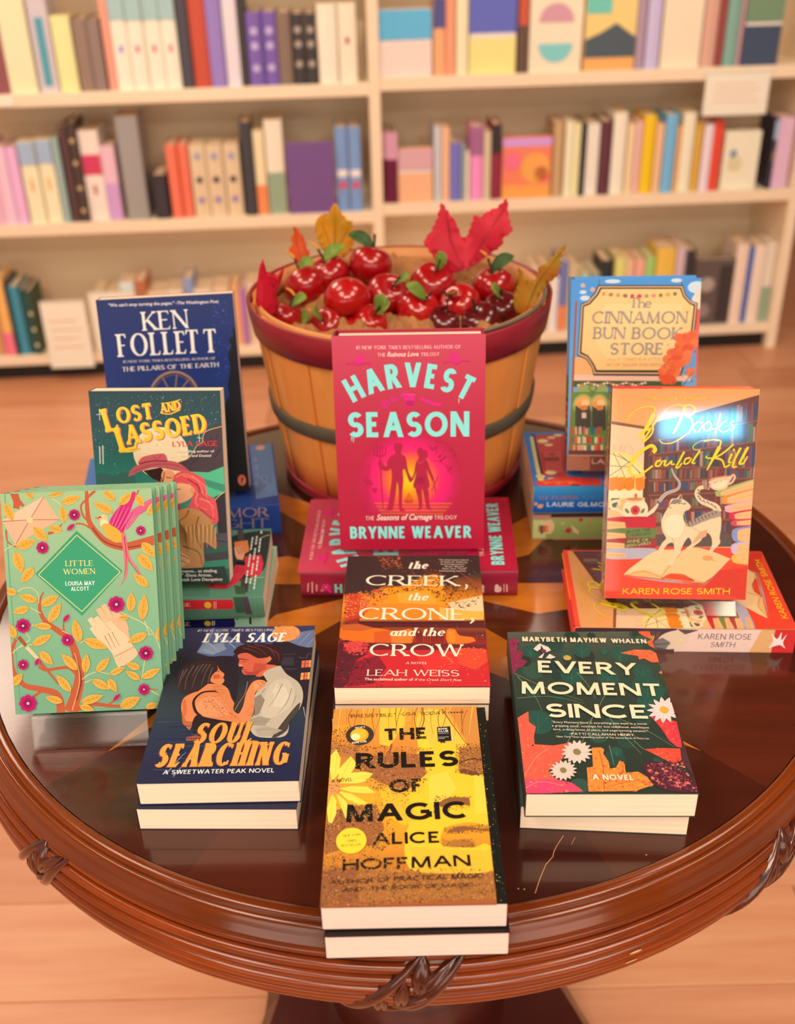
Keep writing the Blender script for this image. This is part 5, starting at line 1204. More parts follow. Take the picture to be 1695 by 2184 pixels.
ART['FOLLETT'] = (155, 237, [
['V',['20336e','1e3278','203880','1c3474','182a60','141e44'],0,237,155,0],
['x',['2c50a8','3460b8','24489c'],160,.4,1.6,3,[130.5,227.4,149.4,230.2,147.9,171.9,136.6,130.2,125.9,138.6]],
['p','16141c',[150.9,194.5,151.7,188.8,146.1,183.4,148.3,175.7,143.7,166.4,145.1,152.9,141.8,137.6,140,129.9,140.4,118.2,134.4,106.8,130.7,87.3,127.8,59.5,120.6,-1.14,157.9,-3.8,157.2,57.6,156.3,136.8,156.5,194.2]],
['p','0e0e12',[130.6,107,159.7,109.2,157.9,-3.8,121.6,-1.21]],
['t','e8dce0','B','"We can\'t stop turning the pages." -The Washington Post',13.5,228.9,138.2,226.7,3.3,.12,0,0],
['t','f4ece4','R','KEN',49.7,199.6,101.6,199.9,21.3,0,0,0],
['t','f4ece4','R','FOLLE',18.4,171,96.8,170.6,26.2,0,0,0],
['t','f4ece4','R','TT',95.3,170.7,133,170.1,27.1,0,0,0],
['t','e0d8dc','r','#1 NEW YORK TIMES BESTSELLING AUTHOR OF',22.2,163.9,128.6,161.9,2.65,0,0,0],
['t','f0e8e4','r','THE PILLARS OF THE EARTH',20.1,153.9,131.6,153.1,5.1,0,0,0],
['s','b08868',2.67,2.64,[104.7,116.5,104.7,122.8,103.7,128.9,101.6,134.5,98.6,139.6,94.7,143.8,90.1,147,85,149.1,79.5,150,74,149.7,68.5,148.2,63.3,145.6,58.6,141.9,54.6,137.4,51.4,132.1,49.1,126.2,47.9,120]],
['s','7c5c48',1.14,1.13,[101.2,116.7,101.3,122.3,100.4,127.7,98.6,132.7,95.9,137.1,92.5,140.8,88.5,143.7,84,145.6,79.2,146.4,74.3,146.1,69.4,144.8,64.9,142.5,60.7,139.2,57.2,135.2,54.4,130.5,52.4,125.3,51.3,119.8]],
['s','a07858',1.52,1.51,[76.2,118.2,95,139.9]],
['s','a07858',1.52,1.51,[76.2,118.2,82.4,146.8]],
['s','a07858',1.52,1.51,[76.2,118.2,65.5,144]],
['e','ec6c44',146.6,13.9,4.9,6.8,0],
['e','f6e4d8',146.7,13.1,1.76,3.5,0],
['p','1c1c20',[145.4,15.7,147.1,18,148.5,15.1,147.2,9.8,145.3,9.9]],
])
ART['ARMOR'] = (164, 238, [
['V',['4c78b8','4470b4','3c64ac','3058a0','284c98','20408c'],0,238,164,0],
['p','6488bc',[168.8,31.2,169.5,1.97,20.1,.98,16.2,27.3]],
['e','f0b0a0',153,16.7,6.7,6,0],
['s','a8bcd8',.81,.81,[55.4,30.5,52.3,24.4]],
['s','a8bcd8',.63,.63,[62,25.8,50.6,25.3]],
['s','a8bcd8',.82,.82,[75.8,27.8,72.7,21.6]],
['s','a8bcd8',.64,.64,[82.7,23,71,22.6]],
['s','a8bcd8',.83,.83,[97.5,28.4,94.3,22.1]],
['s','a8bcd8',.65,.65,[104.6,23.6,92.5,23.1]],
['s','a8bcd8',.85,.84,[119.8,28.9,116.5,22.5]],
['s','a8bcd8',.66,.66,[127.1,23.9,114.7,23.5]],
['s','9cb8dc',.71,.72,[39.1,14.1,46,11.1,58,15,66.5,19.2,75.5,16.1,72.7,11.7,59.6,13.2,51.2,18.9]],
])
ART['ARMORSP'] = (238, 42, [
['t','c8a890','R','THE ARMOR',98.6,34.5,222.9,25.7,12.3,0,0,0],
['t','a89898','R','OF LIGHT',105,18.8,222.9,10,13,0,0,0],
])
ART['LOST'] = (132, 203, [
['V',['24454e','264c54','2a6060','308074','388c7c','3c8878','347060','2c5c50'],0,203,132,0],
['x',['e8f0e8','c8dcd8'],420,.12,.5,5,[-0.82,200.2,134.3,199.6,134.3,168.2,108.4,161.7,42.5,165.3,-4.6,116.5,-2.14,165.4]],
['x',['e8f0e8','c8dcd8'],90,.12,.45,6,[-2.14,165.4,42.2,160.3,44,118,-1.29,116.5]],
['e','f6dcb4',68.6,139.7,28.2,26.9,0],
['x',['e8c89c','f8e8c8'],40,.8,2.5,3,[46.8,155.2,91.5,155.1,90,131.5,46.7,131.6]],
['p','3c6c64',[-2.2,115.6,10.7,119,18.8,116.4,29.1,119.8,39,117.2,38,104.3,-2.29,104.4]],
['p','4a3c44',[133.4,167.2,115,161.3,111.4,150.8,105.9,147.4,96.9,134.8,86.6,130.6,85.4,124.7,105.7,114.4,135.9,117.7]],
['s','e8c080',.66,.67,[133.4,167.2,115,161.3,111.4,150.8,105.9,147.4,96.9,134.8,86.6,130.6]],
['s','2c2430',.99,.33,[121.2,154.9,114.1,146.6]],
['s','2c2430',.99,.33,[128.1,159.9,124.2,149.9]],
['s','2c2430',.99,.33,[112.2,141.5,105.1,133.1]],
['s','2c2430',.99,.33,[128.9,143.2,121.7,133.1]],
['s','2c2430',1,.33,[106.8,134.8,98.1,128.1]],
['p','58c094',[96,120.4,116,119.5,133.3,126.2,134.9,98.9,124.5,92,104.7,97.3]],
['p','3c9478',[105.7,114.4,133.6,105.8,134.8,97.2,115.1,104.1]],
['p','342c38',[121.2,93.8,135,100.6,134.2,51.9,122.4,52]],
['s','f0d090',.67,.67,[135,101.5,126.4,95.5,121.1,90.3]],
['p','2c6854',[63.1,27.2,134.2,51.9,131.6,-1.53,61,-3.3]],
['p','54505c',[78.3,52,134.4,55.5,133.7,41.4,101,34.3,77.4,37.9]],
['p','4a444c',[80.2,27.2,131.8,36,132.2,27.1,90,20.1]],
['s','20282c',.85,.85,[105,44.9,122.1,46.7,130.5,44.9]],
['p','3c8c74',[100.4,23.6,133,27.1,132.5,16.4,103.4,16.5]],
['p','c02c40',[61.9,109.4,71.6,104.2,80.8,92.2,86.6,76.5,85.1,52,64.5,48.5,59.9,80.1]],
['p','201a1c',[66.4,102.5,81.5,102.5,82.5,92.1,73.9,88.7,67.5,93.9]],
['p','3a2024',[49.3,121.4,67.9,124.8,72.5,117.9,66.9,109.4,58.7,112.8]],
['p','f0a474',[69.3,121.3,80.1,120.5,80.9,114.5,78.7,111.1,81.8,107.6,79,102.8,71.5,102.9,66.8,107.7]],
['p','28181c',[66.2,104.6,78.2,103.9,79.4,100.8,74.3,95.6,67.8,97.4]],
['s','3a2024',.84,.84,[72.2,114.5,78,113.6]],
['s','28181c',.84,.83,[62.4,118,67.2,114.5,68.5,109.4,70.9,119.6]],
['p','c86068',[34.1,115.3,37.7,123.2,46.5,128.2,65,131.6,83.3,130.6,94.5,123,95.3,119.9,82.7,121.3,62.9,124.8,45.9,120.6]],
['p','d4606c',[44.8,128.6,49,135.3,60.5,138.3,70.5,139.2,73.7,136.9,74.3,130.5,63.3,130.9,53.2,129.6]],
['s','8c3444',1.33,1.33,[45.5,128.6,60,131.6,74.7,131.2]],
['s','a84450',.84,.83,[37.5,119.7,56.4,126.8,79.8,127.8,94.4,121.6]],
['s','a84450',.67,.67,[60.5,138,63.5,133.2,68.8,137.6]],
['p','e8545c',[79.7,112.8,84.2,119.2,96,120.4,109,114.4,112.7,105.8,113,97.2,121.1,90.3,123,79.9,123.2,67.7,118,64.2,113.1,67.8,108.3,73,100.1,76.5,93.8,83.5,97.8,93.8,88.3,104.2]],
['s','f48874',1.34,.5,[89.1,116.2,102.2,112.7,108.3,102.4,109.4,92.1]],
['s','f48874',1.34,.5,[99.1,116.1,111.8,104.1,112.8,92.1,120.6,81.7]],
['s','f48874',1.34,.51,[95.2,107.6,103,97.3,100.7,86.9,108.6,78.2]],
['s','f48874',1.34,.51,[104.4,92.1,115.8,86.9,118.5,74.7,116.5,67.7]],
['s','f48874',1.34,.5,[108.1,99,101,92.1,103.9,83.4,113.8,79.9]],
['s','f48874',1.34,.5,[82.3,114.5,92.5,117.9,103.9,112.7]],
['s','8c2030',1,.5,[93.9,112.7,105.1,104.1,104.4,92.1]],
['s','8c2030',1,.5,[103.6,107.6,107.9,95.5,116,90.3]],
['s','8c2030',1.01,.51,[103.9,83.4,111.8,74.7,119.9,69.5]],
['p','f4b084',[78.2,103.9,81.2,107.6,88.6,108.3,96.8,105.9,100.1,99,96,92.1,87.3,87.6,81.5,87,80.1,91.1,77.7,95.6,77.3,99.1]],
['s','3a2024',.84,.84,[81.8,101.5,86.5,102.1]],
['s','a03840',1.01,1.01,[78.5,92.5,81.8,91.8]],
['e','e89c78',98.5,100.7,2.34,3.8,0],
['s','b86848',.67,.67,[89,88.7,93.6,80]],
['p','c8905c',[79.9,76.5,86.9,80.9,97,81.7,108.5,76.5,118,64.2,120.3,44.9,118.2,37.8,106.7,44.9,103.4,16.5,66,20.1,67.2,37.9,75.6,62.6]],
['p','c88a50',[83.5,80,90.2,80,103.3,73,95.3,52,91.2,41.4,78.3,52]],
['s','8c5a30',1.01,.34,[87.5,64.3,88.1,45]],
['s','e0b478',1.01,.34,[89.7,63.4,89.9,42.1]],
['s','8c5a30',1.02,.34,[91.8,62.5,91.8,39.3]],
['s','e0b478',1.02,.34,[94,61.7,94.2,45]],
['s','8c5a30',1.01,.34,[96.3,64.3,96,42.1]],
['s','e0b478',1.01,.34,[98.5,63.4,97.9,39.3]],
['s','8c5a30',1.01,.34,[100.6,62.5,100.3,44.9]],
['s','e0b478',1.01,.34,[102.8,61.6,102.2,42.1]],
['s','8c5a30',1.01,.34,[105.1,64.3,104,39.3]],
['s','e0b478',1.01,.34,[107.3,63.4,106.4,44.9]],
['s','8c5a30',1.01,.34,[109.4,62.5,108.3,42.1]],
['s','e0b478',1.01,.34,[111.6,61.6,110.2,39.3]],
['s','8c5a30',1.01,.34,[113.9,64.2,112.5,44.9]],
['s','e0b478',1.01,.34,[116.1,63.4,114.4,42.1]],
['s','8c5a30',1.01,.34,[118.2,62.5,116.3,39.2]],
['s','e0b478',1.01,.34,[120.4,61.6,118.6,44.9]],
['s','40281c',.68,.25,[79.6,73.1,76.3,52]],
['s','40281c',.68,.25,[80.6,71.5,77.5,50.5]],
['s','40281c',.68,.25,[81.5,69.9,78.8,48.9]],
['s','40281c',.68,.25,[82.4,68.3,80,47.3]],
['s','40281c',.68,.25,[83.3,66.8,81.3,45.7]],
['s','40281c',.68,.25,[84.2,65.2,82.6,44.1]],
['s','40281c',.68,.26,[85.1,63.6,83.8,42.5]],
['s','40281c',.68,.26,[86,62,85.1,40.9]],
['s','40281c',.68,.26,[87,60.5,86.3,39.3]],
['s','40281c',.68,.26,[87.9,58.9,87.6,37.7]],
['s','40281c',.68,.26,[88.8,57.3,88.9,36.1]],
['s','40281c',.68,.26,[89.7,55.7,90.2,34.5]],
['p','ecac7c',[67.2,37.9,77.5,39.7,90.5,29,91.9,23.6,83,18.3,67.7,20.1]],
['s','6c3c28',.68,.68,[70.4,34.4,83.8,30.8,90.4,27.2]],
['s','6c3c28',.68,.68,[68.3,29,81.8,25.4,88.4,21.9]],
['s','6c3c28',.68,.68,[68,23.7,79.8,21]],
['s','281c18',.84,.34,[79.8,74.8,73.7,59.1,67.2,37.9]],
['s','281c18',.84,.34,[103.3,73,98.9,55.5,104.6,37.9]],
['s','281c18',.85,.34,[84.4,41.4,101,34.3,103.6,20.1]],
['s','281c18',.84,.34,[93.6,80,89.8,73,79.2,66.1]],
['p','26403c',[62.3,15.6,127.5,19.1,131.6,-1.89,64.5,-3.3]],
['p','2c302c',[106.8,14.7,123.6,9.3,119.5,-2.97,105.8,-2.96]],
['t','d8786c','r','L',16.5,160.9,29.5,163.7,23.5,0,0,.04],
['t','d8786c','r','OST',28.3,169.2,65,174.7,16.2,.05,0,.04],
['t','d8786c','r','AND',72.4,179.9,92.7,183.8,9,.1,0,.04],
['t','d8786c','r','L',28.9,140.1,47.1,144.3,24.9,0,0,.04],
['t','d8786c','r','ASSOED',36.1,147.7,118,160.5,19.6,.05,0,.04],
['t','f4c828','r','L',15.4,161.7,28.4,164.5,23.5,0,0,.02],
['t','f4c828','r','OST',27.2,170,63.9,175.5,16.2,.05,0,.02],
['t','f4c828','r','AND',71.3,180.8,91.6,184.6,9,.1,0,.02],
['t','f4c828','r','L',27.8,141,46,145.1,24.9,0,0,.02],
['t','f4c828','r','ASSOED',35,148.6,116.9,161.3,19.6,.05,0,.02],
['s','f4c828',1.15,1.15,[71,181.1,79.8,179.7,91.3,184]],
['s','f4c828',.98,.98,[72.3,190.3,82.2,191.6,91.9,194.2]],
['s','f4c828',2.66,1,[28.3,141.8,39.1,141.8,48.5,144.8]],
['t','e8344c','r','LYLA SAGE',81.3,146.4,127.1,146.9,5.4,0,0,0],
['t','e8d8d0','B','bestselling author of',85.2,140.3,123.2,140.5,2.36,0,0,0],
['t','e8d8d0','B','Done and Dusted',88.9,135.7,119.5,135.9,2.54,.2,0,0],
['s','d8e4dc',1.17,1.16,[6,129,6.9,147]],
['s','d8e4dc',1.17,1.16,[9.1,128.3,10.2,148]],
['s','f0f4e8',.49,.5,[9.8,185.3,9.3,173.7]],
['s','f0f4e8',.49,.49,[6.3,179.4,12.6,180]],
['s','f0f4e8',.5,.5,[106.4,155.8,111.3,154.6]],
['s','f0f4e8',.5,.5,[108.7,159.2,108.7,150.8]],
['t','e8dcd0','B','"...an attractive romance... as sizzling',44.9,11.9,119,12.9,3.2,0,0,0],
['t','e8dcd0','B','as it is vulnerable." -Elena Armas,',44.6,7.2,113.6,8.2,3.2,0,0,0],
['t','e8dcd0','B','author of The Spanish Love Deception',44.2,2.51,124.1,3.5,3.2,.15,0,0],
])
ART['SAGE'] = (134, 203, [
['V',['5c8c78','4c7c6c','568c78','609880','5c9078','588c74'],0,203,134,0],
['p','28383c',[112,44.4,123.1,38.3,128.2,1.01,78.9,.76,47,3.4,34.2,17.8,31.7,30.8,70.8,40.4]],
['p','54484c',[140.9,40,140.4,32.7,110.8,29.1,107.4,34.9]],
['s','e8d890',.82,.82,[115.2,10.3,120.4,1.52]],
['s','e8d890',.58,.58,[34,15.8,34.8,1.6]],
['p','e88a50',[107.8,39.9,110.5,25.1,87.7,21.4,80.8,27.5,88.8,37.1]],
['p','f0a880',[96.4,38.9,99.6,31.2,84.3,25.9,69.8,26.6,72.2,33.6,81.4,36.5]],
['s','5c3024',.5,.5,[96.2,35.8,81.1,31.5]],
['s','5c3024',.5,.5,[97.9,33,80.9,28.5]],
['s','5c3024',.5,.5,[95.8,30.8,84.4,26.9]],
['p','d8384c',[77,25.2,79.4,7.7,61.1,4,40.1,4.8,35.6,14.1,41.4,23.1]],
['p','b82c40',[20.3,59.9,15.6,40.6,25.1,33.1,48.5,24.7,59,24.6,59.6,33.4,35.3,34,27,60.7]],
['p','d03848',[59.7,34.4,57.1,23.5,43.2,23.3,28.1,27.7,20.2,35.4,18,50.2,26.4,51.1,30.4,36.4]],
['p','141820',[67.7,34.2,65.2,24.2,58.9,23.2,61,33.6]],
['s','4c1420',.49,.48,[57.3,25.5,43.7,31]],
['s','4c1420',.49,.48,[53.6,23.7,38.3,27.6]],
['s','4c1420',.49,.48,[55.9,31.2,45.5,32.1]],
['p','4c4044',[34.7,25.4,24,16.9,7.4,16.5,11.2,24.3]],
['p','3c5c44',[21.7,31.8,17.5,20.1,4.2,18.1,4.9,28.4]],
['s','e4e4d8',1.62,1.63,[24.5,19.7,29.6,19.8]],
['s','e4e4d8',1.63,1.63,[30.7,19.8,35.9,19.8]],
['s','e4e4d8',1.64,1.64,[37,19.8,42.2,19.8]],
['s','e4e4d8',1.64,1.65,[43.3,19.8,48.6,19.8]],
['s','e4e4d8',1.66,1.67,[56.2,19.8,61.6,19.8]],
['s','e4e4d8',1.67,1.67,[62.8,19.8,68.2,19.8]],
['s','e4e4d8',1.68,1.68,[69.4,19.8,74.8,19.8]],
['s','e4e4d8',1.68,1.69,[76,19.8,81.5,19.9]],
['s','e4e4d8',1.7,1.71,[89.6,19.9,95.2,19.9]],
['s','e4e4d8',1.71,1.72,[96.4,19.9,102.1,19.9]],
['s','e4e4d8',1.72,1.73,[103.4,19.9,109.1,19.9]],
['s','e4e4d8',1.73,1.74,[110.4,19.9,116.2,19.9]],
['s','e4e4d8',1.62,1.62,[23,15.1,27.6,15.1]],
['s','e4e4d8',1.62,1.63,[28.6,15.1,33.3,15.1]],
['s','e4e4d8',1.64,1.64,[40,15.1,44.8,15.1]],
['s','e4e4d8',1.65,1.65,[45.8,15.1,50.6,15.1]],
['s','e4e4d8',1.65,1.66,[51.7,15.1,56.5,15.1]],
['s','e4e4d8',1.66,1.67,[57.5,15.1,62.4,15.1]],
['s','e4e4d8',1.68,1.68,[69.5,15.1,74.4,15.2]],
['s','e4e4d8',1.68,1.69,[75.5,15.2,80.5,15.2]],
['s','e4e4d8',1.69,1.7,[81.6,15.2,86.7,15.2]],
['s','e4e4d8',1.7,1.71,[87.8,15.2,92.9,15.2]],
['s','e4e4d8',1.71,1.72,[100.3,15.2,105.5,15.2]],
['s','e4e4d8',1.72,1.73,[106.6,15.2,111.8,15.2]],
['s','e4e4d8',1.73,1.74,[113,15.2,118.3,15.2]],
['s','e4e4d8',1.6,1.61,[12.7,10.4,18.3,10.4]],
['s','e4e4d8',1.61,1.62,[19.5,10.4,25.1,10.4]],
['s','e4e4d8',1.62,1.63,[26.4,10.4,32,10.4]],
['s','e4e4d8',1.63,1.64,[33.3,10.4,39,10.5]],
['s','e4e4d8',1.65,1.66,[47.4,10.5,53.3,10.6]],
['s','e4e4d8',1.66,1.66,[54.6,10.6,60.5,10.6]],
['s','e4e4d8',1.67,1.67,[61.8,10.6,67.8,10.6]],
['s','e4e4d8',1.68,1.68,[69.2,10.6,75.2,10.7]],
['s','e4e4d8',1.69,1.7,[84.1,10.7,90.3,10.7]],
['s','e4e4d8',1.7,1.71,[91.6,10.7,97.9,10.8]],
['s','e4e4d8',1.71,1.72,[99.3,10.8,105.7,10.8]],
['s','e4e4d8',1.72,1.73,[107,10.8,113.5,10.8]],
['s','e4e4d8',1.74,1.75,[122.8,10.9,129.4,10.9]],
])
ART['SAGESP'] = (203, 26.5, [
['p','d82c38',[36.9,28.1,170.9,23.6,172.4,16.4,169.7,11.7,35.1,17.1]],
['t','f0d0b8','r','LYLA SAGE',82.2,18.1,127.7,17.1,4.5,0,0,0],
['e','f0c030',145.3,17.9,3.7,4.1,0],
['s','f0a8a0',1,1.01,[152.3,22.1,151.3,13]],
['s','f0a8a0',.84,.84,[154.1,22,153.2,12.9]],
['p','3c5c48',[172.2,27.7,180.5,27.2,182.8,6.5,173.5,7]],
['p','504850',[180.5,27.2,187.2,26.9,190.1,4,183.4,4.4]],
])
ART['SAGE2SP'] = (203, 23.5, [
['p','1c2060',[30.5,19.7,170.9,20.6,171.7,10.4,169.1,1.85,27.6,2.21]],
['t','e0d8d0','r','LYLA SAGE',77,7.3,124.3,8.6,5.5,0,0,0],
['e','f0c838',142.4,11.7,3.5,3.4,0],
['s','e0e0e0',1.03,1.04,[148,15,147.3,8.7]],
['s','e0e0e0',.86,.86,[149.9,15,149.2,9.1]],
['s','283848',.86,.86,[124.3,26,123.5,19.7]],
['s','283848',.86,.86,[134.6,25.8,133.8,19.5]],
['s','283848',.86,.86,[141.4,25.7,140.7,19.4]],
['s','283848',.86,.86,[162,25.3,161.3,19]],
['s','283848',1.03,1.03,[164.8,19,173.3,18.8,173.9,15.6]],
['p','1c2c30',[187.5,22.8,189.5,22.8,188.7,10.1,186.3,10.1]],
])
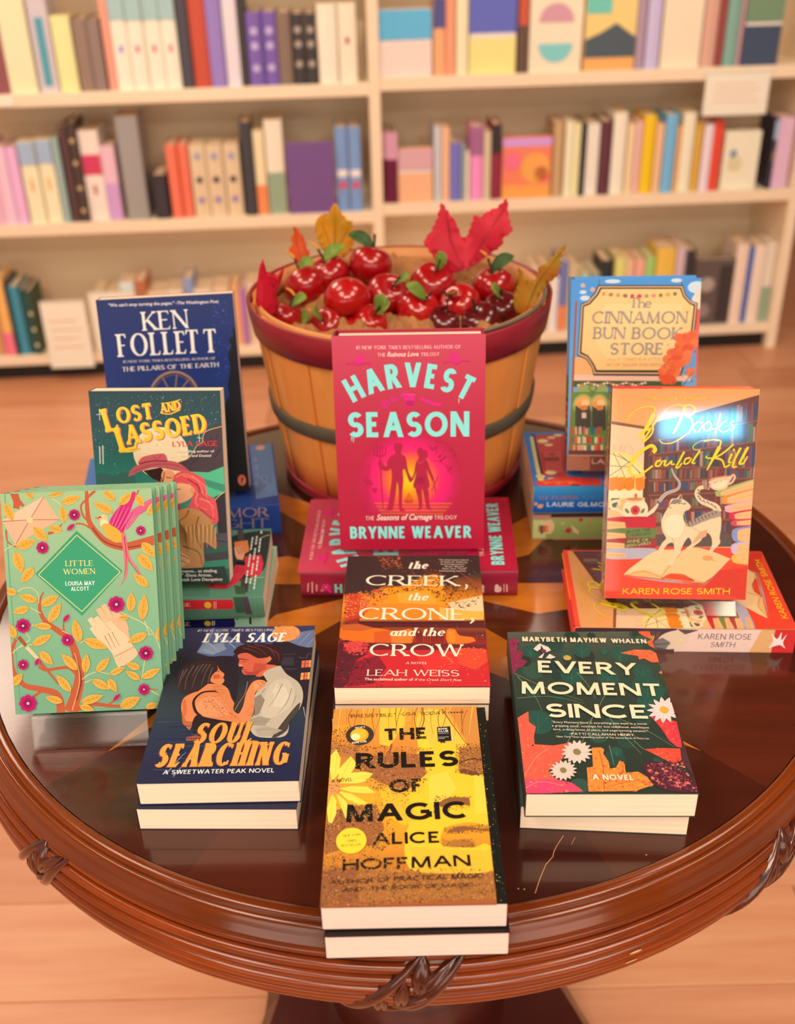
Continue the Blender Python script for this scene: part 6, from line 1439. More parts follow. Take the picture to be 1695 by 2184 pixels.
ART['LW'] = (140, 210, [
['V',['a8c898','a4c698','9cc49a','90be96','8abc96','84b894','80b492','7cb090'],0,210,140,0],
['s','6ca884',1.14,1.17,[4.4,210.6,3.5,128.1,5.2,.22]],
['s','c8603c',7.6,5.7,[12.2,212.1,14.9,202.7,13.9,195.7]],
['s','c8603c',4.6,2.75,[14.5,205,20.9,197.8]],
['s','c8603c',1.38,1.15,[3.1,176.3,3.8,165.7,10.9,160.2,16.8,161.7]],
['s','c8603c',2.99,.92,[41.6,171.3,49.2,173.4,55.5,180.2]],
['s','c8603c',2.99,9.3,[79.9,210.7,79.5,195.6,80.8,180.4,89.3,167.2,98.1,159.8,111.8,156.3,127,158.7,140.5,161.7]],
['s','c8603c',2.53,2.53,[87.9,209.9,82.4,205.4,79.3,202.6]],
['s','c8603c',1.84,1.84,[78.7,201.5,73.7,195.8,75.5,186.4,79.8,181.6]],
['s','c8603c',1.61,1.62,[68.1,179.7,75,178.8,81.6,174.5]],
['s','8c3c38',1.15,1.16,[82.9,175.6,91.4,163.6,100.3,158.5,112.9,155.4,126.9,156.9]],
['s','c8603c',1.61,.69,[128.2,209,123.7,201,121.1,196.4]],
['s','c8603c',1.16,3.5,[33.9,116.3,29.9,108.2,29.3,98.7]],
['s','c8603c',3.5,11.7,[29.3,98.7,33.3,89,43.2,80.3,53.2,72.7,58.4,62.9,61,49.6,62.6,37.5,60.7,25.6,56.4,12.5,50.9,.65]],
['s','8c3c38',1.4,2.34,[59,54.5,62.8,40,63.2,27.9,57.5,11.2]],
['s','c8603c',2.09,.93,[50.6,77.6,50.5,84.7,52.6,90.6]],
['s','c8603c',3,4,[5.4,72.3,.63,61.7,.22,47.4,2.89,35.3]],
['s','c8603c',4.2,8.2,[3,37.7,10.6,27.7,25.4,23.5,38,19.3,42.3,11.9,42.6,-0.2]],
['s','c8603c',2.8,3,[24.6,45.2,31.4,41.9,44.3,43.1,53.6,42.7,60.1,35.2]],
['s','c8603c',2.57,2.57,[18,16.6,25.3,21.1,32.4,22.6]],
['s','c8603c',5.9,1.18,[50.8,-0.56,60.5,3.9,74.8,6.9,91.1,4.4,109.9,4.2,116,8.7]],
['s','c8603c',1.64,1.64,[86.4,5.2,95,10.2]],
['s','c8603c',1.41,.59,[128.4,19.1,135.4,18.5]],
['s','e8d890',.81,.58,[9.7,117.8,16.9,121.1,24.9,119.6,29.1,112.9,28.6,105.8]],
['s','e8d890',.81,.58,[20.8,102,25.8,98.8,30.3,96.3]],
['s','e8d890',.81,.58,[22.6,85.9,15.2,79,18.2,71.8,10.9,67.3,1.05,59.3]],
['s','e8d890',.81,.58,[1.05,59.3,8.4,65,20.2,66.9]],
['s','e8d890',.81,.58,[48.9,78.8,55.7,75]],
['s','e8d890',.82,.58,[64.4,66.3,71.6,69.5]],
['s','e8d890',.82,.59,[64.6,31.4,71.9,36,80.2,38,90.6,35.2]],
['s','e8d890',.82,.58,[66.7,27.8,73.9,31.1]],
['s','e8d890',.82,.59,[90.6,35.2,96.4,33.7]],
['s','e8d890',.81,.59,[102.4,95.7,113.7,89.3,125,82.9,133.8,73,139.9,57.1]],
['s','e8d890',.82,.58,[126.3,85.2,130.2,71.9]],
['s','e8d890',.82,.58,[124.4,72.2,133.7,71.8]],
['s','e8d890',.82,.59,[124.9,50.6,122.4,37.4,119.4,26.7]],
['s','e8d890',.82,.59,[126.1,19.2,136.3,12.7]],
['s','e8d890',.81,.58,[-1.56,155.4,6.9,160.9,15.1,162.9]],
['s','e8d890',.8,.58,[47.8,203.8,54.4,198.9,58.6,192.9]],
['s','e8d890',.81,.58,[140.1,164,146.1,167.3]],
['s','f0c878',.7,.7,[59.2,56.9,62.2,30.4,53.3,1.76]],
['p','f2b896',[-0.05,185.2,39.9,206.4,53.1,183.8,11,161.9]],
['p','f6c8a8',[-0.05,185.2,25.8,184.8,39.9,206.4]],
['s','9c6450',.57,.58,[.45,184.1,25.8,184.8,53.1,183.8]],
['s','9c6450',.57,.58,[40.1,205.9,25.8,184.8,11.4,162.4]],
['e','f4d098',25.8,184.5,2.99,3,0],
['p','3ea47a',[68.3,172.9,108.7,133.4,68.4,92.3,27.6,133.7]],
['s','e8d890',.81,.81,[68.2,168.9,106.5,132.6]],
['s','e8d890',.81,.81,[106.5,132.6,68.5,96.4]],
['s','e8d890',.81,.81,[68.5,96.4,30.4,133]],
['s','e8d890',.81,.81,[30.4,133,68.2,168.9]],
['t','f0dc90','R','LITTLE',56.1,140,81.6,139.4,5.2,0,0,0],
['t','f0dc90','R','WOMEN',53.8,132.3,83.1,131.8,5.2,0,0,0],
['t','f4f4ec','s','LOUISA MAY',54.8,121.6,82.1,121.2,3.9,0,0,0],
['t','f4f4ec','s','ALCOTT',59.7,116.4,76.6,116.2,3.8,0,0,0],
['e','f0c890',93.8,183.6,4.2,4,0],
['e','f4e0b8',94.4,178.7,3.9,3.8,0],
['p','f0b040',[92.2,177.6,98.1,178.5,106,174.7,110.1,166.4,107.4,160.6,100.5,162,94.6,169.3]],
['p','e86a50',[85.8,184.9,90.4,185.3,90,182.4]],
['e','282020',91,184.9,.81,.82,0],
['p','d83080',[99.2,178.5,102,185.4,109.4,194.5,121.7,206.9,125.1,205.6,121,194.1,114.3,179.1,111.4,168.7,105.9,173.6]],
['p','e86090',[112.9,174.5,118.3,188.3,129.1,194.9,139.6,200.4,138.8,193.4,128.6,186.8,116.3,173.2]],
['s','f080a0',.69,.35,[101.5,177.2,112.7,200.2]],
['s','a81860',.69,.35,[102.8,176.5,114,198.5]],
['s','f080a0',.69,.35,[104.2,175.7,115.2,196.8]],
['s','a81860',.69,.35,[105.5,175,116.5,195.2]],
['s','f080a0',.69,.35,[106.8,174.2,117.8,193.5]],
['s','a81860',.69,.35,[108.2,173.5,119.1,191.8]],
['s','f080a0',.69,.35,[109.5,172.7,120.4,190.1]],
['s','a81860',.69,.35,[110.9,172,121.7,188.4]],
['s','f080a0',.69,.35,[112.2,171.2,123,186.7]],
['s','f490a8',.69,.35,[114,173.2,137.4,197.9]],
['s','a81860',.69,.35,[114.7,174.4,136.8,196.5]],
['s','f490a8',.69,.35,[115.5,175.5,136.3,195.1]],
['s','a81860',.69,.35,[116.2,176.7,135.8,193.7]],
['s','f490a8',.69,.35,[117,177.8,135.2,192.4]],
['s','a81860',.69,.35,[117.8,179,134.7,191]],
['s','f490a8',.69,.35,[118.5,180.1,134.1,189.6]],
['p','e87880',[109.6,167.6,113.6,167.4,115.9,147.3,122.3,136.4,127.5,125.6,125.3,128.1,117.8,140.2,114.5,142.7,112.6,129.7,105.5,118.8,110.2,129.8,110.7,147.5]],
['s','c03868',.58,.58,[111.8,166.3,112.9,145.1,110.2,128.6]],
['s','c03868',.58,.58,[112.4,166.3,114.6,145,124.2,129.3]],
['s','ecc098',5.1,6.3,[84,98.8,90.2,86.7,95.6,79.3]],
['s','ecc098',5.1,6.3,[88.8,102.2,95,88.9,99.2,81.6]],
['s','ecc098',5.1,6.3,[94.7,103.2,99.9,92.3,102.9,83.8]],
['s','ecc098',5.1,6.3,[100,94.6,106.4,84.8,108.3,76.4]],
['p','e8b890',[91.5,89,107.8,88.4,113.4,64.2,106.1,59.7,95.3,74.5]],
['s','f4d0a8',5.1,7,[75.2,89.7,83.7,76.2,89,67.6]],
['s','f4d0a8',5.1,7,[76.5,81.3,85.6,69,92.2,62.7]],
['s','f4d0a8',5.1,7,[81.1,90.6,89.6,77.2,95,69.8]],
['s','f4d0a8',5.1,7,[92.5,85.4,101.1,74.3,105.2,64.6]],
['p','f4d0a8',[83.6,73.8,102.5,77.8,114.4,61.8,117.4,52.1,100.4,42,94.2,55.5,86.6,65.3]],
['p','f0c8a0',[95.2,53,114.4,61.8,118.6,53.2,99.1,40.8]],
['s','b88860',.58,.58,[96.3,51.8,114.9,60.6]],
['s','a87850',.7,.35,[88.2,72.5,94.4,59]],
['s','a87850',.7,.35,[91.8,74.7,97.9,60.1]],
['s','a87850',.7,.35,[95.4,75.7,101.6,62.3]],
['s','a85a30',3.9,3,[7.9,74.6,14.3,66]],
['s','f0d0a0',3.5,3.3,[14.8,64.7,26.1,51.1]],
['s','c8603c',3.3,1.17,[25,51.1,34.6,38.7,42.1,27.6]],
['L','e8b048','f8dc80','a8742c',10.3,184.8,3.4,201.9,8],
['L','e8b048','f8dc80','a8742c',30,205,24.1,211,5.7],
['L','e8b048','f8dc80','a8742c',28.6,209.1,33.6,214.8,4.6],
['L','e8b048','f8dc80','a8742c',44.5,206.8,59.7,209.7,5],
['L','e8b048','f8dc80','a8742c',56.1,200,74.3,204.5,7.6],
['L','e8b048','f8dc80','a8742c',57.8,181.2,56,197.7,6.5],
['L','e8b048','f8dc80','a8742c',55,173.2,42.6,177.7,6.5],
['L','e8b048','f8dc80','a8742c',28.8,177.7,40.6,164.3,9.2],
['L','e8b048','f8dc80','a8742c',11.4,159,30.3,165.9,8.8],
['L','e8b048','f8dc80','a8742c',10.6,156.1,15.5,134.7,9.2],
['L','e8b048','f8dc80','a8742c',26.8,140.2,13.7,126,8.1],
['L','e8b048','f8dc80','a8742c',103.3,188.9,85.5,198.9,7.6],
['L','e8b048','f8dc80','a8742c',105.8,200.5,95.3,209.6,6.9],
['L','e8b048','f8dc80','a8742c',109.5,195.7,121.7,206.9,6.9],
['L','e8b048','f8dc80','a8742c',125,204.4,132.5,193.6,6.9],
['L','e8b048','f8dc80','a8742c',135.5,185.3,143.2,197.9,6.2],
['L','e8b048','f8dc80','a8742c',128.2,159.8,140.2,145.2,8.8],
['L','e8b048','f8dc80','a8742c',124.2,149.3,137.2,132.3,9.3],
['L','e8b048','f8dc80','a8742c',132.2,117.7,118.4,130.7,7.7],
['L','e8b048','f8dc80','a8742c',9.6,116.1,-2.29,120.1,6.5],
['L','e8b048','f8dc80','a8742c',28.2,108.2,11.2,114.2,7],
['L','e8b048','f8dc80','a8742c',30.8,103.4,48.2,112.8,7.7],
['L','e8b048','f8dc80','a8742c',20.2,102,3.7,97.9,6.5],
['L','e8b048','f8dc80','a8742c',37.2,87.1,49.5,105.6,8.1],
['L','e8b048','f8dc80','a8742c',39.9,82.8,22.8,85.3,6],
['L','e8b048','f8dc80','a8742c',5.3,73.5,-1.57,88.7,7.7],
['L','e8b048','f8dc80','a8742c',64.5,66.9,61.2,89.7,8.8],
['L','e8b048','f8dc80','a8742c',68.7,69.7,90.9,60.4,8.8],
['L','e8b048','f8dc80','a8742c',20.1,66.3,39.4,75.7,7.2],
['L','e8b048','f8dc80','a8742c',26.8,60.6,38.6,46.4,7.4],
['L','e8b048','f8dc80','a8742c',114,94.1,116.2,113,7.7],
['L','e8b048','f8dc80','a8742c',124,85.9,128.3,110.7,8.4],
['L','e8b048','f8dc80','a8742c',102.6,89.2,112.5,89.4,4.7],
['L','e8b048','f8dc80','a8742c',128.5,73.2,109.3,65,7.7],
['L','e8b048','f8dc80','a8742c',139.2,65.6,139.4,78.7,5.2],
['L','e8b048','f8dc80','a8742c',61.1,40.6,47,57.4,7.7],
['L','e8b048','f8dc80','a8742c',67.9,37.3,70.8,56.4,7],
['L','e8b048','f8dc80','a8742c',78.5,38.1,92.2,51.9,6.8],
['L','e8b048','f8dc80','a8742c',73.9,31.1,90.9,20.7,7.5],
['L','e8b048','f8dc80','a8742c',89.2,31.6,96.6,18,6.6],
['L','e8b048','f8dc80','a8742c',90.6,35.2,106.2,41.7,5.2],
['L','e8b048','f8dc80','a8742c',53.9,19.9,41,37.3,7.5],
['L','e8b048','f8dc80','a8742c',-1.1,28.2,9.6,39.8,7],
['L','e8b048','f8dc80','a8742c',45.7,10.6,29.1,16.1,6.5],
['L','e8b048','f8dc80','a8742c',62,9.2,84.1,15.5,7.3],
['L','e8b048','f8dc80','a8742c',60.7,6.3,74.5,1.44,5.9],
['L','e8b048','f8dc80','a8742c',119.6,29.1,106,38.1,5.9],
['L','e8b048','f8dc80','a8742c',120.8,30.3,138.9,39.1,6.8],
['L','e8b048','f8dc80','a8742c',120.2,39.9,107,45.3,6.3],
['L','e8b048','f8dc80','a8742c',98.6,2.82,118.6,12.2,9.9],
['L','e8b048','f8dc80','a8742c',122.7,1.17,134.7,5.5,5.9],
['L','e8b048','f8dc80','a8742c',52.1,217.6,67.9,212.3,6.2],
['F','c8186c','6c1050','f0c8c0',67.5,188.1,5.3,8],
['F','c8186c','6c1050','f0c8c0',128,171,4.6,8],
['F','c8186c','6c1050','f0c8c0',36.1,158.4,5.8,8],
['F','c8186c','6c1050','f0c8c0',13.3,85.3,7,8],
['F','c8186c','6c1050','f0c8c0',53.6,70.1,5.8,8],
['F','c8186c','6c1050','f0c8c0',10.8,48.1,5.1,8],
['F','c8186c','6c1050','f0c8c0',12.9,10.8,8.4,8],
['F','c8186c','6c1050','f0c8c0',101.4,102.2,7.9,8],
['F','c8186c','6c1050','f0c8c0',126.3,54.4,7,8],
['F','c8186c','6c1050','f0c8c0',122.5,19.6,5.6,8],
['L','c8286c','e878a0','8c1050',60.2,174.1,67.5,179.7,3.9],
['L','c8286c','e878a0','8c1050',51.2,87.7,56.9,94.6,4],
['L','c8286c','e878a0','8c1050',22.4,47.1,26.3,54.1,4],
['L','c8286c','e878a0','8c1050',93.2,10.3,100,16.1,4],
])
ART['IFB'] = (145, 218, [
['V',['e8a060','eaa868','f0b878','f0b880','f0c090','f4c8a0'],0,218,145,0],
['p','f4c8a0',[-0.95,184.7,33.8,178.2,37,107.2,-2.11,109.6]],
['p','8c5840',[-0.32,185.4,33.7,180.2,33.9,177.1,-0.46,182.3]],
['t','e8a888','i','MO',1.61,152.9,23.3,151,8.8,0,0,0],
['p','6c3c34',[33.8,178.2,49.3,186.3,80.6,193.2,146.1,212.8,141.7,56.8,39.3,55.5]],
['p','5c3430',[33.8,178.2,37.8,179.3,39.7,107.2,35,107.2]],
['B',[80.8,190.5,145,209.5,145.6,188.2,81.4,178.5],26,11,['7c3438','8c4838','4c5870','3c6058','a06858','6c4c6c','504448','985040','3c4c6c','88705c','5c7458','443c48','b08878']],
['B',[39.8,163.4,145.2,186.2,145.8,165.4,40.4,151.1],40,12,['7c3438','8c4838','4c5870','3c6058','a06858','6c4c6c','504448','985040','3c4c6c','88705c','5c7458','443c48','b08878']],
['B',[40.4,149.8,145.5,162.7,145.9,139.7,40.9,140.2],40,13,['7c3438','8c4838','4c5870','3c6058','a06858','6c4c6c','504448','985040','3c4c6c','88705c','5c7458','443c48','b08878']],
['B',[40.9,138.9,145.8,138.4,145.3,128.8,41.5,126.5],40,14,['7c3438','8c4838','4c5870','3c6058','a06858','6c4c6c','504448','985040','3c4c6c','88705c','5c7458','443c48','b08878']],
['B',[41.6,123.8,118.7,127.2,119.3,117.6,42.1,112.8],30,15,['7c3438','8c4838','4c5870','3c6058','a06858','6c4c6c','504448','985040','3c4c6c','88705c','5c7458','443c48','b08878']],
['B',[42.5,105.9,119.7,110.8,120.3,101.1,42.9,96.2],30,16,['7c3438','8c4838','4c5870','3c6058','a06858','6c4c6c','504448','985040','3c4c6c','88705c','5c7458','443c48','b08878']],
['B',[43,93.4,123.2,97,123.9,85.9,43.6,80.8],30,17,['7c3438','8c4838','4c5870','3c6058','a06858','6c4c6c','504448','985040','3c4c6c','88705c','5c7458','443c48','b08878']],
['B',[43.7,78,124,83.2,124.7,72,44.2,68.2],28,18,['7c3438','8c4838','4c5870','3c6058','a06858','6c4c6c','504448','985040','3c4c6c','88705c','5c7458','443c48','b08878']],
['s','8c5448',1.6,1.57,[39,151.1,146.6,165.4]],
['s','8c5448',1.6,1.58,[39.6,138.9,147.1,138.6]],
['s','8c5448',1.61,1.58,[40.3,124.5,145.4,128.1]],
['s','8c5448',1.61,1.59,[41,109.3,122.2,113.5]],
['s','8c5448',1.61,1.6,[41.6,95.5,123.1,99.1]],
['s','8c5448',1.62,1.6,[42.2,80.8,123.9,85.2]],
['s','8c5448',1.59,1.57,[39.8,164.7,145.9,186.9]],
['s','70403a',2.88,2.91,[110.9,192,111.4,138.1]],
['s','70403a',2.1,2.12,[80.9,187.9,82.3,137.8]],
['p','60504c',[44.2,68.2,126.1,70.6,127,56.6,44.8,55.6]],
['e','f8d880',2.54,128.9,33.5,26,0],
['p','f4c8a0',[-2.83,128.9,-14.9,128.8,-16.2,164.3,-4.2,164.4]],
['p','f8dca0',[-1.66,150.8,2.92,153.6,16.5,148.2,30.3,137.4,35.4,129.2,17.5,125,-0.66,124.8]],
['s','5c4838',.53,.53,[-1.07,152.9,16.6,145.5,33.3,130.6]],
['s','5c4838',.54,.53,[-1.24,139.9,20.9,138.7]],
['s','5c4838',.53,.54,[2.89,154.3,11.6,137.3,17.5,125]],
['s','5c4838',.53,.54,[8.3,152.3,23.5,140.1,34.8,127.8]],
['s','5c4838',.54,.53,[-0.15,128.9,11.6,137.3,21.9,145.6]],
['p','f08420',[-1.01,126.8,5.9,128.3,8.9,126.2,8.8,116.6,3.8,113.5,-0.32,115.8]],
['p','f8a030',[7.9,129.7,9.7,127.4,8.1,124.9,6.2,127.3]],
['s','5c3018',.4,.4,[8.9,126.9,8.8,115.9]],
['p','f08420',[6.4,126.9,13.3,128.3,16.3,126.3,16.2,116.7,11.2,113.6,7.1,115.9]],
['p','f8a030',[15.2,129.8,17.1,127.4,15.4,124.9,13.6,127.4]],
['s','5c3018',.4,.4,[16.3,127,16.2,116]],
['p','f08420',[15.8,127,22.7,128.4,25.7,126.4,25.6,116.8,20.6,113.7,16.5,116]],
['p','f8a030',[24.6,129.8,26.5,127.5,24.8,125,23,127.5]],
['s','5c3018',.4,.4,[25.7,127.1,25.6,116.1]],
['p','f08420',[26.5,127.1,33.4,128.5,36.4,126.5,36.3,116.9,31.4,113.8,27.2,116.1]],
['p','f8a030',[35.3,129.9,37.2,127.6,35.5,125.1,33.7,127.6]],
['s','5c3018',.4,.4,[36.4,127.2,36.4,116.2]],
['p','f8e0b8',[-0.91,113.5,34,114.3,34.3,107.2,-0.63,106.1]],
['p','4c5c48',[3.4,106.2,11.5,106.2,7.9,95.8,1.17,94.3]],
['s','f4d4b0',2.97,2.97,[16.9,88.9,9.3,94.4,3.8,95.7,2.93,101.3,10.3,103.5,11.8,98.6]],
['e','f6dcb8',27.9,94.6,12.9,12.2,0],
['p','f4d4b0',[37.8,89.1,45.6,96.2,50.7,101.8,51.5,99.7,47.1,92,39.3,86.4]],
['e','f0c8a0',26.7,104.3,8.3,3,0],
['e','d88850',26.6,105.4,8.1,1.66,0],
['e','c87840',27.8,108.8,1.61,2.77,0],
['e','d84848',27.9,93.9,4.8,5,0],
['e','a82838',27.9,93.9,2.42,2.51,0],
['L','7c9450','7c9450','50683c',21.6,90.4,17.3,95.9,2.97],
['L','7c9450','7c9450','50683c',33.7,90.5,37.5,96.1,2.96],
['e','b88060',28.4,82.9,8.9,1.4,0],
['s','c8b8ac',4,1.33,[51.3,103.2,58.3,111.5,68.8,115.8,71.1,122.7,65.3,130.9,62.3,137.7]],
['s','a89890',1.34,.53,[51.3,103.2,58.3,111.5,68.8,115.8,71.1,122.7,65.3,130.9,62.3,137.7]],
['p','f04830',[-2.77,55,44.8,55.6,44.7,56.3,147.2,55.5,144.1,-1.98,-0.59,-3.6]],
['p','d83828',[76,26.2,147.1,35.8,145.4,-1.24,103.9,12.4]],
['P','c82438',[-1.19,85.2,46,87.1,48.7,80.4,46.6,74.3,19.6,72,-0.72,72.9]],
['p','f4b478',[-1.08,82.4,17.9,81.2,19.6,73.7,-0.75,73.7]],
['s','d89858',.54,.54,[-0.26,78.5,18.1,77.4]],
['P','6c8048',[-0.74,73.3,46.5,75.3,49.3,69.1,47.1,63.8,20.1,61.5,-0.32,62.3]],
['p','f4b478',[-0.63,70.5,18.4,69.3,20,63.2,-0.36,63.2]],
['s','d89858',.54,.54,[.17,67.3,18.5,66.3]],
['P','a83038',[-0.34,62.8,47,64.8,49.8,58.7,47.6,53.5,20.5,51.2,.07,52]],
['p','f4b478',[-0.23,60,18.9,58.8,20.4,52.9,.03,52.9]],
['s','d89858',.54,.54,[.56,56.9,19,55.9]],
['P','b8b0c0',[.06,52.2,47.5,54.2,50.2,48.6,48,44.3,20.9,42,.41,42.8]],
['p','f4b478',[.17,49.3,19.3,48.2,20.8,43.7,.38,43.7]],
['s','d89858',.55,.54,[.94,46.9,19.4,46.1]],
['t','302820','l','IN OUR TIME',20.9,69.4,44.8,72.2,3.5,0,0,0],
['t','302820','l','E. HEMINGWAY',20.6,65.8,45.8,68.3,2.81,0,0,0],
['p','5c5838',[18.7,62.3,44.3,66.1,46,59.1,18.4,53.8]],
['t','e0c878','l','ANNE OF',20.9,59.2,43.1,61.5,3.1,0,0,0],
['t','e0c878','l','GREEN GABLES',19,54.5,45.4,58.4,2.81,0,0,0],
['P','a4b060',[111.4,115.9,150.4,128.6,151.1,118.1,113.1,109,107.6,112.4]],
['P','f8b880',[115.7,114.7,150.4,127.4,151,119.2,116.5,110.3,113.5,112.5]],
['s','d89858',.4,.4,[115.6,112.5,149.4,122.7]],
['P','f09040',[117.7,110.1,151,118.6,151.8,107.1,119.6,101,114,105.5]],
['P','f8b880',[122.1,108.9,151.1,117.4,151.7,108.2,123,102.2,119.9,105.5]],
['s','d89858',.4,.4,[122,105.5,150.1,112.4]],
['P','e8a8b8',[121.6,100.4,151.8,106.3,152.5,96.6,123.5,92.4,117.9,96.4]],
['P','f8b880',[126,99.2,151.9,105,152.4,97.7,126.8,93.7,123.8,96.5]],
['s','d89858',.4,.4,[125.9,96.5,150.8,101.2]],
['P','d82848',[126.1,92.9,152.5,96.5,153.1,87.2,127.9,84.6,122.3,88.7]],
['P','f8b880',[130.4,91.7,152.6,95.2,153,88.3,131.3,85.9,128.2,88.8]],
['s','d89858',.4,.4,[130.3,88.8,151.5,91.7]],
['P','d84860',[128.6,84.6,153.1,86.8,153.6,79.8,130.3,78.2,124.8,81.3]],
['P','f8b880',[133,83.4,153.2,85.6,153.5,81,133.7,79.5,130.7,81.4]],
['s','d89858',.4,.4,[132.8,81.4,152,83.2]],
['P','8898c8',[130.1,76.3,153.8,77.1,154.8,61.9,132.3,61.2,126.5,68.7]],
['P','f8b880',[134.4,75,153.8,75.8,154.7,63,135.7,62.5,132.4,68.8]],
['s','d89858',.4,.4,[134.5,68.8,152.9,69.5]],
['P','d0b8d4',[130.2,60.6,154.8,60.9,155.7,48.3,132.3,48,126.6,54.2]],
['P','f8b880',[134.6,59.4,154.9,59.7,155.6,49.4,135.8,49.3,132.5,54.3]],
['s','d89858',.4,.4,[134.6,54.4,153.9,54.6]],
['P','ecb850',[131.5,48.8,155.7,47.7,156.3,38.3,133.4,39,127.8,43.8]],
['P','f8b880',[135.9,47.6,155.8,46.5,156.3,39.4,136.9,40.3,133.7,43.9]],
['s','d89858',.4,.4,[135.8,44,154.7,43.1]],
['s','f0b8a0',2.12,2.12,[120.8,125.9,123.7,131.4,125.9,128.7,122.9,123.2,119,121.7]],
['p','f4c4a0',[100,124.3,105.4,128.5,120.5,130.7,121.4,125.9,118,117.6,110.1,115.3,103.3,117.5]],
['p','f8dcb8',[101.7,123.5,120,127.2,117.3,119.3,110,116.7,104.1,118.6]],
['s','d87850',1.06,1.06,[100.3,124.6,108,128.5,120.4,130.2]],
['t','8c8858','l','TOMES & TEA',101.8,120.9,120.4,125.9,2.55,0,0,0],
['s','e0907c',1.59,1.6,[101.7,123,100.2,115.8]],
['p','b8a0a8',[18.9,24,62.7,20.4,102.4,15.2,124.7,41.1,102.4,15.9,61.5,18.2]],
['p','f0b878',[19.1,25.4,46.4,49.2,61.1,53,74.8,50.3,59.7,26,57.2,21.7]],
['p','f4c48c',[58.4,24.6,77.4,51.8,96.2,54.8,123.9,45.1,123.9,41.1,100.9,18.1,81.5,26.3,67.8,27.6]],
['p','f8cc98',[19.1,26.1,46.7,49.2,62.5,52.7,77.5,51.1,62,34.6,57,26,39.1,31.4]],
['s','c88850',.55,.54,[19.6,24.7,39.2,29.3,57.1,23.1,61.3,21.1]],
['s','c88850',.54,.54,[59.2,23.1,70.5,27.6,100.9,18.1]],
['s','d09860',.82,.81,[58.4,25.3,67.3,37.5,77.5,51.1]],
['e','f09c60',103.5,44.4,5.4,2.83,0],
['s','f09c60',1.08,1.08,[106.2,43.7,110.6,41.6]],
['s','d8a468',.41,.41,[59.9,22.3,102.3,17.2]],
['s','d8a468',.41,.41,[60.8,21.5,103.3,17.8]],
['s','d8a468',.41,.41,[61.6,20.6,104.4,18.4]],
['s','d8a468',.41,.41,[62.5,19.8,105.5,19]],
['s','f2d0a8',7.5,3.5,[111.4,92.7,108.4,98.2,98.9,102.3,93.4,105,89,111.8,91.3,117.4,95.3,118.5]],
['s','706868',1.6,.53,[89.5,116.2,92.7,113.2]],
['s','706868',1.6,.53,[89.5,113.2,92.5,110.2]],
['s','706868',1.6,.53,[89.9,109.8,93,106.8]],
['s','706868',1.6,.53,[91.7,107,94.8,104]],
['s','706868',1.6,.53,[95.5,105,98.6,102]],
['s','706868',1.6,.53,[99.6,103.7,102.7,100.7]],
['s','706868',1.6,.53,[103.7,101.6,106.8,98.6]],
['s','706868',1.6,.53,[107.2,98.9,110.3,95.9]],
['p','f2d0a8',[62.1,101.9,63.9,106.1,69.2,106.8,73,111,75.3,106.2,80.1,102.8,83.7,98.7,81.9,95.2,77.3,92.4,77,85.4,81.3,79.9,93.2,84.2,103.4,92.6,110.6,95.5,114.7,87.2,115.2,74.7,114.3,66.3,115.3,60.7,109.7,53.6,106.5,50,104.7,51.4,107.3,59.2,105.5,67.6,100.6,71.7,93.9,71.6,97,64.7,88,56.1,82.8,53,81.3,54.6,86.5,59.6,83.4,65.9,79.6,61.6,77.2,56,73.6,47.5,69.9,40.4,67.4,36.1,63,37.4,63.4,40.3,68.3,44.6,69.2,54.5,67.5,60.1,62.2,58.6,57.8,51.5,56.1,45.8,52.7,47.2,52.8,51.5,56.7,60,60.5,64.9,56.9,71.2,54.6,81,56.7,89.3,60.4,96.3]],
['p','f8e0bc',[58.3,83.8,64.7,89.4,75.5,88.2,77.5,75.6,72.7,65.8,63.1,67.1,58,75.4]],
['p','a89484',[81.3,81.3,93,88.4,104.7,94,112.7,94.1,114.1,88.6,105.2,85.7,94.7,81.4,85.5,77.1,79.4,78.5]],
['s','5c5450',1.48,.4,[81.2,82.9,83.5,77.1]],
['s','5c5450',1.48,.4,[84.6,84.2,86.9,78.8]],
['s','5c5450',1.47,.4,[88,85.5,90.3,80.5]],
['s','5c5450',1.47,.4,[91.4,86.8,93.7,82.2]],
['s','5c5450',1.47,.4,[94.8,88.1,97.1,84]],
['s','5c5450',1.47,.4,[98.2,89.4,100.5,85.7]],
['s','5c5450',1.47,.4,[101.7,90.7,103.8,87.4]],
['s','5c5450',1.47,.4,[105.1,92,107.2,89.1]],
['s','5c5450',1.47,.4,[108.5,93.2,110.6,90.8]],
['p','8c8078',[62.8,101.2,65.3,105.4,70.6,106.1,74.7,104.8,72.1,102,66.8,100.6]],
['p','806c68',[70.6,106.1,72.8,110.6,75.2,105.9]],
['s','403430',.67,.67,[70.8,100.9,74.2,101.8,76.9,100.4]],
['e','5c8c94',77.8,101.4,1.07,.83,0],
['e','d88870',83.4,98.7,.8,.83,0],
['s','b89070',.4,.4,[77.8,95.1,82.5,94.9]],
['s','605850',.67,.67,[64.1,102.6,61.6,98.4,64.4,96.4]],
['s','c89870',.54,.54,[77.3,92.4,79.8,82.6,81.3,79.9]],
['s','c89870',.54,.54,[68.9,60.1,65.9,65.7]],
['s','c89870',.54,.54,[93.9,71.6,85.5,77.1]],
['p','e0a880',[93.9,71.6,101.8,74.5,100.8,67.5,93,63.2,87.8,59,87.7,61.8]],
['t','f0c020','B','A Tomes & Tea Mystery',40.5,206.6,92.3,207.1,3.2,0,0,0],
['s','f0c020',.53,.53,[29.2,207.7,36.4,208.8,39.1,207.4,36.5,206.4,35.1,207.7]],
['s','f0c020',.52,.52,[93.6,207.7,96.8,209,99.5,207.2,104,208.2]],
['s','f8d81c',.8,1.32,[15,184.2,19.9,192.9,27.6,198.3,36.8,200.2,42.8,198.4,41.1,191.7]],
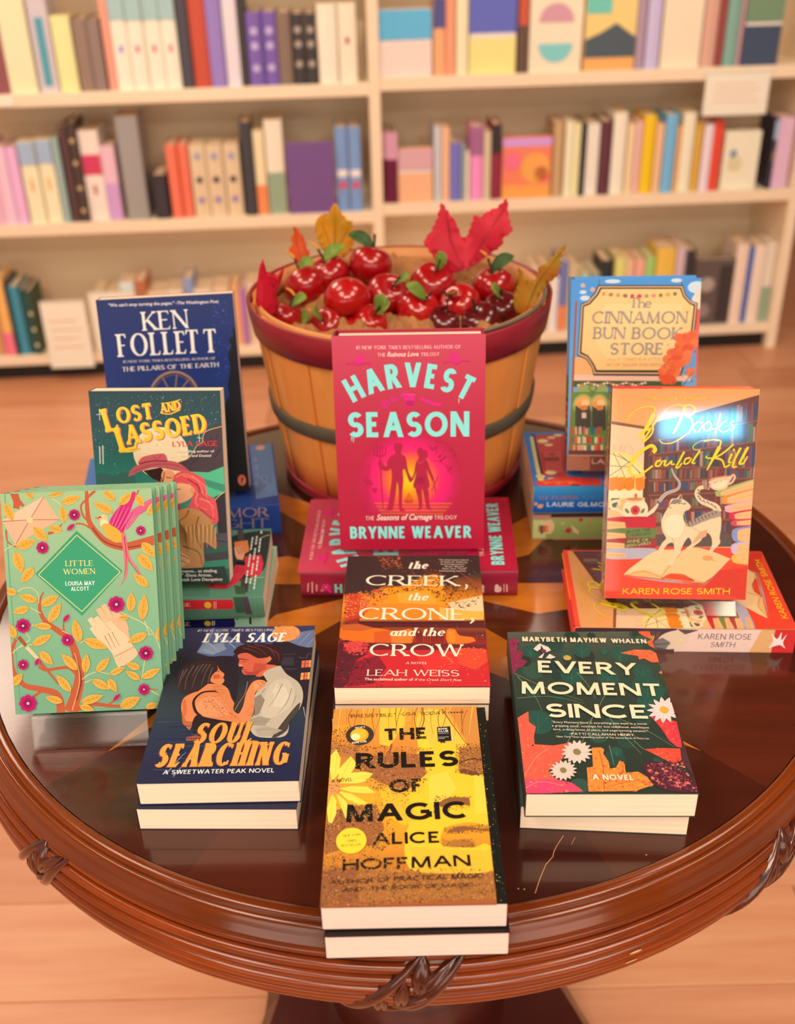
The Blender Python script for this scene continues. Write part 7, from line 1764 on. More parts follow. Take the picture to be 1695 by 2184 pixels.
['s','f8d81c',4.5,2.66,[42.1,193,35.1,178.2,27.9,168.7]],
['s','f8d81c',2.11,1.59,[47.1,191,41.6,180.9,33,166.3,34.1,165.2,40.7,172.8,41.7,179.6,35.9,176.2]],
['s','f8d81c',1.59,1.06,[28.9,168.7,32.6,175.5]],
['s','f8d81c',.79,1.84,[49.1,191.7,55.3,198.4,64.4,202.2,70.3,200.9]],
['s','f8d81c',3.9,2.12,[72.3,201.2,70.2,191.8,65.5,179.7,61.9,173]],
['s','f8d81c',1.84,2.63,[70.3,200.9,77.5,201.9,82.3,198.6,80.6,193.2,72.9,190.5]],
['s','f8d81c',2.11,.8,[72.9,190.5,79.6,187.8,80.1,178.5,72.6,170.3,61,163.5,51.8,163.4,48.6,167.2]],
['s','f8d81c',2.11,1.32,[84.2,174.4,81.3,179.8,86.3,185.2,90.5,181.2,86.8,175.1]],
['s','f8d81c',1.84,1.05,[93.4,175.8,91.8,181.2,96.8,185.3,99.7,180.6,95.4,175.9,102.5,178.6]],
['s','f8d81c',2.1,1.58,[107.9,193.3,104.9,181.3,103.4,173.2]],
['s','f8d81c',1.57,1.05,[113.8,186.7,106.4,179.3,111.9,174.6,118.2,178.7]],
['s','f8d81c',1.57,1.05,[121.7,186.1,117.9,184,122.1,180,118.4,176]],
['s','f8d81c',4,1.6,[42.9,153.9,45.2,156.6,41.3,160.7,33.5,156.5,24.5,148.3,20.2,138.7,22.6,131.2,30.6,130.6,38.4,136.1,43.5,140.3]],
['s','f8d81c',2.13,1.33,[51.3,145.8,47.3,144.4,46.2,140.3,50.2,140.3,52.7,144.4,56.6,145.8]],
['s','f8d81c',1.86,1.33,[56.3,145.8,54.8,141,58.2,141.1,61.9,145.2,62.1,141.8,65.4,142.1]],
['s','f8d81c',2.12,1.33,[74.1,154.8,69.9,145.9,66.9,139.1,68.9,138.4,72.7,143.2]],
['s','f8d81c',1.86,1.33,[80.3,148.7,75.8,147.3,74.7,142.6,78.7,143.3,81.7,148.1]],
['s','f8d81c',2.12,1.33,[89.5,155.8,84.4,147.4,82.6,143.3,85.9,143.3]],
['s','f8e080',.66,.66,[90.5,156.9,83.9,156.9,83,160.9,90,165.7,100.5,167.1,107.2,165.8]],
['s','f8d81c',1.06,1.85,[92.7,165.1,103.1,167.3,109.8,165.2,107.7,157.1]],
['s','f8d81c',4,1.06,[108.8,159.8,102.9,147.5,97.6,135.9]],
['s','f8d81c',1.84,1.06,[122.5,162.6,111.9,153,102.9,148.6,96.2,148.8,96.8,150.9]],
['s','f8d81c',2.11,1.32,[104.2,148.9,112.3,146.2,115.3,139.5,120.4,142.2]],
['s','f8d81c',2.11,1.32,[121.4,153.1,118.7,144.9,121.6,144.3]],
['s','f8d81c',2.37,1.32,[129.9,159.2,124.1,146.3,123.2,139.5,127.2,140.2]],
['s','f8d81c',2.63,1.32,[137.1,160,130.7,146.4,129.6,143,133.6,143.7,137.1,150.5]],
['e','f8d81c',123.2,156.9,1.19,1.22,0],
['t','f8c820','s','KAREN ROSE SMITH',18.6,4.6,128.2,6.2,6.5,0,0,0],
])
ART['IFBSP'] = (218, 26, [
['p','4c3440',[0,0,100.3,0,100.3,26,0,26]],
['B',[4.4,23.4,87.2,23.4,87.2,2.6,4.4,2.6],14,5,['5c4048','70484c','403848']],
['p','f4d0c4',[100.3,0,187.5,0,183.1,26,100.3,26]],
['p','e8b078',[174.4,0,196.2,0,196.2,26,183.1,26]],
['p','d83434',[196.2,0,218,0,218,26,196.2,26]],
['p','eed0b4',[95.9,2.6,109,6.5,113.4,19.5,104.6,24.7,89.4,20.8,82.8,13,87.2,5.2]],
['p','7c7474',[80.7,5.2,91.6,2.6,95.9,10.4,87.2,15.6,79.6,11.7]],
['s','302828',.8,.4,[80.7,7.8,91.6,9.1,95.9,7.8]],
['p','5c4c54',[109,19.5,122.1,24.7,100.3,25.5]],
['t','f4d020','B','If Books Could Kill',8.7,9.9,77.4,9.9,7.8,.2,0,0],
['t','584858','l','KAREN ROSE',122.1,14.6,174.4,14.6,6.2,0,0,0],
['t','584858','l','SMITH',135.2,5.7,159.1,5.7,5.7,.15,0,0],
['p','f4e4e0',[192.9,5.2,196.2,13,192.9,22.1,199.5,15.6,202.7,23.4,203.8,14.3,208.2,20.8,206,11.7,209.3,5.2,202.7,9.1]],
])
ART['KFSP'] = (220.5, 29, [
['p','4c3440',[0,0,101.4,0,101.4,29,0,29]],
['B',[4.4,26.1,88.2,26.1,88.2,2.9,4.4,2.9],14,5,['5c4048','70484c','403848']],
['p','f4d0c4',[101.4,0,189.6,0,185.2,29,101.4,29]],
['p','e8b078',[176.4,0,198.5,0,198.5,29,185.2,29]],
['p','d83434',[198.5,0,220.5,0,220.5,29,198.5,29]],
['p','eed0b4',[97,2.9,110.2,7.2,114.7,21.8,105.8,27.5,90.4,23.2,83.8,14.5,88.2,5.8]],
['p','7c7474',[81.6,5.8,92.6,2.9,97,11.6,88.2,17.4,80.5,13.1]],
['s','302828',.8,.4,[81.6,8.7,92.6,10.1,97,8.7]],
['p','5c4c54',[110.2,21.8,123.5,27.5,101.4,28.4]],
['t','f4d020','B','If Books Could Kill',8.8,11,78.3,11,8.7,.2,0,0],
['t','584858','l','KAREN ROSE',123.5,16.2,176.4,16.2,7,0,0,0],
['t','584858','l','SMITH',136.7,6.4,161,6.4,6.4,.15,0,0],
['p','f4e4e0',[195.1,5.8,198.5,14.5,195.1,24.6,201.8,17.4,205.1,26.1,206.2,16,210.6,23.2,208.4,13.1,211.7,5.8,205.1,10.1]],
])
ART['CINN'] = (147, 220.5, [
['V',['4c9ae4','549ee6','60a8e8','70b0e8','78b4e8','78b4e8','78b4e8'],0,220.5,147,0],
['e','d4e4f4',16.3,199.8,5.6,2.87,0],
['e','d4e4f4',13.9,206.5,4,1.98,0],
['e','d4e4f4',142,210.3,10,6.6,0],
['e','d4e4f4',146,196,8.9,8.8,0],
['e','d4e4f4',47.1,218.1,8.9,2.19,0],
['e','d4e4f4',119.4,218.2,6.7,2.19,0],
['p','f0dcc0',[140,204.8,149.6,213.5,151.1,184.9,142.1,185]],
['p','f4604c',[142.1,186.1,150.4,186,150.9,99.5,146.3,99.5]],
['L','f4b8a0','f8d0b8','c88070',11.2,215.3,16.4,212.6,3.8],
['L','f4b8a0','f8d0b8','c88070',22.2,210.6,27.4,207.8,3.8],
['s','3c3c40',.67,.67,[31.9,221.6,32.2,213.3]],
['s','3c3c40',.67,.67,[124.8,220.4,125.2,212.1]],
['p','f4b878',[5,132.9,27.1,132.7,31.1,112.2,5.5,112.5]],
['p','f8c8b4',[4.4,113,141.2,111,139.3,104.2,4.5,106.2]],
['s','a85838',2.47,2.55,[6.5,196.7,2.67,12.6]],
['p','4c6038',[5.1,106.2,130.2,104.3,130.6,97.4,5.3,98.8]],
['p','9cac68',[9.8,101,44,100.6,44.2,92.6,10,93]],
['e','5c7840',28.1,97.1,4.8,4.6,0],
['e','98a868',28.1,97.1,3.4,3.2,0],
['p','6c8c44',[3.7,93,46.5,92.6,49,13.4,3.8,13.8]],
['e','a4b470',17.2,77.9,11.7,12.7,0],
['e','f0b060',17.2,77.9,9.2,10.4,0],
['p','4c4840',[8.1,76.9,26.4,76.7,27.2,47.6,8.8,47.8]],
['e','f0a050',13.8,78,4.1,3.5,0],
['e','f8c890',19.5,80.2,4.6,3.9,0],
['e','d88848',18.5,74.5,4.6,3,0],
['e','a4b470',35.5,77.7,10.5,12.7,0],
['e','f0b060',35.5,77.7,8,10.4,0],
['p','4c4840',[27.6,76.7,43.6,76.5,44.5,47.5,28.4,47.6]],
['e','f0a050',32.1,77.8,4.1,3.5,0],
['e','f8c890',37.8,80,4.6,3.9,0],
['e','d88848',36.8,74.3,4.6,3,0],
['p','ecc4b0',[16.1,68.7,21.1,68.6,21.3,62.2,16.2,62.3]],
['B',[5.2,52.5,40.9,53.3,41.2,42.8,5.4,43.2],12,30,['d8483c','f0d0b0','4c8c58','e86850','3c6c80','c83850','e8b088']],
['B',[4.9,42,41.2,42.2,41.5,32.3,5.1,32.6],12,31,['d8483c','f0d0b0','4c8c58','e86850','3c6c80','c83850','e8b088']],
['B',[4.5,31.5,41.5,31.7,41.7,24.1,4.7,24.4],12,32,['d8483c','f0d0b0','4c8c58','e86850','3c6c80','c83850','e8b088']],
['p','70403c',[1.24,24.4,44,24.1,44.2,18.2,1.37,18.5]],
['p','b06c54',[-3.3,19.2,48.9,18.1,49.5,-3.2,-4.6,-0.95]],
['p','7c4438',[26.9,17.1,48.9,16.9,49.5,-3.2,27.4,-3]],
['s','c8a090',1.16,1.16,[2.53,18.5,41.9,17.6]],
['p','c84828',[18.2,15.4,24.1,15.4,21.5,12.5]],
['t','d8b0a0','s','LAURIE GILMORE',29.2,8.2,123.3,4.5,5.9,0,0,0],
['e','f0d8c0',11.5,100.8,1.6,1.26,0],
['e','e87860',15.1,101.6,1.6,1.26,0],
['e','f4e4d0',18.8,102.5,1.59,1.26,0],
['e','f0d8c0',22.4,103.4,1.6,1.26,0],
['e','e87860',26.1,102.4,1.59,1.26,0],
['e','f4e4d0',29.7,101.5,1.6,1.26,0],
['e','f0d8c0',33.4,100.5,1.59,1.25,0],
['e','e87860',37,101.4,1.6,1.26,0],
['e','f4e4d0',40.6,102.3,1.59,1.26,0],
['e','f0d8c0',44.3,103.1,1.59,1.26,0],
['e','e87860',47.9,102.2,1.6,1.26,0],
['e','f4e4d0',51.6,101.2,1.59,1.26,0],
['e','f0d8c0',55.3,100.3,1.6,1.26,0],
['e','e87860',58.9,101.2,1.59,1.25,0],
['e','f4e4d0',62.5,102,1.59,1.26,0],
['e','f0d8c0',66.1,102.9,1.59,1.25,0],
['e','e87860',69.8,102,1.6,1.26,0],
['e','f4e4d0',73.5,101,1.59,1.26,0],
['e','f0d8c0',77.2,100,1.6,1.26,0],
['e','e87860',80.8,100.9,1.59,1.26,0],
['e','f4e4d0',84.4,101.8,1.59,1.25,0],
['e','f0d8c0',88,102.7,1.59,1.26,0],
['q','3c3830',[30.5,214.2,126.5,212.9,130.7,201.7,137.2,195,144.2,192.5,142.3,158.3,128.8,110,28.3,111.7,25.8,121.3,19.3,130.5,8.9,135.1,10.6,168.8,11.4,193.3,19.2,196.5,27.3,206.3]],
['q','e8b890',[31.6,212.8,125.7,211.6,129.6,201.1,136.7,194.1,142.9,191.8,141.1,159.4,127.6,112.3,29,113.9,26.5,122.5,19.8,131.8,10.1,136.3,11.7,168.8,12.5,192.4,20,195.6,28.3,205.4]],
['q','3c3830',[33.2,211.5,124.4,210.3,128.4,200.4,135.7,193,141.4,190.7,139.3,159.4,125.3,114,30.4,115.4,27.6,123.2,20.6,133.3,11.6,137.4,13.1,168.8,13.8,191.5,21,194.3,29.6,204.3]],
['q','fcd08c',[34.8,209.7,123.2,208.6,127.1,199.5,134.7,191.7,139.7,189.4,137.5,160.6,122.9,116.9,31.9,118.1,29,124.7,21.6,135,13.8,139,14.9,168.8,15.5,190.1,22.3,192.7,31.2,202.7]],
['p','fcd898',[38.9,192.9,126.2,191.8,125.9,149.5,115.6,127.1,45.4,127.9,28.9,150.7]],
['e','d8a040',37.5,204.2,2.24,2.2,0],
['e','a89060',45.5,203.3,2.91,2.21,0],
['e','f08868',53.6,202.6,2.24,2.21,0],
['e','907860',61.7,201.9,2.9,2.21,0],
['e','d83850',69.7,201.5,2.24,2.21,0],
['e','e04050',77.8,201.2,2.9,2.2,0],
['e','b89060',85.8,201.3,2.23,2.21,0],
['e','f09078',93.8,201.5,2.9,2.21,0],
['e','a07048',101.8,201.9,2.23,2.21,0],
['e','d8a850',109.8,202.5,2.9,2.2,0],
['e','907850',117.8,203.2,2.23,2.2,0],
['t','5c565e','R','T',66.5,188.4,76.6,188.2,11.7,0,0,.02],
['t','5c565e','R','h',76.9,188.2,84.4,188.1,10.3,0,0,.02],
['t','5c565e','R','e',84.4,188.1,91.7,188.1,10.8,0,0,.02],
['t','5c565e','R','CINNAMON',24.7,171.2,132.8,169.9,13.6,.05,0,.02],
['t','5c565e','R','BUN BOOK',26.8,153.8,127.1,152.2,13.2,.05,0,.02],
['t','5c565e','R','STORE',46.3,135.6,106.5,134.9,13.2,.05,0,.02],
['t','b8a8a4','R','T',66.5,188.4,76.6,188.2,11.7,0,0,-0.06],
['t','b8a8a4','R','h',76.9,188.2,84.4,188.1,10.3,0,0,-0.06],
['t','b8a8a4','R','e',84.4,188.1,91.7,188.1,10.8,0,0,-0.06],
['t','b8a8a4','R','CINNAMON',24.7,171.2,132.8,169.9,13.6,.05,0,-0.06],
['t','b8a8a4','R','BUN BOOK',26.8,153.8,127.1,152.2,13.2,.05,0,-0.06],
['t','b8a8a4','R','STORE',46.3,135.6,106.5,134.9,13.2,.05,0,-0.06],
['t','e88850','l','ALL IT TAKES IS A LITTLE',44.5,128.8,105.2,128.4,2.95,0,0,0],
['t','e88850','l','BIT OF SUGAR AND SPICE',43.3,122.5,105.7,122,2.95,0,0,0],
['e','f4683c',125.9,134.7,5.4,5,0],
['e','f87040',116.5,136.9,5.4,5,0],
['e','ec5c34',124.9,139.4,5.4,5,0],
['e','f88050',133.9,129.1,5.4,5,0],
['e','f4683c',127.4,147.1,5.4,4.9,0],
['e','f87040',116.1,109.2,5.4,5,0],
['e','ec5c34',114,116.4,5.4,5,0],
['e','f88050',131.7,151.5,5.4,4.9,0],
['e','f4683c',127.6,145.2,5.4,5,0],
['e','f87040',131.5,154.7,5.4,4.9,0],
['e','ec5c34',127.4,136.8,5.4,5,0],
['e','f88050',112.1,129.7,5.4,5,0],
['e','f4683c',109.8,113.4,5.4,5,0],
['e','f87040',118.4,116.6,5.4,5,0],
['e','ec5c34',116.7,119.7,5.4,5,0],
['e','f88050',133.4,134.5,5.4,5,0],
['e','f4683c',123.4,124.5,5.4,5,0],
['e','f87040',140.7,151.7,5.4,4.9,0],
['e','ec5c34',133.9,131.1,5.4,5,0],
['e','f88050',133.9,154.9,5.4,4.9,0],
['e','f4683c',128.4,151.1,5.4,4.9,0],
['e','f87040',125.2,145.3,5.4,4.9,0],
['e','ec5c34',111.2,105.6,5.5,5,0],
['e','f88050',134.6,149,5.4,4.9,0],
['e','f4683c',120.8,137.6,5.4,5,0],
['e','f87040',129.4,143.8,5.4,4.9,0],
['e','ec5c34',108.7,109.5,5.4,5,0],
['e','f88050',141.3,145.5,5.4,4.9,0],
['e','f4683c',141,148.6,5.4,4.9,0],
['e','f87040',117.2,119.5,5.4,5,0],
['e','ec5c34',117.6,107.7,5.4,5,0],
['e','f88050',114.2,122,5.4,5,0],
['e','f4683c',130,136.8,5.4,5,0],
['e','f87040',128.9,125.3,5.4,5,0],
['e','ec5c34',122,129.4,5.4,5,0],
['e','f88050',133.7,127.5,5.4,5,0],
['e','f4683c',131,141.9,5.4,5,0],
['e','f87040',125.7,143.5,5.4,5,0],
['e','ec5c34',130.5,152.8,5.4,4.9,0],
['e','f88050',142.6,147.2,5.4,4.9,0],
['e','f4683c',117.3,118.5,5.4,5,0],
['e','f87040',132,143.8,5.4,5,0],
['e','ec5c34',123,114.3,5.4,5,0],
['e','f88050',140.7,157.3,5.4,4.9,0],
['e','f4683c',135.1,150.9,5.4,4.9,0],
['e','f87040',120.8,127.4,5.4,5,0],
['e','ec5c34',120.7,122.2,5.4,5,0],
['e','f88050',118.6,128.4,5.4,5,0],
['e','f4683c',120.5,120.6,5.4,5,0],
['e','f87040',123.9,154.3,5.4,4.9,0],
['e','ec5c34',120.8,128.8,5.4,5,0],
['e','f88050',142.4,147.9,5.4,4.9,0],
['e','f4683c',116.6,107.7,5.4,5,0],
['e','f87040',109.4,117.3,5.4,5,0],
['e','ec5c34',115.9,111.5,5.4,5,0],
['e','f88050',122.9,114.2,5.4,5,0],
['e','f4683c',139.1,157.1,5.4,4.9,0],
['e','f87040',127.4,146.4,5.4,4.9,0],
['e','ec5c34',116.1,107.4,5.4,5,0],
['e','f88050',139.4,114.9,5.4,5,0],
['e','f4683c',137.1,142.2,5.4,5,0],
['e','f87040',116.9,125,5.4,5,0],
['e','ec5c34',133.9,141.7,5.4,5,0],
['e','f88050',135.1,135.1,5.4,5,0],
['e','f4683c',117.8,117.1,5.4,5,0],
['e','f87040',107.9,116.1,5.4,5,0],
['e','ec5c34',118.4,105.2,5.5,5,0],
['e','f88050',110.4,119.6,5.4,5,0],
['e','f4683c',123.8,123.7,5.4,5,0],
['e','f87040',125.2,123.9,5.4,5,0],
['e','502818',120.6,141.2,.79,.68,0],
['e','c89040',136.6,127.1,.79,.68,0],
['e','d04028',117,116.8,.79,.69,0],
['e','502818',143.7,137.7,.79,.68,0],
['e','c89040',137.6,113.3,.79,.68,0],
['e','d04028',111.9,109.9,.8,.68,0],
['e','502818',123.6,143.6,.79,.67,0],
['e','c89040',126.8,135.5,.79,.68,0],
['e','d04028',112.5,146,.79,.68,0],
['e','502818',114.1,129.4,.79,.68,0],
['e','c89040',130.4,145.4,.79,.67,0],
['e','d04028',133.2,144.7,.79,.67,0],
['e','502818',113.8,115.9,.8,.68,0],
['e','c89040',141.8,102.7,.79,.68,0],
['e','d04028',131.7,126.9,.79,.68,0],
['e','502818',110.1,123.3,.8,.68,0],
['e','c89040',113.6,125.3,.79,.68,0],
['e','d04028',130.8,110,.8,.68,0],
['e','502818',120.1,102.6,.79,.68,0],
['e','c89040',145.6,110.1,.79,.68,0],
['e','d04028',133.8,114.7,.8,.68,0],
['e','502818',141.3,104.2,.79,.68,0],
['e','c89040',139.7,119,.79,.68,0],
['e','d04028',109.7,120.2,.79,.69,0],
['s','503028',.91,.34,[130.6,97.4,139,109.9,143.3,115.5]],
])
ART['CINNSP'] = (220.5, 21, [
['V',['6c9cd8','7cacdc','88b4e0'],0,21,110.2,0],
['p','5c7840',[110.2,0,136.7,0,136.7,21,110.2,21]],
['p','3c3028',[136.7,0,189.6,0,189.6,21,136.7,21]],
['p','8c5040',[189.6,0,220.5,0,220.5,21,189.6,21]],
['B',[141.1,16.8,185.2,16.8,185.2,4.2,141.1,4.2],9,4,['c84840','e0b090','4c8c58']],
])
ART['PUMP'] = (142, 200, [
['V',['4c84d0','4488d4','4890d8','4c98e0','4c98e0'],0,200,142,0],
['p','2c2420',[136.4,189.6,136.3,186.2,24.6,186.2,24.8,192.4]],
['s','e8d898',4.2,4.7,[130.7,190.5,68.8,191.2,21.5,191.2]],
['p','c8404c',[134.4,185.5,137,145.6,19,160.2,24.6,186.2]],
['p','e05c5c',[93.4,178.9,92.8,157.6,34,163.1,34.5,182]],
['p','d44c50',[130.5,183.4,133.4,152.8,89.2,158.1,86.3,182.9]],
['e','f8e8a8',117.2,177.6,5.4,6.8,0],
['e','f8e8a8',126.6,166,3,5.3,0],
['e','f8e8a8',133.1,156.6,3.4,5.8,0],
['e','f8e8a8',106.3,171.2,3.1,5.2,0],
['e','f8e8a8',33.5,176.7,5.1,6.7,0],
['e','f8e8a8',17,177.8,3.4,4.9,0],
['e','f8e8a8',12,170.8,2.17,3.6,0],
['t','8c4448','s','THE',75.4,174.3,77,166,8.5,0,0,0],
['t','8c4448','s','PUMPKIN',61.6,180.6,63.7,162.7,10.2,0,0,0],
['p','ec4838',[11.9,197.6,23.9,159.6,16.4,120.1,-2.02,122.9,-0.26,193.4]],
['e','f85c30',10.8,187.6,3.6,5.5,0],
['e','f87840',7.8,183.1,3.6,5.5,0],
['e','e84838',4.8,178.7,3.5,5.5,0],
['e','f85c30',10.4,173.2,3.6,5.5,0],
['e','f87840',7.4,168.8,3.5,5.5,0],
['e','e84838',4.4,164.3,3.5,5.5,0],
['e','f85c30',10.1,158.8,3.6,5.5,0],
['e','f87840',7.1,154.4,3.5,5.5,0],
['e','e84838',4.1,150,3.5,5.5,0],
['e','f4dc90',23.9,190.2,5.2,5.6,0],
['e','f8e8a8',16.6,190.5,3.4,3.9,0],
['p','604038',[3.6,156.7,3.4,146.7,-1.41,147.4,-1.16,157.3]],
])
ART['PUMPSP'] = (200, 35.5, [
['V',['44a4e0','2c88d4','2068c0','1c58b4'],0,35.5,200,0],
['t','b06860','R','THE PUMPKIN',5.1,18,52.5,17.4,5.4,0,0,0],
['t','6c8cb8','R','SPICE CAFE',57.1,17.3,108.2,16.6,5.4,0,0,0],
['t','d8e4f0','S','LAURIE GILMORE',16.1,8.4,95.1,7.4,6,0,0,0],
['L','f4b860','f8d090','c88840',5.2,7.2,12.4,11.2,4.7],
['e','f4a890',3.2,12.2,2.03,2.17,0],
])
ART['GREENSP'] = (200, 37, [
['p','40302c',[-1.75,39.5,140,39.4,140.9,31.2,-1.4,31.2]],
['p','c88878',[.01,34.9,21.9,34.6,19.1,29.1,-0.53,29.4]],
['s','c89080',2.04,2.03,[-0.55,29.8,78.5,30.2,140.9,30.3]],
['p','d0dc90',[.33,27.6,16,27.4,16.5,2.35,1.02,2.55]],
['e','f4cc9c',19.6,18.1,6.3,10.1,0],
['B',[7.1,8.1,19.4,7.9,18.8,20,6.6,20.1],4,3,['d83850','603840','f08838']],
['s','f4cc9c',3.1,3.1,[9.8,25.6,16.3,21.8,23.2,25.4]],
['e','c83848',42.8,12.7,3.6,3.5,0],
['p','f4d0a0',[45.5,20.5,54.6,13,55.8,6.5,49.2,10.3]],
['L','f0c890','f0c890','c89060',35.4,25.3,35.3,19.7,2.67],
['L','d89868','d89868','a87048',67.9,24.8,66.2,16.6,2.82],
['e','c83848',56.8,27.3,2.35,2.39,0],
['s','e09c84',4,4,[.37,-0.72,80.8,-0.35,144,.23]],
['p','403028',[17.4,.93,25.3,.83,24.7,-2.91,17.5,-2.82]],
])
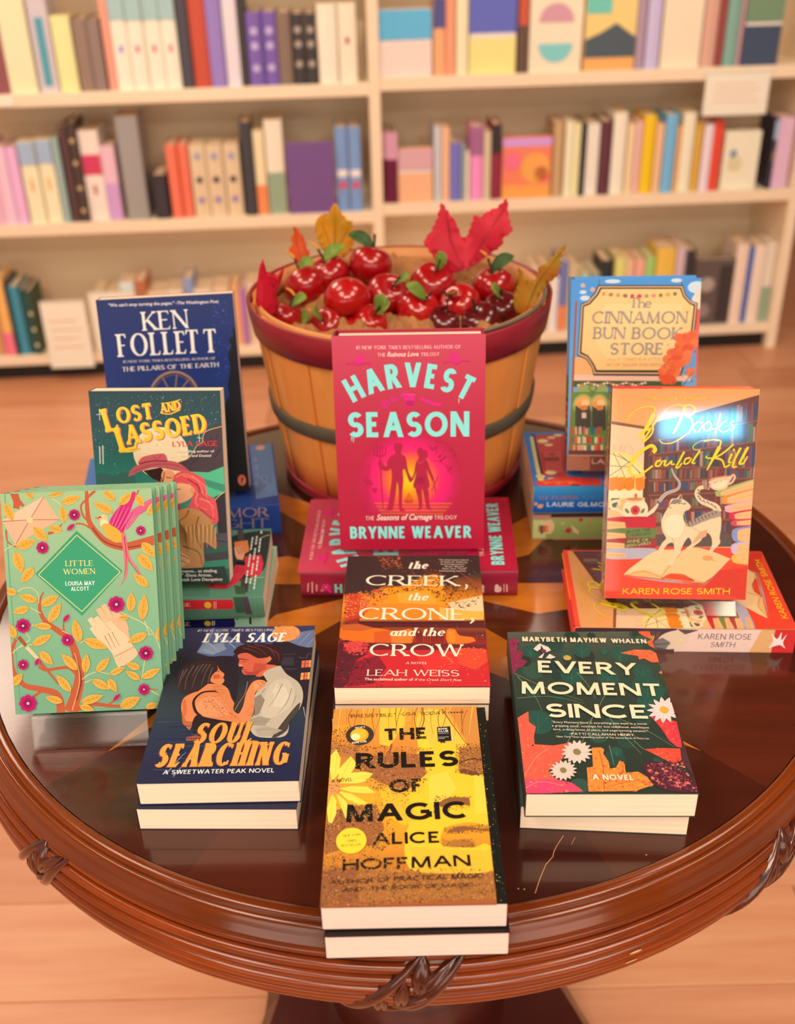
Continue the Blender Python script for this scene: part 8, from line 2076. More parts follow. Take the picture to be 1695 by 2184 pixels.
ART['CREEK'] = (140, 216, [
['V',['40342e','443630','4c3a30','a05c24','e08820','e89024','b06024','6c2c28','9c2c28','c42c30','cc2438','b01c34'],0,216,140,0],
['p','3a2e2c',[-3.3,223.5,142.7,221.4,142,186.9,129.7,179.2,113.2,171.7,105.3,158.4,99.3,181.6,86.2,183.7,75.3,178,69.9,162.6,56,159,38.8,159.2,30.6,148.1,13.7,146.4,-0.07,144.7]],
['p','f09a20',[39,153.6,60.3,159,75.3,172.2,94.9,179.7,101,154.7,104.7,128.9,90.9,114.8,65,118.6,34,115.4,21.2,122.7]],
['p','f4a838',[54.1,145.9,86,149.3,94.2,129,75.4,122.1,56.6,124]],
['p','e88c28',[15.8,124.5,54.4,129.5,137.7,121.4,137.7,100.4,17,101.7]],
['p','f0d0a0',[104.7,128.9,123.7,135.9,139.7,141.2,139.4,114.3,126.9,110.9,109.5,114.6]],
['p','f4b850',[96.2,121.8,127,114.4,139.4,114.3,138.7,100.4,95.9,100.8]],
['p','c44028',[1,144.7,15.8,146.4,25,129.8,22,105.1,4.1,94.9]],
['p','8c3428',[2.85,98.4,17.9,105.1,18.4,94.8,3.5,88.2]],
['p','5c2428',[17.1,99.1,139.6,97.8,140,86.8,17.6,89.7]],
['x',['f08048','e8642c','c84830','f49858'],620,.5,1.9,4,[5.2,146.5,38.9,155.4,45.9,136.8,25.6,115.5,3.5,105.2,.63,133.7]],
['x',['3a2e2c','5a3a2c','2c2422'],700,.3,1.7,5,[17.9,146.4,53.9,159,86.2,177.8,118.4,165.8,112.4,143.4,99.4,128.9,83.9,153,54.1,145.9,31.1,137]],
['x',['3a2e2c','5a3428'],260,.4,1.6,6,[102,154.7,140.5,177.1,139.1,128.5,109.5,114.6,101.5,128.9]],
['x',['c86030','d87848','9c4828'],170,.4,1.7,7,[30.1,220.9,55,216.4,59.8,192,37.9,190.3]],
['x',['b85838','a84830'],90,.3,1.2,8,[55.5,188.1,92.8,189.6,107.8,171.7,75.3,170.2]],
['x',['f4c8b0','f8e0c8','f08c60'],90,.25,.7,9,[-2.51,219.3,141.3,217.3,137.7,100.4,8.8,101.7]],
['s','b84840',.44,.22,[114.7,187.3,131.4,167.6]],
['s','b84840',.44,.21,[117.5,184.1,132.7,164.1]],
['s','b84840',.44,.21,[120.2,180.9,134.1,160.7]],
['s','b84840',.43,.21,[122.9,177.7,135.4,157.3]],
['s','b84840',.43,.21,[125.6,174.6,136.8,153.9]],
['s','b84840',.43,.21,[128.3,171.5,138.1,150.5]],
['s','b84840',.43,.21,[131,168.4,139.4,147.1]],
['s','b84840',.43,.21,[133.6,165.3,140.7,143.8]],
['s','b84840',.43,.21,[136.3,162.2,142,140.5]],
['p','e87424',[1.35,89.9,35,87.8,55.3,82.6,68.4,85.8,69.5,64.4,45.8,63,15.8,66.5,1.53,71.5]],
['p','d85c28',[33.2,81.2,49.2,84.3,49.7,63,33.8,64.7]],
['p','ec8430',[50.3,82.7,68.4,85.5,68.6,63.6,50.7,63.3]],
['p','f07828',[102.7,83.8,110.7,84.6,114.5,75.4,127.3,72,128,65.5,117,62.4,103.2,63.3]],
['p','f08c30',[103.6,82.2,109.7,82.9,111.2,64.8,104.2,64.9]],
['s','c84830',.91,.4,[70,85,70.5,63.6]],
['s','c84830',.91,.4,[72.4,85,72.9,63.6]],
['s','c84830',.91,.4,[80.1,84.9,80.5,63.5]],
['s','c84830',.91,.4,[82,84.9,82.3,63.5]],
['s','c84830',.91,.4,[84,84.8,84.3,63.5]],
['s','c84830',.91,.4,[86.5,84.8,86.8,63.5]],
['s','c84830',.91,.4,[100.7,84.7,100.6,63.3]],
['s','402828',1.43,1.42,[17.2,97.9,75.4,95.6,139.6,97.8]],
['s','382420',1.23,1.22,[6.1,94.9,20.7,89.7,41,88.6]],
['p','c86030',[1.13,93.2,17.4,94.8,32.9,87.9,21,83,2.69,84.8]],
['p','702830',[1.96,65,27.8,64.8,138.6,60.6,139.2,52.6,28.5,50.4,1.82,52.2]],
['p','d02c34',[.73,53.8,140.2,52.6,140,-1.33,.61,-0.39]],
['p','e04c34',[109.9,56,138.3,54.2,139.2,35.5,127.1,23.4,111.2,32.6]],
['p','e83838',[73.6,45.3,109.8,51.3,113.9,26.5,85.1,14.8]],
['p','5c2430',[.97,65,22,61.6,28.5,48.8,17.4,36.5,22.1,19.7,11.6,3.6,.59,-0.1]],
['p','8c2434',[17.4,36.5,38.4,45.6,46.8,27.1,36.1,4.9,11.8,.69]],
['p','d84c48',[6,63.4,18.7,68.1,26.1,58.4,19.6,50.5,8.7,52.1]],
['x',['f05c50','e84850','c02838'],240,.5,1.9,10,[4.8,66.6,27.8,66.4,29.5,48.8,16.9,45.8,5.8,52.2]],
['x',['a02838','702430','48202c'],240,.5,2.4,11,[-1.68,45.9,42.3,48.7,43.8,.47,1.47,.76]],
['x',['f8d0c0','f4b0a0'],60,.3,.9,12,[85.6,94.1,142,86.8,140.1,-0.18,85,.19]],
['x',['ec5838','f07838'],80,.5,2.6,13,[95.2,57.8,138.4,57.4,138.6,23.3,94.7,23.7]],
['t','fbe8d0','r','the',63.7,190.3,84.6,190.1,14.1,.22,0,0],
['t','fbe8d0','R','CREEK',21.4,160.4,116,157.9,18.3,0,0,.01],
['p','fbe8d0',[123.1,161,125.9,159.7,125.7,155.3,123.2,151.4,122.2,152.6,123.6,155.9]],
['t','fbe8d0','r','the',63.8,133,84.6,132.7,12.8,.22,0,0],
['t','fbe8d0','R','CRONE',17,102,120.8,99.2,19.3,0,0,.01],
['p','fbe8d0',[126.1,103.1,129.6,101.9,129.8,97.9,126.2,93.3,125,94.4,127.2,97.9]],
['t','fbe8d0','r','and',47.7,74.7,72,74.5,13,.22,0,0],
['t','fbe8d0','r','the',78,74.5,100,74.2,13,.22,0,0],
['e','fbe8d0',75.8,80.4,.7,1.16,0],
['t','fbe8d0','R','CROW',29.9,44.7,117.3,42.8,18.1,0,0,.01],
['t','f4d8c0','r','A NOVEL',63.8,32.2,83.5,31.9,3.2,.2,0,0],
['t','f4dcc8','R','LEAH WEISS',29.2,15.8,112.5,14.3,8.7,0,0,.01],
['t','f4dcc8','B','The acclaimed author of',27.2,9.3,70.9,8.4,3.5,0,0,0],
['t','f4dcc8','b',"If the Creek Don't Rise",72.4,8.4,114,7.5,3.2,.22,0,0],
['t','e8d4c0','b','"An impressive blend',96.6,205.6,128.1,204.7,2.65,0,0,0],
['t','e8d4c0','b','of history, folklore,',98.3,201.3,127.3,200.5,2.64,0,0,0],
['t','e8d4c0','b','and imagination."',98.7,197.1,125.5,196.3,2.61,0,0,0],
['t','e8d4c0','b','-Ron Rash,',101.7,192.8,123.9,192.1,2.6,0,0,0],
['t','e8d4c0','b','New York Times',100.3,188.7,124.8,187.9,2.59,0,0,0],
['t','e8d4c0','b','bestselling author',97.2,184.6,125.5,183.8,2.56,0,0,0],
])
ART['RULES'] = (126, 212, [
['V',['e0a040','e49c38','d88c38','c87c38','d89838','e8a830','e8a428','e0982c','c88030','b87034','9c5834'],0,212,126,0],
['p','f0c040',[40.3,215,62.5,216.9,62.1,189.2,49.2,163.3,40.8,166.5]],
['p','f0c048',[75.5,204.9,95.3,207.6,109.1,179.9,114.4,161.4,97.5,160.4,76.6,162.5,72.8,181]],
['p','d8903c',[-1.6,212.2,27.1,212.9,25.4,190.3,-0.58,191.1]],
['p','cc8840',[99.8,210.7,129.1,216.5,128,161,116.7,164.4,107.5,189.4]],
['s','a86028',.78,.32,[1.53,216.2,-0.97,199.1,-2.12,178.5]],
['s','f0c860',.78,.32,[6.5,214.7,5.4,198.9,4.7,178.3]],
['s','c88030',.77,.32,[11.4,213.2,11.7,198.7,11.6,178.1]],
['s','8c5028',.77,.32,[16.3,211.8,13.4,198.6,18.4,177.9]],
['s','a86028',.77,.32,[21.2,210.3,19.8,198.4,16.7,178]],
['s','f0c860',.78,.32,[25.9,215.5,26.1,198.3,23.6,177.8]],
['s','c88030',.77,.32,[30.8,214,27.8,198.2,30.4,177.6]],
['s','8c5028',.77,.32,[35.7,212.5,34.2,198,37.2,177.4]],
['s','a86028',.77,.32,[40.6,211.1,40.5,197.8,35.5,177.4]],
['s','f0c860',.77,.32,[45.4,209.6,42.2,197.8,42.4,177.2]],
['s','c88030',.77,.32,[50.3,214.7,48.5,197.6,49.2,177]],
['s','8c5028',.77,.32,[55.1,213.3,54.8,197.4,56,176.8]],
['s','a86028',.77,.32,[60,211.8,56.6,197.3,54.3,176.9]],
['s','f0c860',.77,.32,[64.8,210.3,62.9,197.2,61.2,176.7]],
['s','c88030',.77,.32,[69.6,208.8,69.2,197,68,176.5]],
['s','8c5028',.77,.32,[74.6,214,70.9,196.9,74.8,176.3]],
['s','a86028',.77,.32,[79.4,212.5,77.2,196.7,73.1,176.3]],
['s','f0c860',.77,.32,[84.2,211.1,83.5,196.6,79.9,176.1]],
['s','c88030',.77,.32,[89,209.6,85.3,196.5,86.7,175.9]],
['s','8c5028',.77,.32,[93.8,208.1,91.6,196.3,93.5,175.7]],
['s','a86028',.77,.32,[98.8,213.3,97.9,196.1,91.8,175.8]],
['s','f0c860',.77,.32,[103.6,211.8,99.6,196.1,98.7,175.6]],
['s','c88030',.77,.32,[108.4,210.3,105.9,195.9,105.5,175.4]],
['s','8c5028',.77,.32,[113.2,208.8,112.2,195.7,112.3,175.2]],
['s','a86028',.77,.32,[117.9,207.4,113.9,195.7,110.6,175.2]],
['s','f0c860',.77,.32,[123.1,212.5,120.2,195.5,117.4,175.1]],
['s','9c5c30',1.32,.63,[77.8,211.4,79.6,196.7,76,180.9,73.5,165.6]],
['s','9c5c30',1.32,.63,[95.4,209.2,102.3,192.8,109,176.8,114.6,164.4]],
['s','8c5030',1.48,.83,[51.3,166.2,49.2,154.3,47.2,148.4]],
['p','f4c434',[76.6,162.5,107,161.6,106.3,129.5,128.7,128.9,125.8,80.6,126.2,72.9,113,77.1,95.5,73.7,89.4,66.4,89.8,54.1,113.3,52.3,121,55.8,126.3,50.8,126.6,32,109.8,27.8,82.4,30.7,64.1,33.5,60.7,59.7,64.8,82.1,55.3,108.8,67.6,130.6]],
['p','f8cc4c',[81.8,127.4,96.3,132.6,103.4,112.9,90.6,94.5,80.8,97.4]],
['p','f8cc48',[118.3,126.4,128.5,127.5,126.2,85.7,116.5,86]],
['p','f0b834',[41.2,114.6,61.4,116.8,70.7,82,60.9,74.6,45.4,87.8]],
['p','f0b838',[64.4,53.5,128,48.4,127.3,29.7,73.1,26.4]],
['p','f4cc3c',[72.7,176.3,77,180.9,85,162.2,73.4,161.1]],
['p','a86c38',[107.9,158.6,129.1,161,127.8,128.9,106.6,135.2]],
['p','a0623a',[22.1,152.1,76.4,153.5,79.8,130.2,63.3,111.3,41.2,121.5,27.7,134.5]],
['p','9c6038',[-0.58,89,17.8,96.4,39.4,97.1,45.5,72.5,39.9,57.8,.6,49.1]],
['p','905834',[-1.28,32.8,25.3,36.7,29.8,5.2,.5,1.58]],
['p','a46a36',[25.4,33.3,60.4,30.1,127.9,26.2,126.5,5.1,28,4.2]],
['p','b87840',[-0.52,167.7,21.8,164.1,22.2,149.1,.07,155.7]],
['x',['4a3030','5c3830','3c2828','6c4434','7c4c34'],1300,.22,.95,21,[18.6,165.7,85,160.7,83.8,125.9,63.2,105.8,37.3,112,20.6,133.3]],
['x',['4a3030','5c3830','3c2828','6c4434','7c4c34'],900,.22,.95,22,[105.1,164.7,129.4,165.5,127.8,124.7,103.2,129.6]],
['x',['4a3030','5c3830','3c2828','6c4434','7c4c34'],1500,.22,.95,23,[-2.06,98.2,43.4,101,57,72.2,40,42.2,-0.3,31.6]],
['x',['4a3030','5c3830','3c2828','6c4434','7c4c34'],2200,.22,.95,24,[-1.61,38.5,60.4,34.7,128.3,30.8,126.5,5.1,.62,-0.57]],
['x',['4a3030','5c3830','3c2828','6c4434','7c4c34'],600,.22,.95,25,[-1.36,184.8,23.2,190.3,28.4,153.4,.07,155.7]],
['x',['4a3030','5c3830','3c2828','6c4434','7c4c34'],420,.22,.95,26,[85.1,105.3,113.9,105.2,113.5,91.2,83.5,88.1]],
['x',['4a3030','5c3830','3c2828','6c4434','7c4c34'],500,.2,.7,27,[89.7,72.6,126.3,74.8,125.6,66.1,94.2,65.6]],
['x',['4a3030','5c3830','3c2828','6c4434','7c4c34'],460,.2,.7,28,[89.2,60.2,114.8,60.2,114.2,51.7,89.8,53.1]],
['x',['4a3030','5c3830','3c2828','6c4434','7c4c34'],300,.2,.7,29,[35.1,118.9,67.5,122.2,63,92.6,39.5,95.8]],
['x',['4a3030','5c3830','3c2828','6c4434','7c4c34'],200,.15,.4,30,[70,53.4,128.3,52,127.3,29.7,69.5,28.8]],
['x',['f0b848','e89838','f8d068','d87830'],700,.2,.6,31,[18.7,162.6,85,160.7,83.8,127.3,63.2,105.8,39.3,111.9,20.6,133.3]],
['x',['f0b848','e89838','f8d068','d87830'],800,.2,.6,32,[-1.99,96.9,43.4,98.3,53.2,72.3,38.2,43.5,-0.36,32.7]],
['x',['f0b848','e89838','f8d068','d87830'],1300,.2,.6,33,[-1.48,36.2,60.4,33.6,128.2,29.6,126.5,5.1,.62,-0.57]],
['x',['f0b848','e89838','f8d068','d87830'],400,.2,.55,34,[105.5,163.2,129.3,164,127.6,126.1,103.9,132.4]],
['p','8c5838',[95.3,69,103.2,73.3,111.8,72.5,114.5,71,125.9,69.7,125.8,67.9,112.5,69.5,102.9,68,94.2,67.2]],
['p','a87038',[92.8,56.5,102.3,58.4,112.7,57.7,111.5,54.8,102.1,53.6,93.6,54.5]],
['p','704430',[106.5,133.8,110.7,135.1,126.6,128.3,116.3,127.1,107.4,130.9]],
['s','4c3028',1.03,1.03,[106.9,140.9,117.6,146.5,127.7,143.3]],
['p','8c5c34',[86.8,97.2,96.9,103.6,112.8,103.2,113.2,93.9,102.5,96.8,90.5,93.2]],
['p','f8d858',[4.5,160.8,8.7,149.5,7.9,132.2,2.64,123.9,-0.1,138.2,-0.31,152.7]],
['p','f8d858',[16.9,152.2,22.4,143.3,17.6,132,7.7,125.2,8.1,137.9]],
['p','f8d858',[36,131.4,32,125.9,22.9,124.8,10.8,122.3,19.7,130.5,28.8,133.8]],
['p','f8d858',[38.3,109.9,29.3,109.5,18.3,111.1,9.1,115.5,19.1,117.9,31.2,116.9]],
['p','f8d858',[32.5,98.6,25.6,97.5,15.6,103.1,8.2,112.7,18.3,109.7]],
['p','f8d858',[20,88.5,15.3,83.4,10.8,96.6,6.8,110,14.6,101.8]],
['p','f8d858',[4.8,78.6,1.84,79.9,.13,94.2,3.3,110.1,7.2,102,7.7,88.8]],
['p','f8d858',[14.5,132,26.7,133.8,31,123.2,23,120.6,8.8,121]],
['s','e8c838',.84,.31,[5.3,155.5,5,126.7]],
['s','e8c838',.83,.3,[17.1,147.8,8.7,123.8]],
['s','e8c838',.82,.3,[32.9,130.1,10.8,121.6]],
['s','e8c838',.8,.3,[35.3,110.7,10,116.8]],
['s','e8c838',.79,.3,[29.5,99.4,8.6,114.1]],
['s','e8c838',.78,.3,[16.1,88.6,6.2,111.4]],
['s','e8c838',.78,.3,[3.2,81.2,4.3,110.1]],
['e','e0a060',3.5,116.3,6.2,8.3,0],
['x',['8c4830','c87840','a85838'],160,.3,.9,41,[-2.44,124.1,8.7,123.8,9.8,110,-1.64,108.9]],
['t','3c2c1c','l','"IRRESISTIBLE."',13.4,199.9,54.6,200.6,4.2,0,0,0],
['t','3c2c1c','l','-USA TODAY (****)',58.1,201.2,113.9,202.1,4.2,.15,0,0],
['e','3a3432',24,177.8,12,12.6,0],
['e','f0a020',23.6,177.8,7.9,8.4,0],
['e','f8b838',23.1,178.4,6.4,6.9,0],
['e','fce4a8',20.4,175.4,3.8,4.3,0],
['t','f0e8e0','S',"REESE'S",19.9,185.7,28.2,186.7,1.88,0,0,0],
['t','f0e8e0','S','BOOK CLUB',17.7,166.9,29.9,168.7,2.12,0,0,0],
['t','171210','W','THE',44.1,170.4,82.1,171.4,14.3,0,0,0],
['t','171210','W','RULES',21.3,137,106.4,138.1,18.4,0,0,0],
['t','171210','W','OF',49.3,109.6,76.8,110.2,14.5,0,0,0],
['t','171210','W','MAGIC',14.8,79.3,111,81,18.2,0,0,0],
['t','171210','S','ALICE',36.6,56.4,88.1,57.1,11.3,0,0,0],
['t','171210','S','HOFFMAN',14.8,32.4,109.8,34.5,10.5,0,0,0],
['x',['e8b050','f0c868'],130,.2,.7,51,[44.9,183.4,83.5,182.3,83.1,169.9,45,171]],
['x',['c89050','e8b858','8c5c3c'],220,.2,.8,52,[49.3,124,77.6,123.3,77.2,108.2,49.3,108.9]],
['x',['e8c060','c89858'],110,.2,.7,53,[21.2,149.2,55.5,152.6,55.4,136.6,21.6,136.1]],
['x',['d8a050','e8c068'],120,.2,.7,54,[15,91.2,41.4,95.8,41.6,77.6,15.5,78.3]],
['x',['c89048'],120,.2,.7,55,[36,66.5,49.3,66.2,49.3,55.1,36.1,55.5]],
['x',['e8b050','c88840'],160,.2,.7,56,[14.4,41.7,60.5,44.1,60.4,32.4,14.8,32.4]],
['t','171210','l','A NOVEL',2.74,121.7,19.4,123.5,3.6,0,0,0],
['p','24201e',[90.3,185.2,101.7,186.1,101.9,168.4,90.7,167.5]],
['s','f0e8d8',.43,.42,[102.7,184.5,102.7,167.8]],
['t','f0f0e8','S','BOOK',91.4,181.7,99.4,182.3,2.18,0,0,0],
['t','f0f0e8','S','CLUB',91.1,178.9,99.9,179.3,2.17,0,0,0],
['s','d8d4cc',.43,.43,[91.3,177.4,100,177.6]],
['s','d8d4cc',.42,.42,[91.1,172.7,99.8,172.9]],
['s','d8d4cc',.42,.42,[91,170.9,96.3,171.2]],
['p','24201e',[92.6,167.5,96.4,167.7,96.5,165.5,94.4,166.5,92.7,165.3]],
['e','ecd038',20.4,60.7,11.6,12.7,0],
['t','3c3420','l','NEW YORK',14.1,64.3,27.4,65.5,2.22,.12,0,0],
['t','3c3420','l','TIMES',16.9,59.3,24.1,59.6,2.2,.12,0,0],
['t','3c3420','l','BESTSELLER',12.9,54.6,27.8,55.7,2.18,.12,0,0],
['t','241814','s','AUTHOR OF',6.3,19.6,50.7,21.5,3.8,0,0,0],
['t','241814','s','PRACTICAL MAGIC',52.6,21.7,117.8,23.1,4.3,.2,0,0],
['t','241814','s','AND',15.6,13,30.3,13.5,3.3,0,0,0],
['t','241814','s','THE BOOK OF MAGIC',35,14.1,110.6,15.6,3.3,.2,0,0],
])
ART['RULESIN'] = (134, 212, [
['p','12140f',[60,.4,133.6,.4,133.6,211,60,211]],
['x',['e8d890','f4e8b8'],90,.2,.6,3,[124,1,133,1,133,210,124,210]],
])
ART['SOUL'] = (133.7, 211.3, [
['V',['3a4068','38385c','302c3e','2e2a38','2e3038','303a44','323e4c','2a3650','28304e','24284a','222648'],0,211.3,133.7,0],
['p','5c6c98',[22.5,171.7,32.2,212.1,40.2,204.2,68,182.8,57,163.4,34.5,165.9]],
['p','8898b4',[23.1,172.6,28.4,191.5,36.3,183.9,44.9,187.3,50.9,176.2,38.7,167.6]],
['s','a8b4cc',1.15,.34,[33.3,204.5,29.8,182.3]],
['s','a8b4cc',1.15,.34,[38.5,200.5,47.6,183.5]],
['s','a8b4cc',1.14,.34,[43.8,194.7,59.6,177.7]],
['s','a8b4cc',1.12,.34,[28.4,176.9,40.7,169.3]],
['s','a8b4cc',1.14,.34,[31.3,187.7,44.9,171]],
['s','a8b4cc',1.14,.34,[48.9,190.8,59.9,175.8]],
['p','6c7ca4',[108,187,120.5,201.5,135.1,204.8,137.1,173.3,119.9,179.3]],
['p','40508c',[79.1,204.8,96.2,192.9,93.3,176.6,69.8,186.4]],
['s','98a4c0',.91,.34,[122.9,199.5,115,184.9]],
['s','98a4c0',.91,.34,[129.8,199.3,119.8,181.1]],
['s','98a4c0',.91,.34,[134.8,191.7,126.8,177.2]],
['e','f0a060',105.9,199.2,13.9,13,0],
['x',['f8b878','e08848','e89858'],60,1,3,3,[93.5,210,116.6,207.3,119.1,190.3,96.6,189.2]],
['p','2c2630',[90.7,180.3,108.2,185.2,124.7,175.5,137.4,167.9,140,74.3,108.7,129.2,95.6,153.4]],
['s','504858',.78,.78,[103.2,165.5,118.6,166.7]],
['s','605868',.65,.65,[107.3,144.4,120.4,144]],
['s','605868',.66,.67,[121.2,161.3,129,160.2,129.7,166.4,137.6,165.2]],
['p','3c3844',[104.7,161.9,116.8,161.5,117.8,149.2,105.8,149.6]],
['p','e87050',[124.7,156,127.6,156.2,127.6,145.8,124.8,145.6]],
['s','402830',.44,.44,[125.1,151.1,127.7,151.3]],
['p','e87050',[128.2,156.2,131.1,156.5,131.1,146.1,128.3,145.8]],
['s','402830',.44,.44,[128.6,151.3,131.2,151.6]],
['p','f0a860',[131.5,156.4,134.3,156.7,134.3,146.3,131.5,146.1]],
['s','402830',.44,.44,[131.8,151.6,134.4,151.8]],
['p','f0a860',[125.2,137.9,128,138.2,128,128.1,125.3,127.8]],
['s','402830',.43,.43,[125.5,133.2,128.1,133.4]],
['p','e87050',[128.6,138.3,131.4,138.5,131.4,128.5,128.7,128.2]],
['s','402830',.43,.43,[128.9,133.6,131.5,133.8]],
['p','f8c870',[131.6,138.5,134.4,138.8,134.4,128.7,131.7,128.5]],
['s','402830',.43,.43,[131.9,133.8,134.5,134.1]],
['p','2a2430',[2.81,163.4,23.9,162.8,56.8,165.2,65.8,145.8,68.6,123.8,66.3,91.8,31,118.4,13.3,122.3]],
['p','38282c',[11.7,125.6,10.4,139,13,149.2,18.7,154.2,28.9,159.1,38.9,158.8,45.7,153.3,47.5,144.6,43,138,43.9,124.6,42.1,114.8,31.5,115.2,23.8,110.6,16.6,115.6]],
['s','6c5458',1.32,.43,[17.7,147.3,14.8,132.2,13.9,119]],
['s','6c5458',1.32,.43,[23.4,152.3,19.7,135.3,20.6,117.1]],
['s','6c5458',1.32,.43,[31.9,153.8,27.8,138.5,26.7,118.6]],
['s','6c5458',1.32,.43,[38.6,153.5,36,141.6,34.7,121.6]],
['s','6c5458',1.32,.43,[41.5,148.3,40.3,134.7,40.6,118.1]],
['s','8c7478',.66,.22,[14.7,145.7,13.2,128.9]],
['s','8c7478',.66,.22,[27.8,152.2,24,135.2]],
['s','8c7478',.66,.22,[35.3,153.7,31.9,140]],
['p','e8905c',[43,138,46.9,144.7,45.4,151.6,48.6,144.6,53.8,138.5,53.4,133.4,55.2,129.2,53.6,124.3,49.3,124.4,44.7,126.2,42.1,129.6]],
['p','d86048',[43,138,49.5,137.8,51.3,132.7,45.1,131.2]],
['s','40282c',.76,.76,[46.1,143,48.9,142.2]],
['s','a03038',.76,.76,[51.6,132.3,54.3,132.9]],
['p','e88c58',[40.7,124.7,51.4,124.4,49,111.4,36.8,108.5,30.1,110.4]],
['p','e88a58',[20.9,102.7,25.9,110.5,35.8,115,48.8,113,59.4,104.7,65.1,93.4,77.2,79.2,82.2,71.5,79.7,67.1,62.8,72.1,45.5,78.6,36.2,72.9,28.8,74.6,22.6,87]],
['p','ec9c6c',[34.6,95.9,39.4,105.3,49.7,106.5,59.2,98.3,65.5,82.6,55.6,79.9,41.1,80.3,35.2,85.1]],
['p','c06c48',[22,90.1,28.8,74.6,36.2,72.9,33.8,62.5,26.2,71.7]],
['s','2c2428',2.13,2.68,[52.9,113.8,38.2,113,31.4,102.3,34.8,88.2,41.1,80.3]],
['p','2a2026',[36.8,82,45.5,79,58.3,75.2,73.2,70.3,74.7,58.4,55.8,50.2,41.3,53.6,34.9,68.4]],
['x',['b86840','c87850','a85c3c'],150,.3,1.2,4,[36.8,108.5,55.6,109.6,64.9,95,75.3,77.8,62.2,76.6,44.1,87.9]],
['s','b06444',.42,.41,[43.8,103.5,51.7,92.3,61.6,81.2]],
['s','b06444',.42,.42,[40.4,98.9,48.7,98.7,55.9,92.2]],
['s','b06444',.42,.42,[49.9,105,57.1,98.4,63.8,87.3]],
['s','b06444',.41,.41,[63,85.8,69.8,81,75.5,76.2]],
['p','d8704c',[20.9,102.7,23.8,104.2,27.7,86.8,26.2,77.7]],
['p','a85840',[32.2,53.8,40.8,56.5,49.6,51.9,42,49.2,33,49.5]],
['p','e08858',[44.4,121.3,51.4,124.4,59.8,117.5,64.7,104.5,69.1,94.9,66.9,87.2,58.8,101.5,50.9,112.9]],
['s','b05c40',.53,.54,[45.7,119.6,54,121]],
['s','b05c40',.53,.53,[45.1,116.4,55.8,116]],
['s','b05c40',.53,.53,[47.7,113,57.5,111.1]],
['p','3c2024',[58.3,170.5,61.6,179.4,70.1,183.7,83.5,184.2,96.3,180.1,103.9,170.8,106.2,156.6,100.3,149.8,94.2,144.8,93.8,160.5,81.6,160.9,71.9,168.3,65.4,166.7]],
['s','7c4444',1.13,.33,[70.4,180.9,82.3,175.1,91.2,164.1]],
['s','7c4444',1.13,.33,[77,182.5,91,176.6,99.1,162.1]],
['s','7c4444',1.12,.33,[66.4,177.4,75.8,173.5,85.5,166.1]],
['s','7c4444',1.12,.33,[91,176.6,100.8,167.3,102.9,156.7]],
['p','e06a50',[63,166.8,71.8,169.2,82.7,160.8,93.6,162.2,95.2,156.9,91.3,151.8,100.3,149.8,103,144.6,89.8,134.8,84.6,133.3,82.1,136.7,74.6,136.1,71,138.8,69.3,143.9,70.5,147.3,68.2,149.1,65.2,150.9,65.4,157.9]],
['p','f0a070',[65.4,150.9,68.3,152.6,69.7,149.8,66.5,148.8]],
['p','c85444',[80.2,153.9,91.3,151.8,92,144.9,86,140,79.7,138.5]],
['p','b84840',[70.6,142.2,81.7,140.1,88.8,145,84.3,135.8,74.6,136.3]],
['p','d8805c',[88.6,157.1,93.4,164,96.1,159.5,92.3,153.5]],
['s','3c2024',1.33,.66,[64.5,160.6,74.2,158.5]],
['s','4c2828',.66,.66,[67.8,156.1,72.2,156.3]],
['s','802c30',.87,.44,[69.8,144.3,74.8,143.4]],
['p','d87050',[85.7,133.3,100.4,148.1,103,144.6,91.4,129.7]],
['p','c8bca8',[90.4,139.8,103.6,148.8,107.3,144.4,112.4,135.8,122.9,125.4,128.6,112.1,129.3,96.2,125.2,80.8,119.8,71.9,119.9,58.5,114.5,51.4,95.5,52,87.7,59.5,83.1,73,88.2,81.9,85.4,107,93.2,123,92.5,129.7]],
['p','d4c8b4',[98.5,122.9,113,129.1,120.7,112.4,120.1,93.3,110.8,81.3,99.1,75.5,93.7,87.9]],
['p','e0d4c0',[102.4,116.2,111.7,119.2,117,106.1,112.1,90.5,103.8,90.7]],
['p','948878',[85.7,103.8,90.5,108.5,95.5,100.4,92.3,81.8,88.5,78.9]],
['p','4c4440',[118.2,79.5,127.2,96.2,126.2,82.3,120,70.4,118.8,60,110.5,51.5,106.5,51.7]],
['p','a89c8c',[82.9,74.5,92.6,78.8,103.2,75.4,99,66.5,89.9,66.8]],
['p','b8ac9c',[90.2,63.8,99,66.5,114.8,60.2,105.4,53.1,94.3,53.5]],
['s','988c7c',.86,.31,[109.2,122.5,104.7,103.3,99.6,90.8]],
['s','988c7c',.85,.31,[118.3,115.7,115.7,96.6,108.8,81.3]],
['s','988c7c',.85,.32,[93.9,116.5,90,103.7]],
['s','988c7c',.82,.31,[86.3,71.4,96.3,72.6,103.7,70.9]],
['s','988c7c',.81,.3,[92.5,60.8,102.5,62,112.9,58.8]],
['s','988c7c',.84,.31,[123.3,105.9,120.4,90.2]],
['s','ece0cc',1.28,.42,[105,122.7,100.2,106.6]],
['s','ece0cc',1.26,.42,[114.9,106.1,111,90.5]],
['p','403434',[77,125.2,82.5,133.4,88,131.5,83.6,123.3,85,110.3,81.2,97.7,77.9,82.2,69,87.1,69.3,101.2,74,113.8]],
['s','948c84',.64,.62,[76.8,126.9,76.6,110.5,72.8,97.9,70,87.1]],
['p','2c2426',[86.9,132.4,90.9,134.8,95,126.3,93.2,123]],
['p','ec9060',[81.2,125.1,87.2,128.9,92.8,127,94.3,123,90.7,116.6,85.2,108.7,87.2,82,81.2,71.5,74.1,79.3,76.7,91.5,77.6,110.5]],
['p','f0a474',[82.5,123.4,88.6,126.5,90.2,121.5,84.7,113.5]],
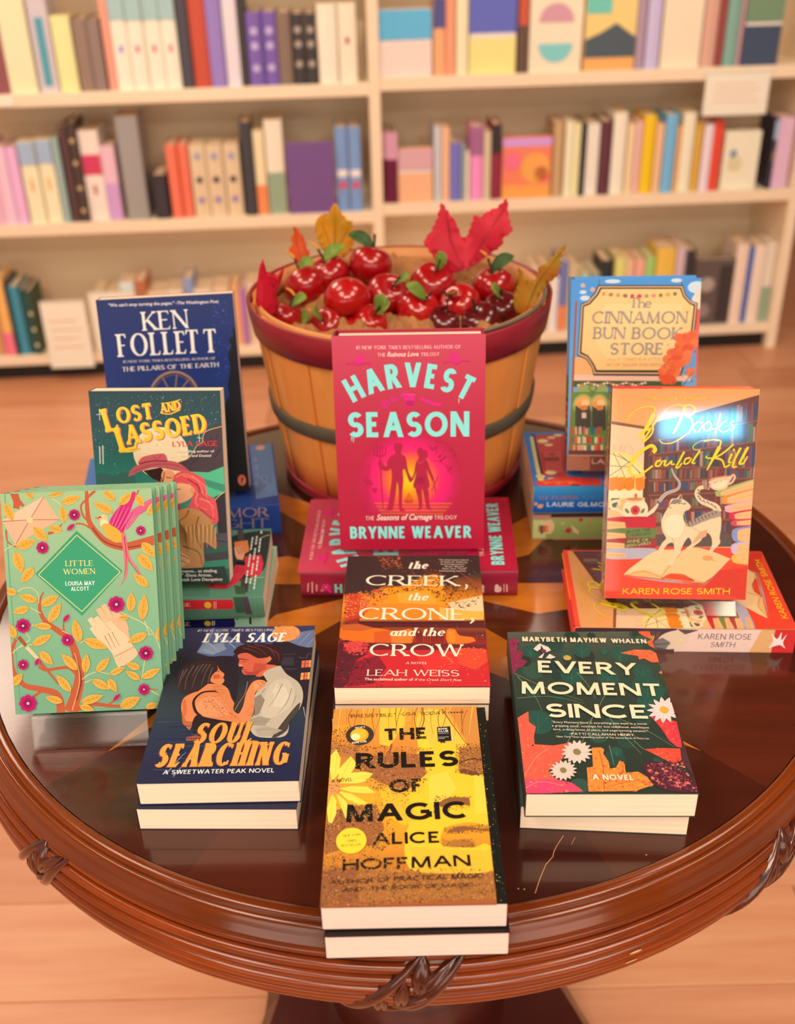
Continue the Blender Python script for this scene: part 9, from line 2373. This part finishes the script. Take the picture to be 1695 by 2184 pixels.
['x',['b86840','c07048'],50,.3,1,8,[79.5,94.6,85.8,94.4,87.5,78.9,80.7,76.1]],
['s','b86040',.54,.53,[85.5,124.9,90.3,119.8]],
['s','b86040',.54,.54,[87.5,126.5,93.2,123]],
['s','3c4c74',.93,.31,[-6.8,78.7,16.6,79.5]],
['s','485c80',.92,.31,[4.2,73.2,26.8,73.8]],
['s','2c3868',.92,.31,[15.1,67.8,36.8,68.1]],
['s','3c4c74',.91,.3,[25.8,62.5,46.6,62.5]],
['s','485c80',.91,.3,[36.5,57.2,56.4,56.9]],
['s','2c3868',.91,.3,[6.8,53.1,66.1,51.4]],
['s','3c4c74',.9,.3,[17.5,47.9,75.7,46]],
['s','485c80',.9,.3,[28,42.8,85.2,40.6]],
['s','2c3868',.89,.3,[38.5,37.7,25.4,37.2]],
['s','3c4c74',.89,.3,[9.4,33.7,35,31.9]],
['s','485c80',.89,.29,[19.8,28.7,44.6,26.6]],
['s','2c3868',.88,.29,[30.2,23.8,54.1,21.5]],
['s','3c4c74',.88,.29,[40.4,18.9,63.4,16.3]],
['s','485c80',.87,.29,[11.8,15.1,72.7,11.2]],
['s','8c98bc',1.16,.4,[23.3,9.7,30.1,25.7,35.4,35.2]],
['s','8c98bc',1.15,.39,[29.6,6.8,34.5,17.4,40.1,24]],
['s','8c98bc',1.24,.41,[130.8,89.9,133.9,74.5]],
['t','7c3c38','d','SOUL',38.7,44.4,89.1,44.4,26.1,.12,0,.05],
['t','7c3c38','d','SEARCHING',10.8,17,121.4,17.1,27.9,.1,0,.05],
['s','7c3c38',2.99,1,[87,45.6,93.9,45.4,101.4,40.2,106.9,45]],
['t','f4a048','d','SOUL',38.8,45.3,89.3,45.3,26.1,.12,0,.01],
['t','f4a048','d','SEARCHING',11,17.8,121.6,17.9,27.9,.1,0,.01],
['s','f4a048',2.19,1,[87.2,46.5,94.1,46.3,101.6,41.1,107.1,45.9]],
['t','e8e4e4','l','#1 NEW YORK TIMES BESTSELLING',18,204.2,93.7,202.8,3.8,.15,0,0],
['t','f0b078','l','AUTHOR',97,202.7,113.6,202.5,3.4,.15,0,0],
['t','fcf4ea','r','LYLA SAGE',26,186.8,105.5,185.2,14.5,.15,0,0],
['t','f4f0ec','s','A SWEETWATER PEAK NOVEL',20.5,9.5,112.6,9.3,4.8,0,0,0],
])
ART['EMS'] = (137, 213, [
['V',['565e50','3c4a40','34443a','304038','2c3c34','2c3c34','2a3830','2a3830'],0,213,137,0],
['e','284840',22.4,28.9,4.3,4.6,0],
['e','2e4c42',124.6,102.2,7.2,8.4,0],
['e','223c36',102.9,96.1,5.2,5.9,0],
['e','345446',34.5,194,8.8,10.9,0],
['e','28362e',69.5,175.2,9.6,11.8,0],
['e','284840',38.9,118.1,5.3,6.1,0],
['e','2e4c42',82.5,83.8,7,8,0],
['e','223c36',40.8,146.3,5.1,6.1,0],
['e','345446',53.4,178.6,4.7,5.7,0],
['e','28362e',113.2,13.1,4.1,4.4,0],
['e','284840',8,164.8,8.3,10,0],
['e','2e4c42',124.1,207.5,7.7,9.8,0],
['e','223c36',-0.38,97.1,7.4,8.4,0],
['e','345446',143.6,151.5,8.8,10.8,0],
['e','28362e',102.8,19.6,3,3.2,0],
['e','284840',51.2,9.4,5.4,5.6,0],
['e','2e4c42',108.3,90.4,8.2,9.4,0],
['e','223c36',80.1,206.3,4.2,5.3,0],
['e','345446',19.6,154,10,12.1,0],
['e','28362e',75.9,38.6,6.5,7.1,0],
['e','284840',76.5,39.5,8.8,9.5,0],
['e','2e4c42',111.4,37.1,3.6,3.9,0],
['e','223c36',61.4,204.9,7.5,9.4,0],
['e','345446',125.4,200.5,4.9,6.2,0],
['e','28362e',56.1,155.4,8.9,10.7,0],
['e','284840',44.2,72.3,6.3,7,0],
['e','2e4c42',66.4,16.7,8.7,9.2,0],
['e','223c36',8.9,33.9,5.2,5.5,0],
['e','345446',15.5,124.8,6.7,7.8,0],
['e','28362e',135.2,126.8,3.4,4,0],
['e','284840',132.1,185.9,6.8,8.6,0],
['e','2e4c42',114.4,96.8,6.1,7,0],
['e','223c36',127.3,208.1,7.7,9.7,0],
['e','345446',43.9,8.8,7.8,8.1,0],
['e','28362e',12.6,168,6.6,8,0],
['e','284840',100.9,135.5,5.8,6.9,0],
['e','2e4c42',108.1,14.2,5.4,5.8,0],
['e','223c36',128.3,135.8,3.9,4.7,0],
['e','345446',66.6,68,8.8,9.8,0],
['e','28362e',120.1,47.1,7.8,8.6,0],
['e','284840',89.4,60.1,7.9,8.8,0],
['e','2e4c42',137,126.3,3.9,4.6,0],
['e','223c36',38.6,160.7,6,7.2,0],
['e','345446',127.1,198.3,6.7,8.5,0],
['e','28362e',119,150.5,3.8,4.6,0],
['e','284840',42.4,192.9,9.3,11.5,0],
['e','265448',19.9,182.6,7,9.2,0],
['s','3c7060',.58,.24,[19.2,174.7,20.6,189.4]],
['s','3c7060',.47,.23,[16,186,19.6,178]],
['s','3c7060',.47,.23,[24.5,185.9,19.6,178]],
['e','265448',68,183.5,8.2,10.8,0],
['s','3c7060',.58,.24,[66.9,174.3,69.1,191.6]],
['s','3c7060',.47,.23,[63.6,187.6,67.4,178.3]],
['s','3c7060',.47,.23,[73.5,187.5,67.4,178.3]],
['e','265448',102.8,177.7,8.7,11.5,0],
['s','3c7060',.58,.23,[101.2,167.9,104.1,186.1]],
['s','3c7060',.47,.23,[98.2,181.9,101.8,172.1]],
['s','3c7060',.47,.23,[108.7,181.8,101.8,172.1]],
['e','265448',86.8,145,9.9,12.7,0],
['s','3c7060',.56,.23,[85.2,134.2,88.2,154.4]],
['s','3c7060',.45,.22,[81.5,149.7,85.9,138.8]],
['s','3c7060',.45,.22,[93.5,149.6,85.9,138.8]],
['e','265448',54.2,146.9,10.2,13,0],
['s','3c7060',.56,.23,[52.9,135.8,55.4,156.6]],
['s','3c7060',.46,.23,[48.7,151.8,53.5,140.6]],
['s','3c7060',.45,.23,[61,151.7,53.5,140.6]],
['e','265448',119.5,151,9.1,11.7,0],
['s','3c7060',.56,.23,[117.7,141.1,121,159.6]],
['s','3c7060',.45,.23,[114.8,155.3,118.4,145.3]],
['s','3c7060',.45,.23,[125.7,155.3,118.4,145.3]],
['e','265448',119.8,128.2,14.4,18.4,0],
['s','3c7060',.55,.22,[117,112.8,122.3,141.8]],
['s','3c7060',.45,.22,[112.3,135,118.2,119.4]],
['s','3c7060',.45,.22,[129.8,134.9,118.2,119.4]],
['e','265448',17.7,84.1,12.9,15.5,0],
['s','3c7060',.53,.22,[16.5,71,18.8,95.7]],
['s','3c7060',.43,.21,[10.5,89.9,17,76.6]],
['s','3c7060',.43,.21,[26,89.8,17,76.6]],
['e','265448',114,108,7.6,9.5,0],
['s','3c7060',.54,.22,[112.5,100,115.2,115]],
['s','3c7060',.44,.22,[110,111.5,113.1,103.4]],
['s','3c7060',.44,.22,[119.2,111.5,113.1,103.4]],
['e','265448',88.9,182.4,4.7,6.1,0],
['s','3c7060',.58,.23,[88.2,177.2,89.6,187]],
['s','3c7060',.47,.23,[86.5,184.7,88.5,179.4]],
['s','3c7060',.47,.23,[92.1,184.7,88.5,179.4]],
['e','265448',51.9,175.2,4.6,6,0],
['s','3c7060',.58,.23,[51.3,170,52.4,179.7]],
['s','3c7060',.47,.23,[49.3,177.4,51.5,172.2]],
['s','3c7060',.47,.23,[54.9,177.4,51.5,172.2]],
['e','265448',79.3,47.3,5.2,6,0],
['s','3c7060',.51,.21,[78.5,42.1,80,51.7]],
['s','3c7060',.41,.21,[76.6,49.5,78.8,44.3]],
['s','3c7060',.41,.21,[82.8,49.5,78.8,44.3]],
['s','7c8c64',.8,.33,[2.26,149.9,29.7,128.7,59.9,111.6]],
['s','7c8c64',.77,.33,[1.88,115.2,30.8,117.6,60.5,108.3]],
['s','7c8c64',.8,.33,[59.3,151.3,66.3,135.4,71.3,114.9]],
['s','7c8c64',.78,.32,[85.4,128.4,76.3,111.5,69.6,95.1]],
['s','7c8c64',.76,.31,[67.4,95.2,58,73,45.8,42.9]],
['s','7c8c64',.75,.31,[78.2,95.1,85.5,72.9,99.4,44.3]],
['s','7c8c64',.75,.31,[82,91.9,108.7,72.9,127.8,53.1]],
['s','7c8c64',.75,.32,[63.9,85.5,50.3,79.3,31.2,70]],
['s','7c8c64',.73,.3,[74.2,54.7,74.8,31.3]],
['s','7c8c64',.79,.33,[4.3,146.3,17.6,118.5,22.3,98.6]],
['s','7c8c64',.73,.31,[96,60.7,102.5,50.2,109.7,50.1]],
['s','7c8c64',.75,.31,[53,84,39.3,57.8,31.7,45.9]],
['q','8c2c50',[.68,200.4,6.3,204.3,9.2,194.5,5.9,183,12.8,181.1,9.7,171.7,15.7,167.1,9.8,158.9,5.1,157.1,.86,146.3,.46,164.4]],
['x',['b84868','6c2040','a03858'],90,.4,1.5,3,[1.28,200.4,9.6,200.3,10.6,168,1.26,151.7]],
['q','f0603c',[126.5,217.2,139.8,217.9,138.8,184,132.8,189.8,130.9,195.5,136.4,199.4,130.3,205.3,126.3,209.7]],
['x',['f87848','d84830'],60,.5,1.8,1,[126.5,217.2,139.8,217.9,138.8,184,132.8,189.8,130.9,195.5,136.4,199.4,130.3,205.3,126.3,209.7]],
['q','ec6c44',[103.6,179.5,117.2,184.2,132.3,183.7,139.1,176.5,139.2,165.4,130,165.1,124.2,171,119.2,169.2,119.1,174.7,111.3,176.7]],
['x',['f88858','d85038'],60,.5,1.8,2,[103.6,179.5,117.2,184.2,132.3,183.7,139.1,176.5,139.2,165.4,130,165.1,124.2,171,119.2,169.2,119.1,174.7,111.3,176.7]],
['q','ec6c44',[133.3,149.5,138.2,154.5,138.9,149.1]],
['x',['f88858'],8,.5,1.8,1,[133.3,149.5,138.2,154.5,138.9,149.1]],
['q','e03c48',[114.9,92.5,122.2,88.5,136.3,84.5,134.7,51.6,129.9,53.1,125.2,60.6,122.3,72.8,119.6,80.6]],
['x',['f06050','c82c48'],110,.5,1.8,4,[114.9,92.5,122.2,88.5,136.3,84.5,134.7,51.6,129.9,53.1,125.2,60.6,122.3,72.8,119.6,80.6]],
['q','e8503c',[102.5,50.2,118.2,51.6,132.5,50.8,130.6,37,121.9,34.1,113.2,41.3]],
['x',['f06850','d04038'],80,.5,1.8,5,[102.5,50.2,118.2,51.6,132.5,50.8,130.6,37,121.9,34.1,113.2,41.3]],
['q','f0604c',[-0.14,89,5.6,93.8,10.3,97.8,9.7,84.2,15,77.8,12.3,65.5,12,56.4,27.5,54.8,43.5,58.5,38.2,48.8,32.9,38.6,20.3,25,25.3,15.9,37.9,11.7,45.7,2.87,-0.61,-0.74,-5.4,14.5]],
['x',['f8744c','e04c50','f88458'],240,.5,1.8,6,[-0.14,89,5.6,93.8,10.3,97.8,9.7,84.2,15,77.8,12.3,65.5,12,56.4,27.5,54.8,43.5,58.5,38.2,48.8,32.9,38.6,20.3,25,25.3,15.9,37.9,11.7,45.7,2.87,-0.61,-0.74,-5.4,14.5]],
['p','e04870',[-2.74,15.9,20.3,15.9,37.9,11.7,45.6,2.19,-0.61,-0.74]],
['s','f49878',.5,.52,[-5.5,6.3,10.4,38.6,24,51.8]],
['s','f49878',.5,.5,[-2.73,3.6,12.1,13.1,29.6,9]],
['q','f4903c',[59.3,51.8,66.7,52.5,69.4,50.2,67.7,45.1,70.8,35.6,70.7,27.8,75.2,27.7,80.2,37,83.6,32.7,82.5,22.8,92.8,24.2,98.8,18.6,104.4,11,103.1,9.6,87.1,2.84,50,2.19,52,28.5,57.3,29.9]],
['x',['f8a848','e8703c','d85840'],260,.5,1.8,7,[59.3,51.8,66.7,52.5,69.4,50.2,67.7,45.1,70.8,35.6,70.7,27.8,75.2,27.7,80.2,37,83.6,32.7,82.5,22.8,92.8,24.2,98.8,18.6,104.4,11,103.1,9.6,87.1,2.84,50,2.19,52,28.5,57.3,29.9]],
['s','a84830',.59,.62,[62.4,2.18,65.2,28.5,65.1,48.8]],
['s','a84830',.5,.51,[63.5,10.3,79.5,22.8,81.1,32.7]],
['s','a84830',.49,.5,[63,6.2,88.1,14.4,101.4,11]],
['s','a84830',.4,.4,[63.2,14.5,55.7,25.6]],
['p','4c2430',[98.1,31.3,111,35.5,124.8,28.4,134.7,18.5,137.1,2.14,115.5,2.15,102.2,10.3]],
['x',['a83c50','d05860','702c44','58243c','e8806c'],420,.4,2.2,8,[98.3,32.7,130.6,37,137.1,2.14,106.4,6.2]],
['p','503038',[135.6,60.5,137,57.5,137.4,17.1,130.3,35.5]],
['L','f8dcd8',None,'d8b8b0',131.1,98.3,142.6,95.5,4.8],
['L','f8dcd8',None,'d8b8b0',130.2,97,138,88.3,4.8],
['L','f8dcd8',None,'d8b8b0',129,96.2,131.3,83.5,4.8],
['L','f8dcd8',None,'d8b8b0',127.7,95.9,124.1,82.2,4.8],
['L','f8dcd8',None,'d8b8b0',126.6,96.4,117.8,84.8,4.8],
['L','f8dcd8',None,'d8b8b0',125.9,97.4,113.9,90.5,4.8],
['L','f8dcd8',None,'d8b8b0',125.8,98.8,113.3,98.3,4.8],
['L','f8dcd8',None,'d8b8b0',126.3,100.3,116.2,106.4,4.8],
['L','f8dcd8',None,'d8b8b0',127.4,101.4,122,112.8,4.8],
['L','f8dcd8',None,'d8b8b0',128.7,102,129.4,116.1,4.8],
['L','f8dcd8',None,'d8b8b0',129.9,101.9,136.6,115.4,4.8],
['L','f8dcd8',None,'d8b8b0',130.9,101.1,141.9,110.9,4.8],
['L','f8dcd8',None,'d8b8b0',131.3,99.8,144,103.7,4.8],
['e','e8b040',128.5,99,3.6,4.7,0],
['x',['c88830','8c5c28'],14,.2,.6,9,[126.2,102.6,132.3,102.6,130.8,95.3,124.8,95.3]],
['L','f0d4c8',None,'d8b8b0',48.5,46.1,58.8,43.8,4.2],
['L','f0d4c8',None,'d8b8b0',48,45.2,56.1,38.7,4.2],
['L','f0d4c8',None,'d8b8b0',47.3,44.5,52,34.9,4.2],
['L','f0d4c8',None,'d8b8b0',46.4,44.1,47,32.9,4.2],
['L','f0d4c8',None,'d8b8b0',45.4,44.1,41.9,32.9,4.2],
['L','f0d4c8',None,'d8b8b0',44.6,44.5,37.5,35,4.2],
['L','f0d4c8',None,'d8b8b0',44.1,45.2,34.3,38.9,4.2],
['L','f0d4c8',None,'d8b8b0',43.8,46.1,32.9,43.9,4.2],
['L','f0d4c8',None,'d8b8b0',44,47.1,33.6,49.4,4.2],
['L','f0d4c8',None,'d8b8b0',44.4,48,36.2,54.6,4.2],
['L','f0d4c8',None,'d8b8b0',45.2,48.7,40.3,58.5,4.2],
['L','f0d4c8',None,'d8b8b0',46.1,49.1,45.4,60.7,4.2],
['L','f0d4c8',None,'d8b8b0',47,49.1,50.6,60.6,4.2],
['L','f0d4c8',None,'d8b8b0',47.8,48.7,55.2,58.4,4.2],
['L','f0d4c8',None,'d8b8b0',48.4,48,58.3,54.4,4.2],
['L','f0d4c8',None,'d8b8b0',48.6,47.1,59.5,49.3,4.2],
['e','8c8058',46.2,46.6,3.2,3.8,0],
['x',['c88830','8c5c28'],14,.2,.6,9,[44,49.6,49.2,49.6,48.5,43.6,43.2,43.6]],
['L','ecd0c4',None,'d8b8b0',34.3,24.6,43.2,22.6,3.6],
['L','ecd0c4',None,'d8b8b0',33.9,23.8,41,18.4,3.6],
['L','ecd0c4',None,'d8b8b0',33.3,23.2,37.5,15.2,3.6],
['L','ecd0c4',None,'d8b8b0',32.5,22.9,33.2,13.5,3.6],
['L','ecd0c4',None,'d8b8b0',31.8,22.9,28.9,13.5,3.6],
['L','ecd0c4',None,'d8b8b0',31.1,23.2,25,15.2,3.6],
['L','ecd0c4',None,'d8b8b0',30.6,23.8,22.3,18.5,3.6],
['L','ecd0c4',None,'d8b8b0',30.4,24.6,21,22.7,3.6],
['L','ecd0c4',None,'d8b8b0',30.4,25.4,21.5,27.4,3.6],
['L','ecd0c4',None,'d8b8b0',30.8,26.2,23.7,31.7,3.6],
['L','ecd0c4',None,'d8b8b0',31.5,26.8,27.2,35,3.6],
['L','ecd0c4',None,'d8b8b0',32.2,27.1,31.5,36.8,3.6],
['L','ecd0c4',None,'d8b8b0',33,27.1,36,36.7,3.6],
['L','ecd0c4',None,'d8b8b0',33.7,26.8,39.9,34.9,3.6],
['L','ecd0c4',None,'d8b8b0',34.2,26.1,42.6,31.6,3.6],
['L','ecd0c4',None,'d8b8b0',34.4,25.4,43.8,27.2,3.6],
['e','8c8058',32.4,25,2.72,3.2,0],
['x',['c88830','8c5c28'],14,.2,.6,9,[30.4,27.5,35,27.5,34.4,22.4,29.8,22.4]],
['p','f8dcd0',[22.5,184.8,30.4,193.4,29.5,184.8,25.7,181]],
['p','f8dcd0',[29.7,192.4,36.9,187.6,38.9,182.4,33.6,179.1]],
['p','f8dcd0',[25.9,171.6,32.5,179.1,29.3,170.7]],
['p','f8dcd0',[32.8,170.7,37,177.2,42.2,171.9,37.4,169.7]],
['p','f8dcd0',[29.2,193.4,27.2,184.8,23.8,186.7]],
['e','6c3c50',31.8,181.3,2.57,3,0],
['e','c8a850',52.8,171.1,3.7,3.8,0],
['t','fcdcb8','S','MARYBETH MAYHEW',12.9,196.8,93,193.9,7,0,0,0],
['t','f0d8c0','S','WHALEN',97.4,193.5,130.4,192.5,6.6,0,0,0],
['t','fcdcb8','S','EVERY',23.9,149.8,113.9,145.3,17.5,0,0,0],
['t','fcdcb8','S','MOMENT',5.6,120.2,131.5,116.3,16.9,0,0,0],
['t','fcdcb8','S','SINCE',25.5,88.9,113.9,86.7,17.9,0,0,0],
['t','f0dcc8','b','"Every Moment Since is everything you want in a novel-',29.2,81.5,110.6,78.8,2.54,0,0,0],
['t','f0dcc8','b','a gripping story, nostalgia for lost childhood, exorbitant',28.8,77,111,74.2,2.52,0,0,0],
['t','f0dcc8','b','love, a deep sense of place, and page-turning tension."',29.6,72.5,109.4,69.8,2.5,0,0,0],
['t','f4dcc4','s','-PATTI CALLAHAN HENRY,',42.4,66.6,97.6,64.9,2.77,0,0,0],
['t','f0dcc8','b','New York Times bestselling author of The Secret Book of Flora Lea',31.3,63.6,108.6,60.9,2.15,0,0,0],
['t','f4dcc0','S','A NOVEL',54.9,14.2,87.9,13.3,6.1,0,0,0],
])

def child(root, nm): return [c for c in bpy.data.objects if c.parent is root and c.name.split('.')[0] == nm][0]
TONE = {'LW': .78, 'HARVEST': .78, 'IFB': .84, 'CINN': .82, 'LOST': .84, 'FOLLETT': .8, 'SOUL': .82, 'EMS': .84, 'CREEK': .86, 'RULES': .93}   # darker inks
def cover(root, face, key, m=None):
    W_, H_, it = ART[key]; INKK[0] = TONE.get(key, .95); r = put_art(face, W_, H_, it, root['_T'], m, sc=1.0 if key in ('RULES',) else root['_W']*1000/W_); INKK[0] = 1.0; return r
def spine(root, key, m=None):
    W_, H_, it = ART[key]; return put_art(child(root, 'spine'), W_, H_, it, 0, m, side=W_/1000, thick=root['_T']*1000/H_)
def same_print(objs, face):
    for o in objs:
        c = o.copy(); COL.objects.link(c); c.parent = face
hv = cover(HV, HVf, 'HARVEST'); same_print(hv, HFf); spine(HF, 'HARVSPINE')
cover(FO, FOf, 'FOLLETT'); cover(AR, ARf, 'ARMOR'); spine(AR, 'ARMORSP')
cover(LO, LOf, 'LOST'); cover(SB, SBf, 'SAGE'); spine(SB, 'SAGESP'); spine(SA, 'SAGE2SP')
lw = cover(LW[0][0], LW[0][1], 'LW', PRINT_MATT)
for q in LW[1:]: same_print(lw, q[1])
ifb = cover(IF, IFf, 'IFB', PRINT_GLOSS); kk = [o.copy() for o in ifb]
for c in kk: COL.objects.link(c); c.parent = KFf; c.location.z = -.003
spine(IF, 'IFBSP', PRINT_GLOSS); spine(KF, 'KFSP', PRINT_GLOSS)
ci = cover(CI, CIf, 'CINN'); spine(CI, 'CINNSP')
cover(PU, PUf, 'PUMP'); spine(PU, 'PUMPSP'); spine(GR, 'GREENSP')
cover(*CR[2], 'CREEK'); same_print([], CR[1][1])
cover(*RU[1], 'RULES'); W_, H_, it = ART['RULESIN']; put_art(child(RU[1][0], 'page_block'), W_, H_, it, RU[1][0]['_T'] - .0005)
cover(*SO[1], 'SOUL'); cover(*EM[1], 'EMS')
for r_ in [o for o in bpy.data.objects if '_T' in o]: del r_['_T'], r_['_W']
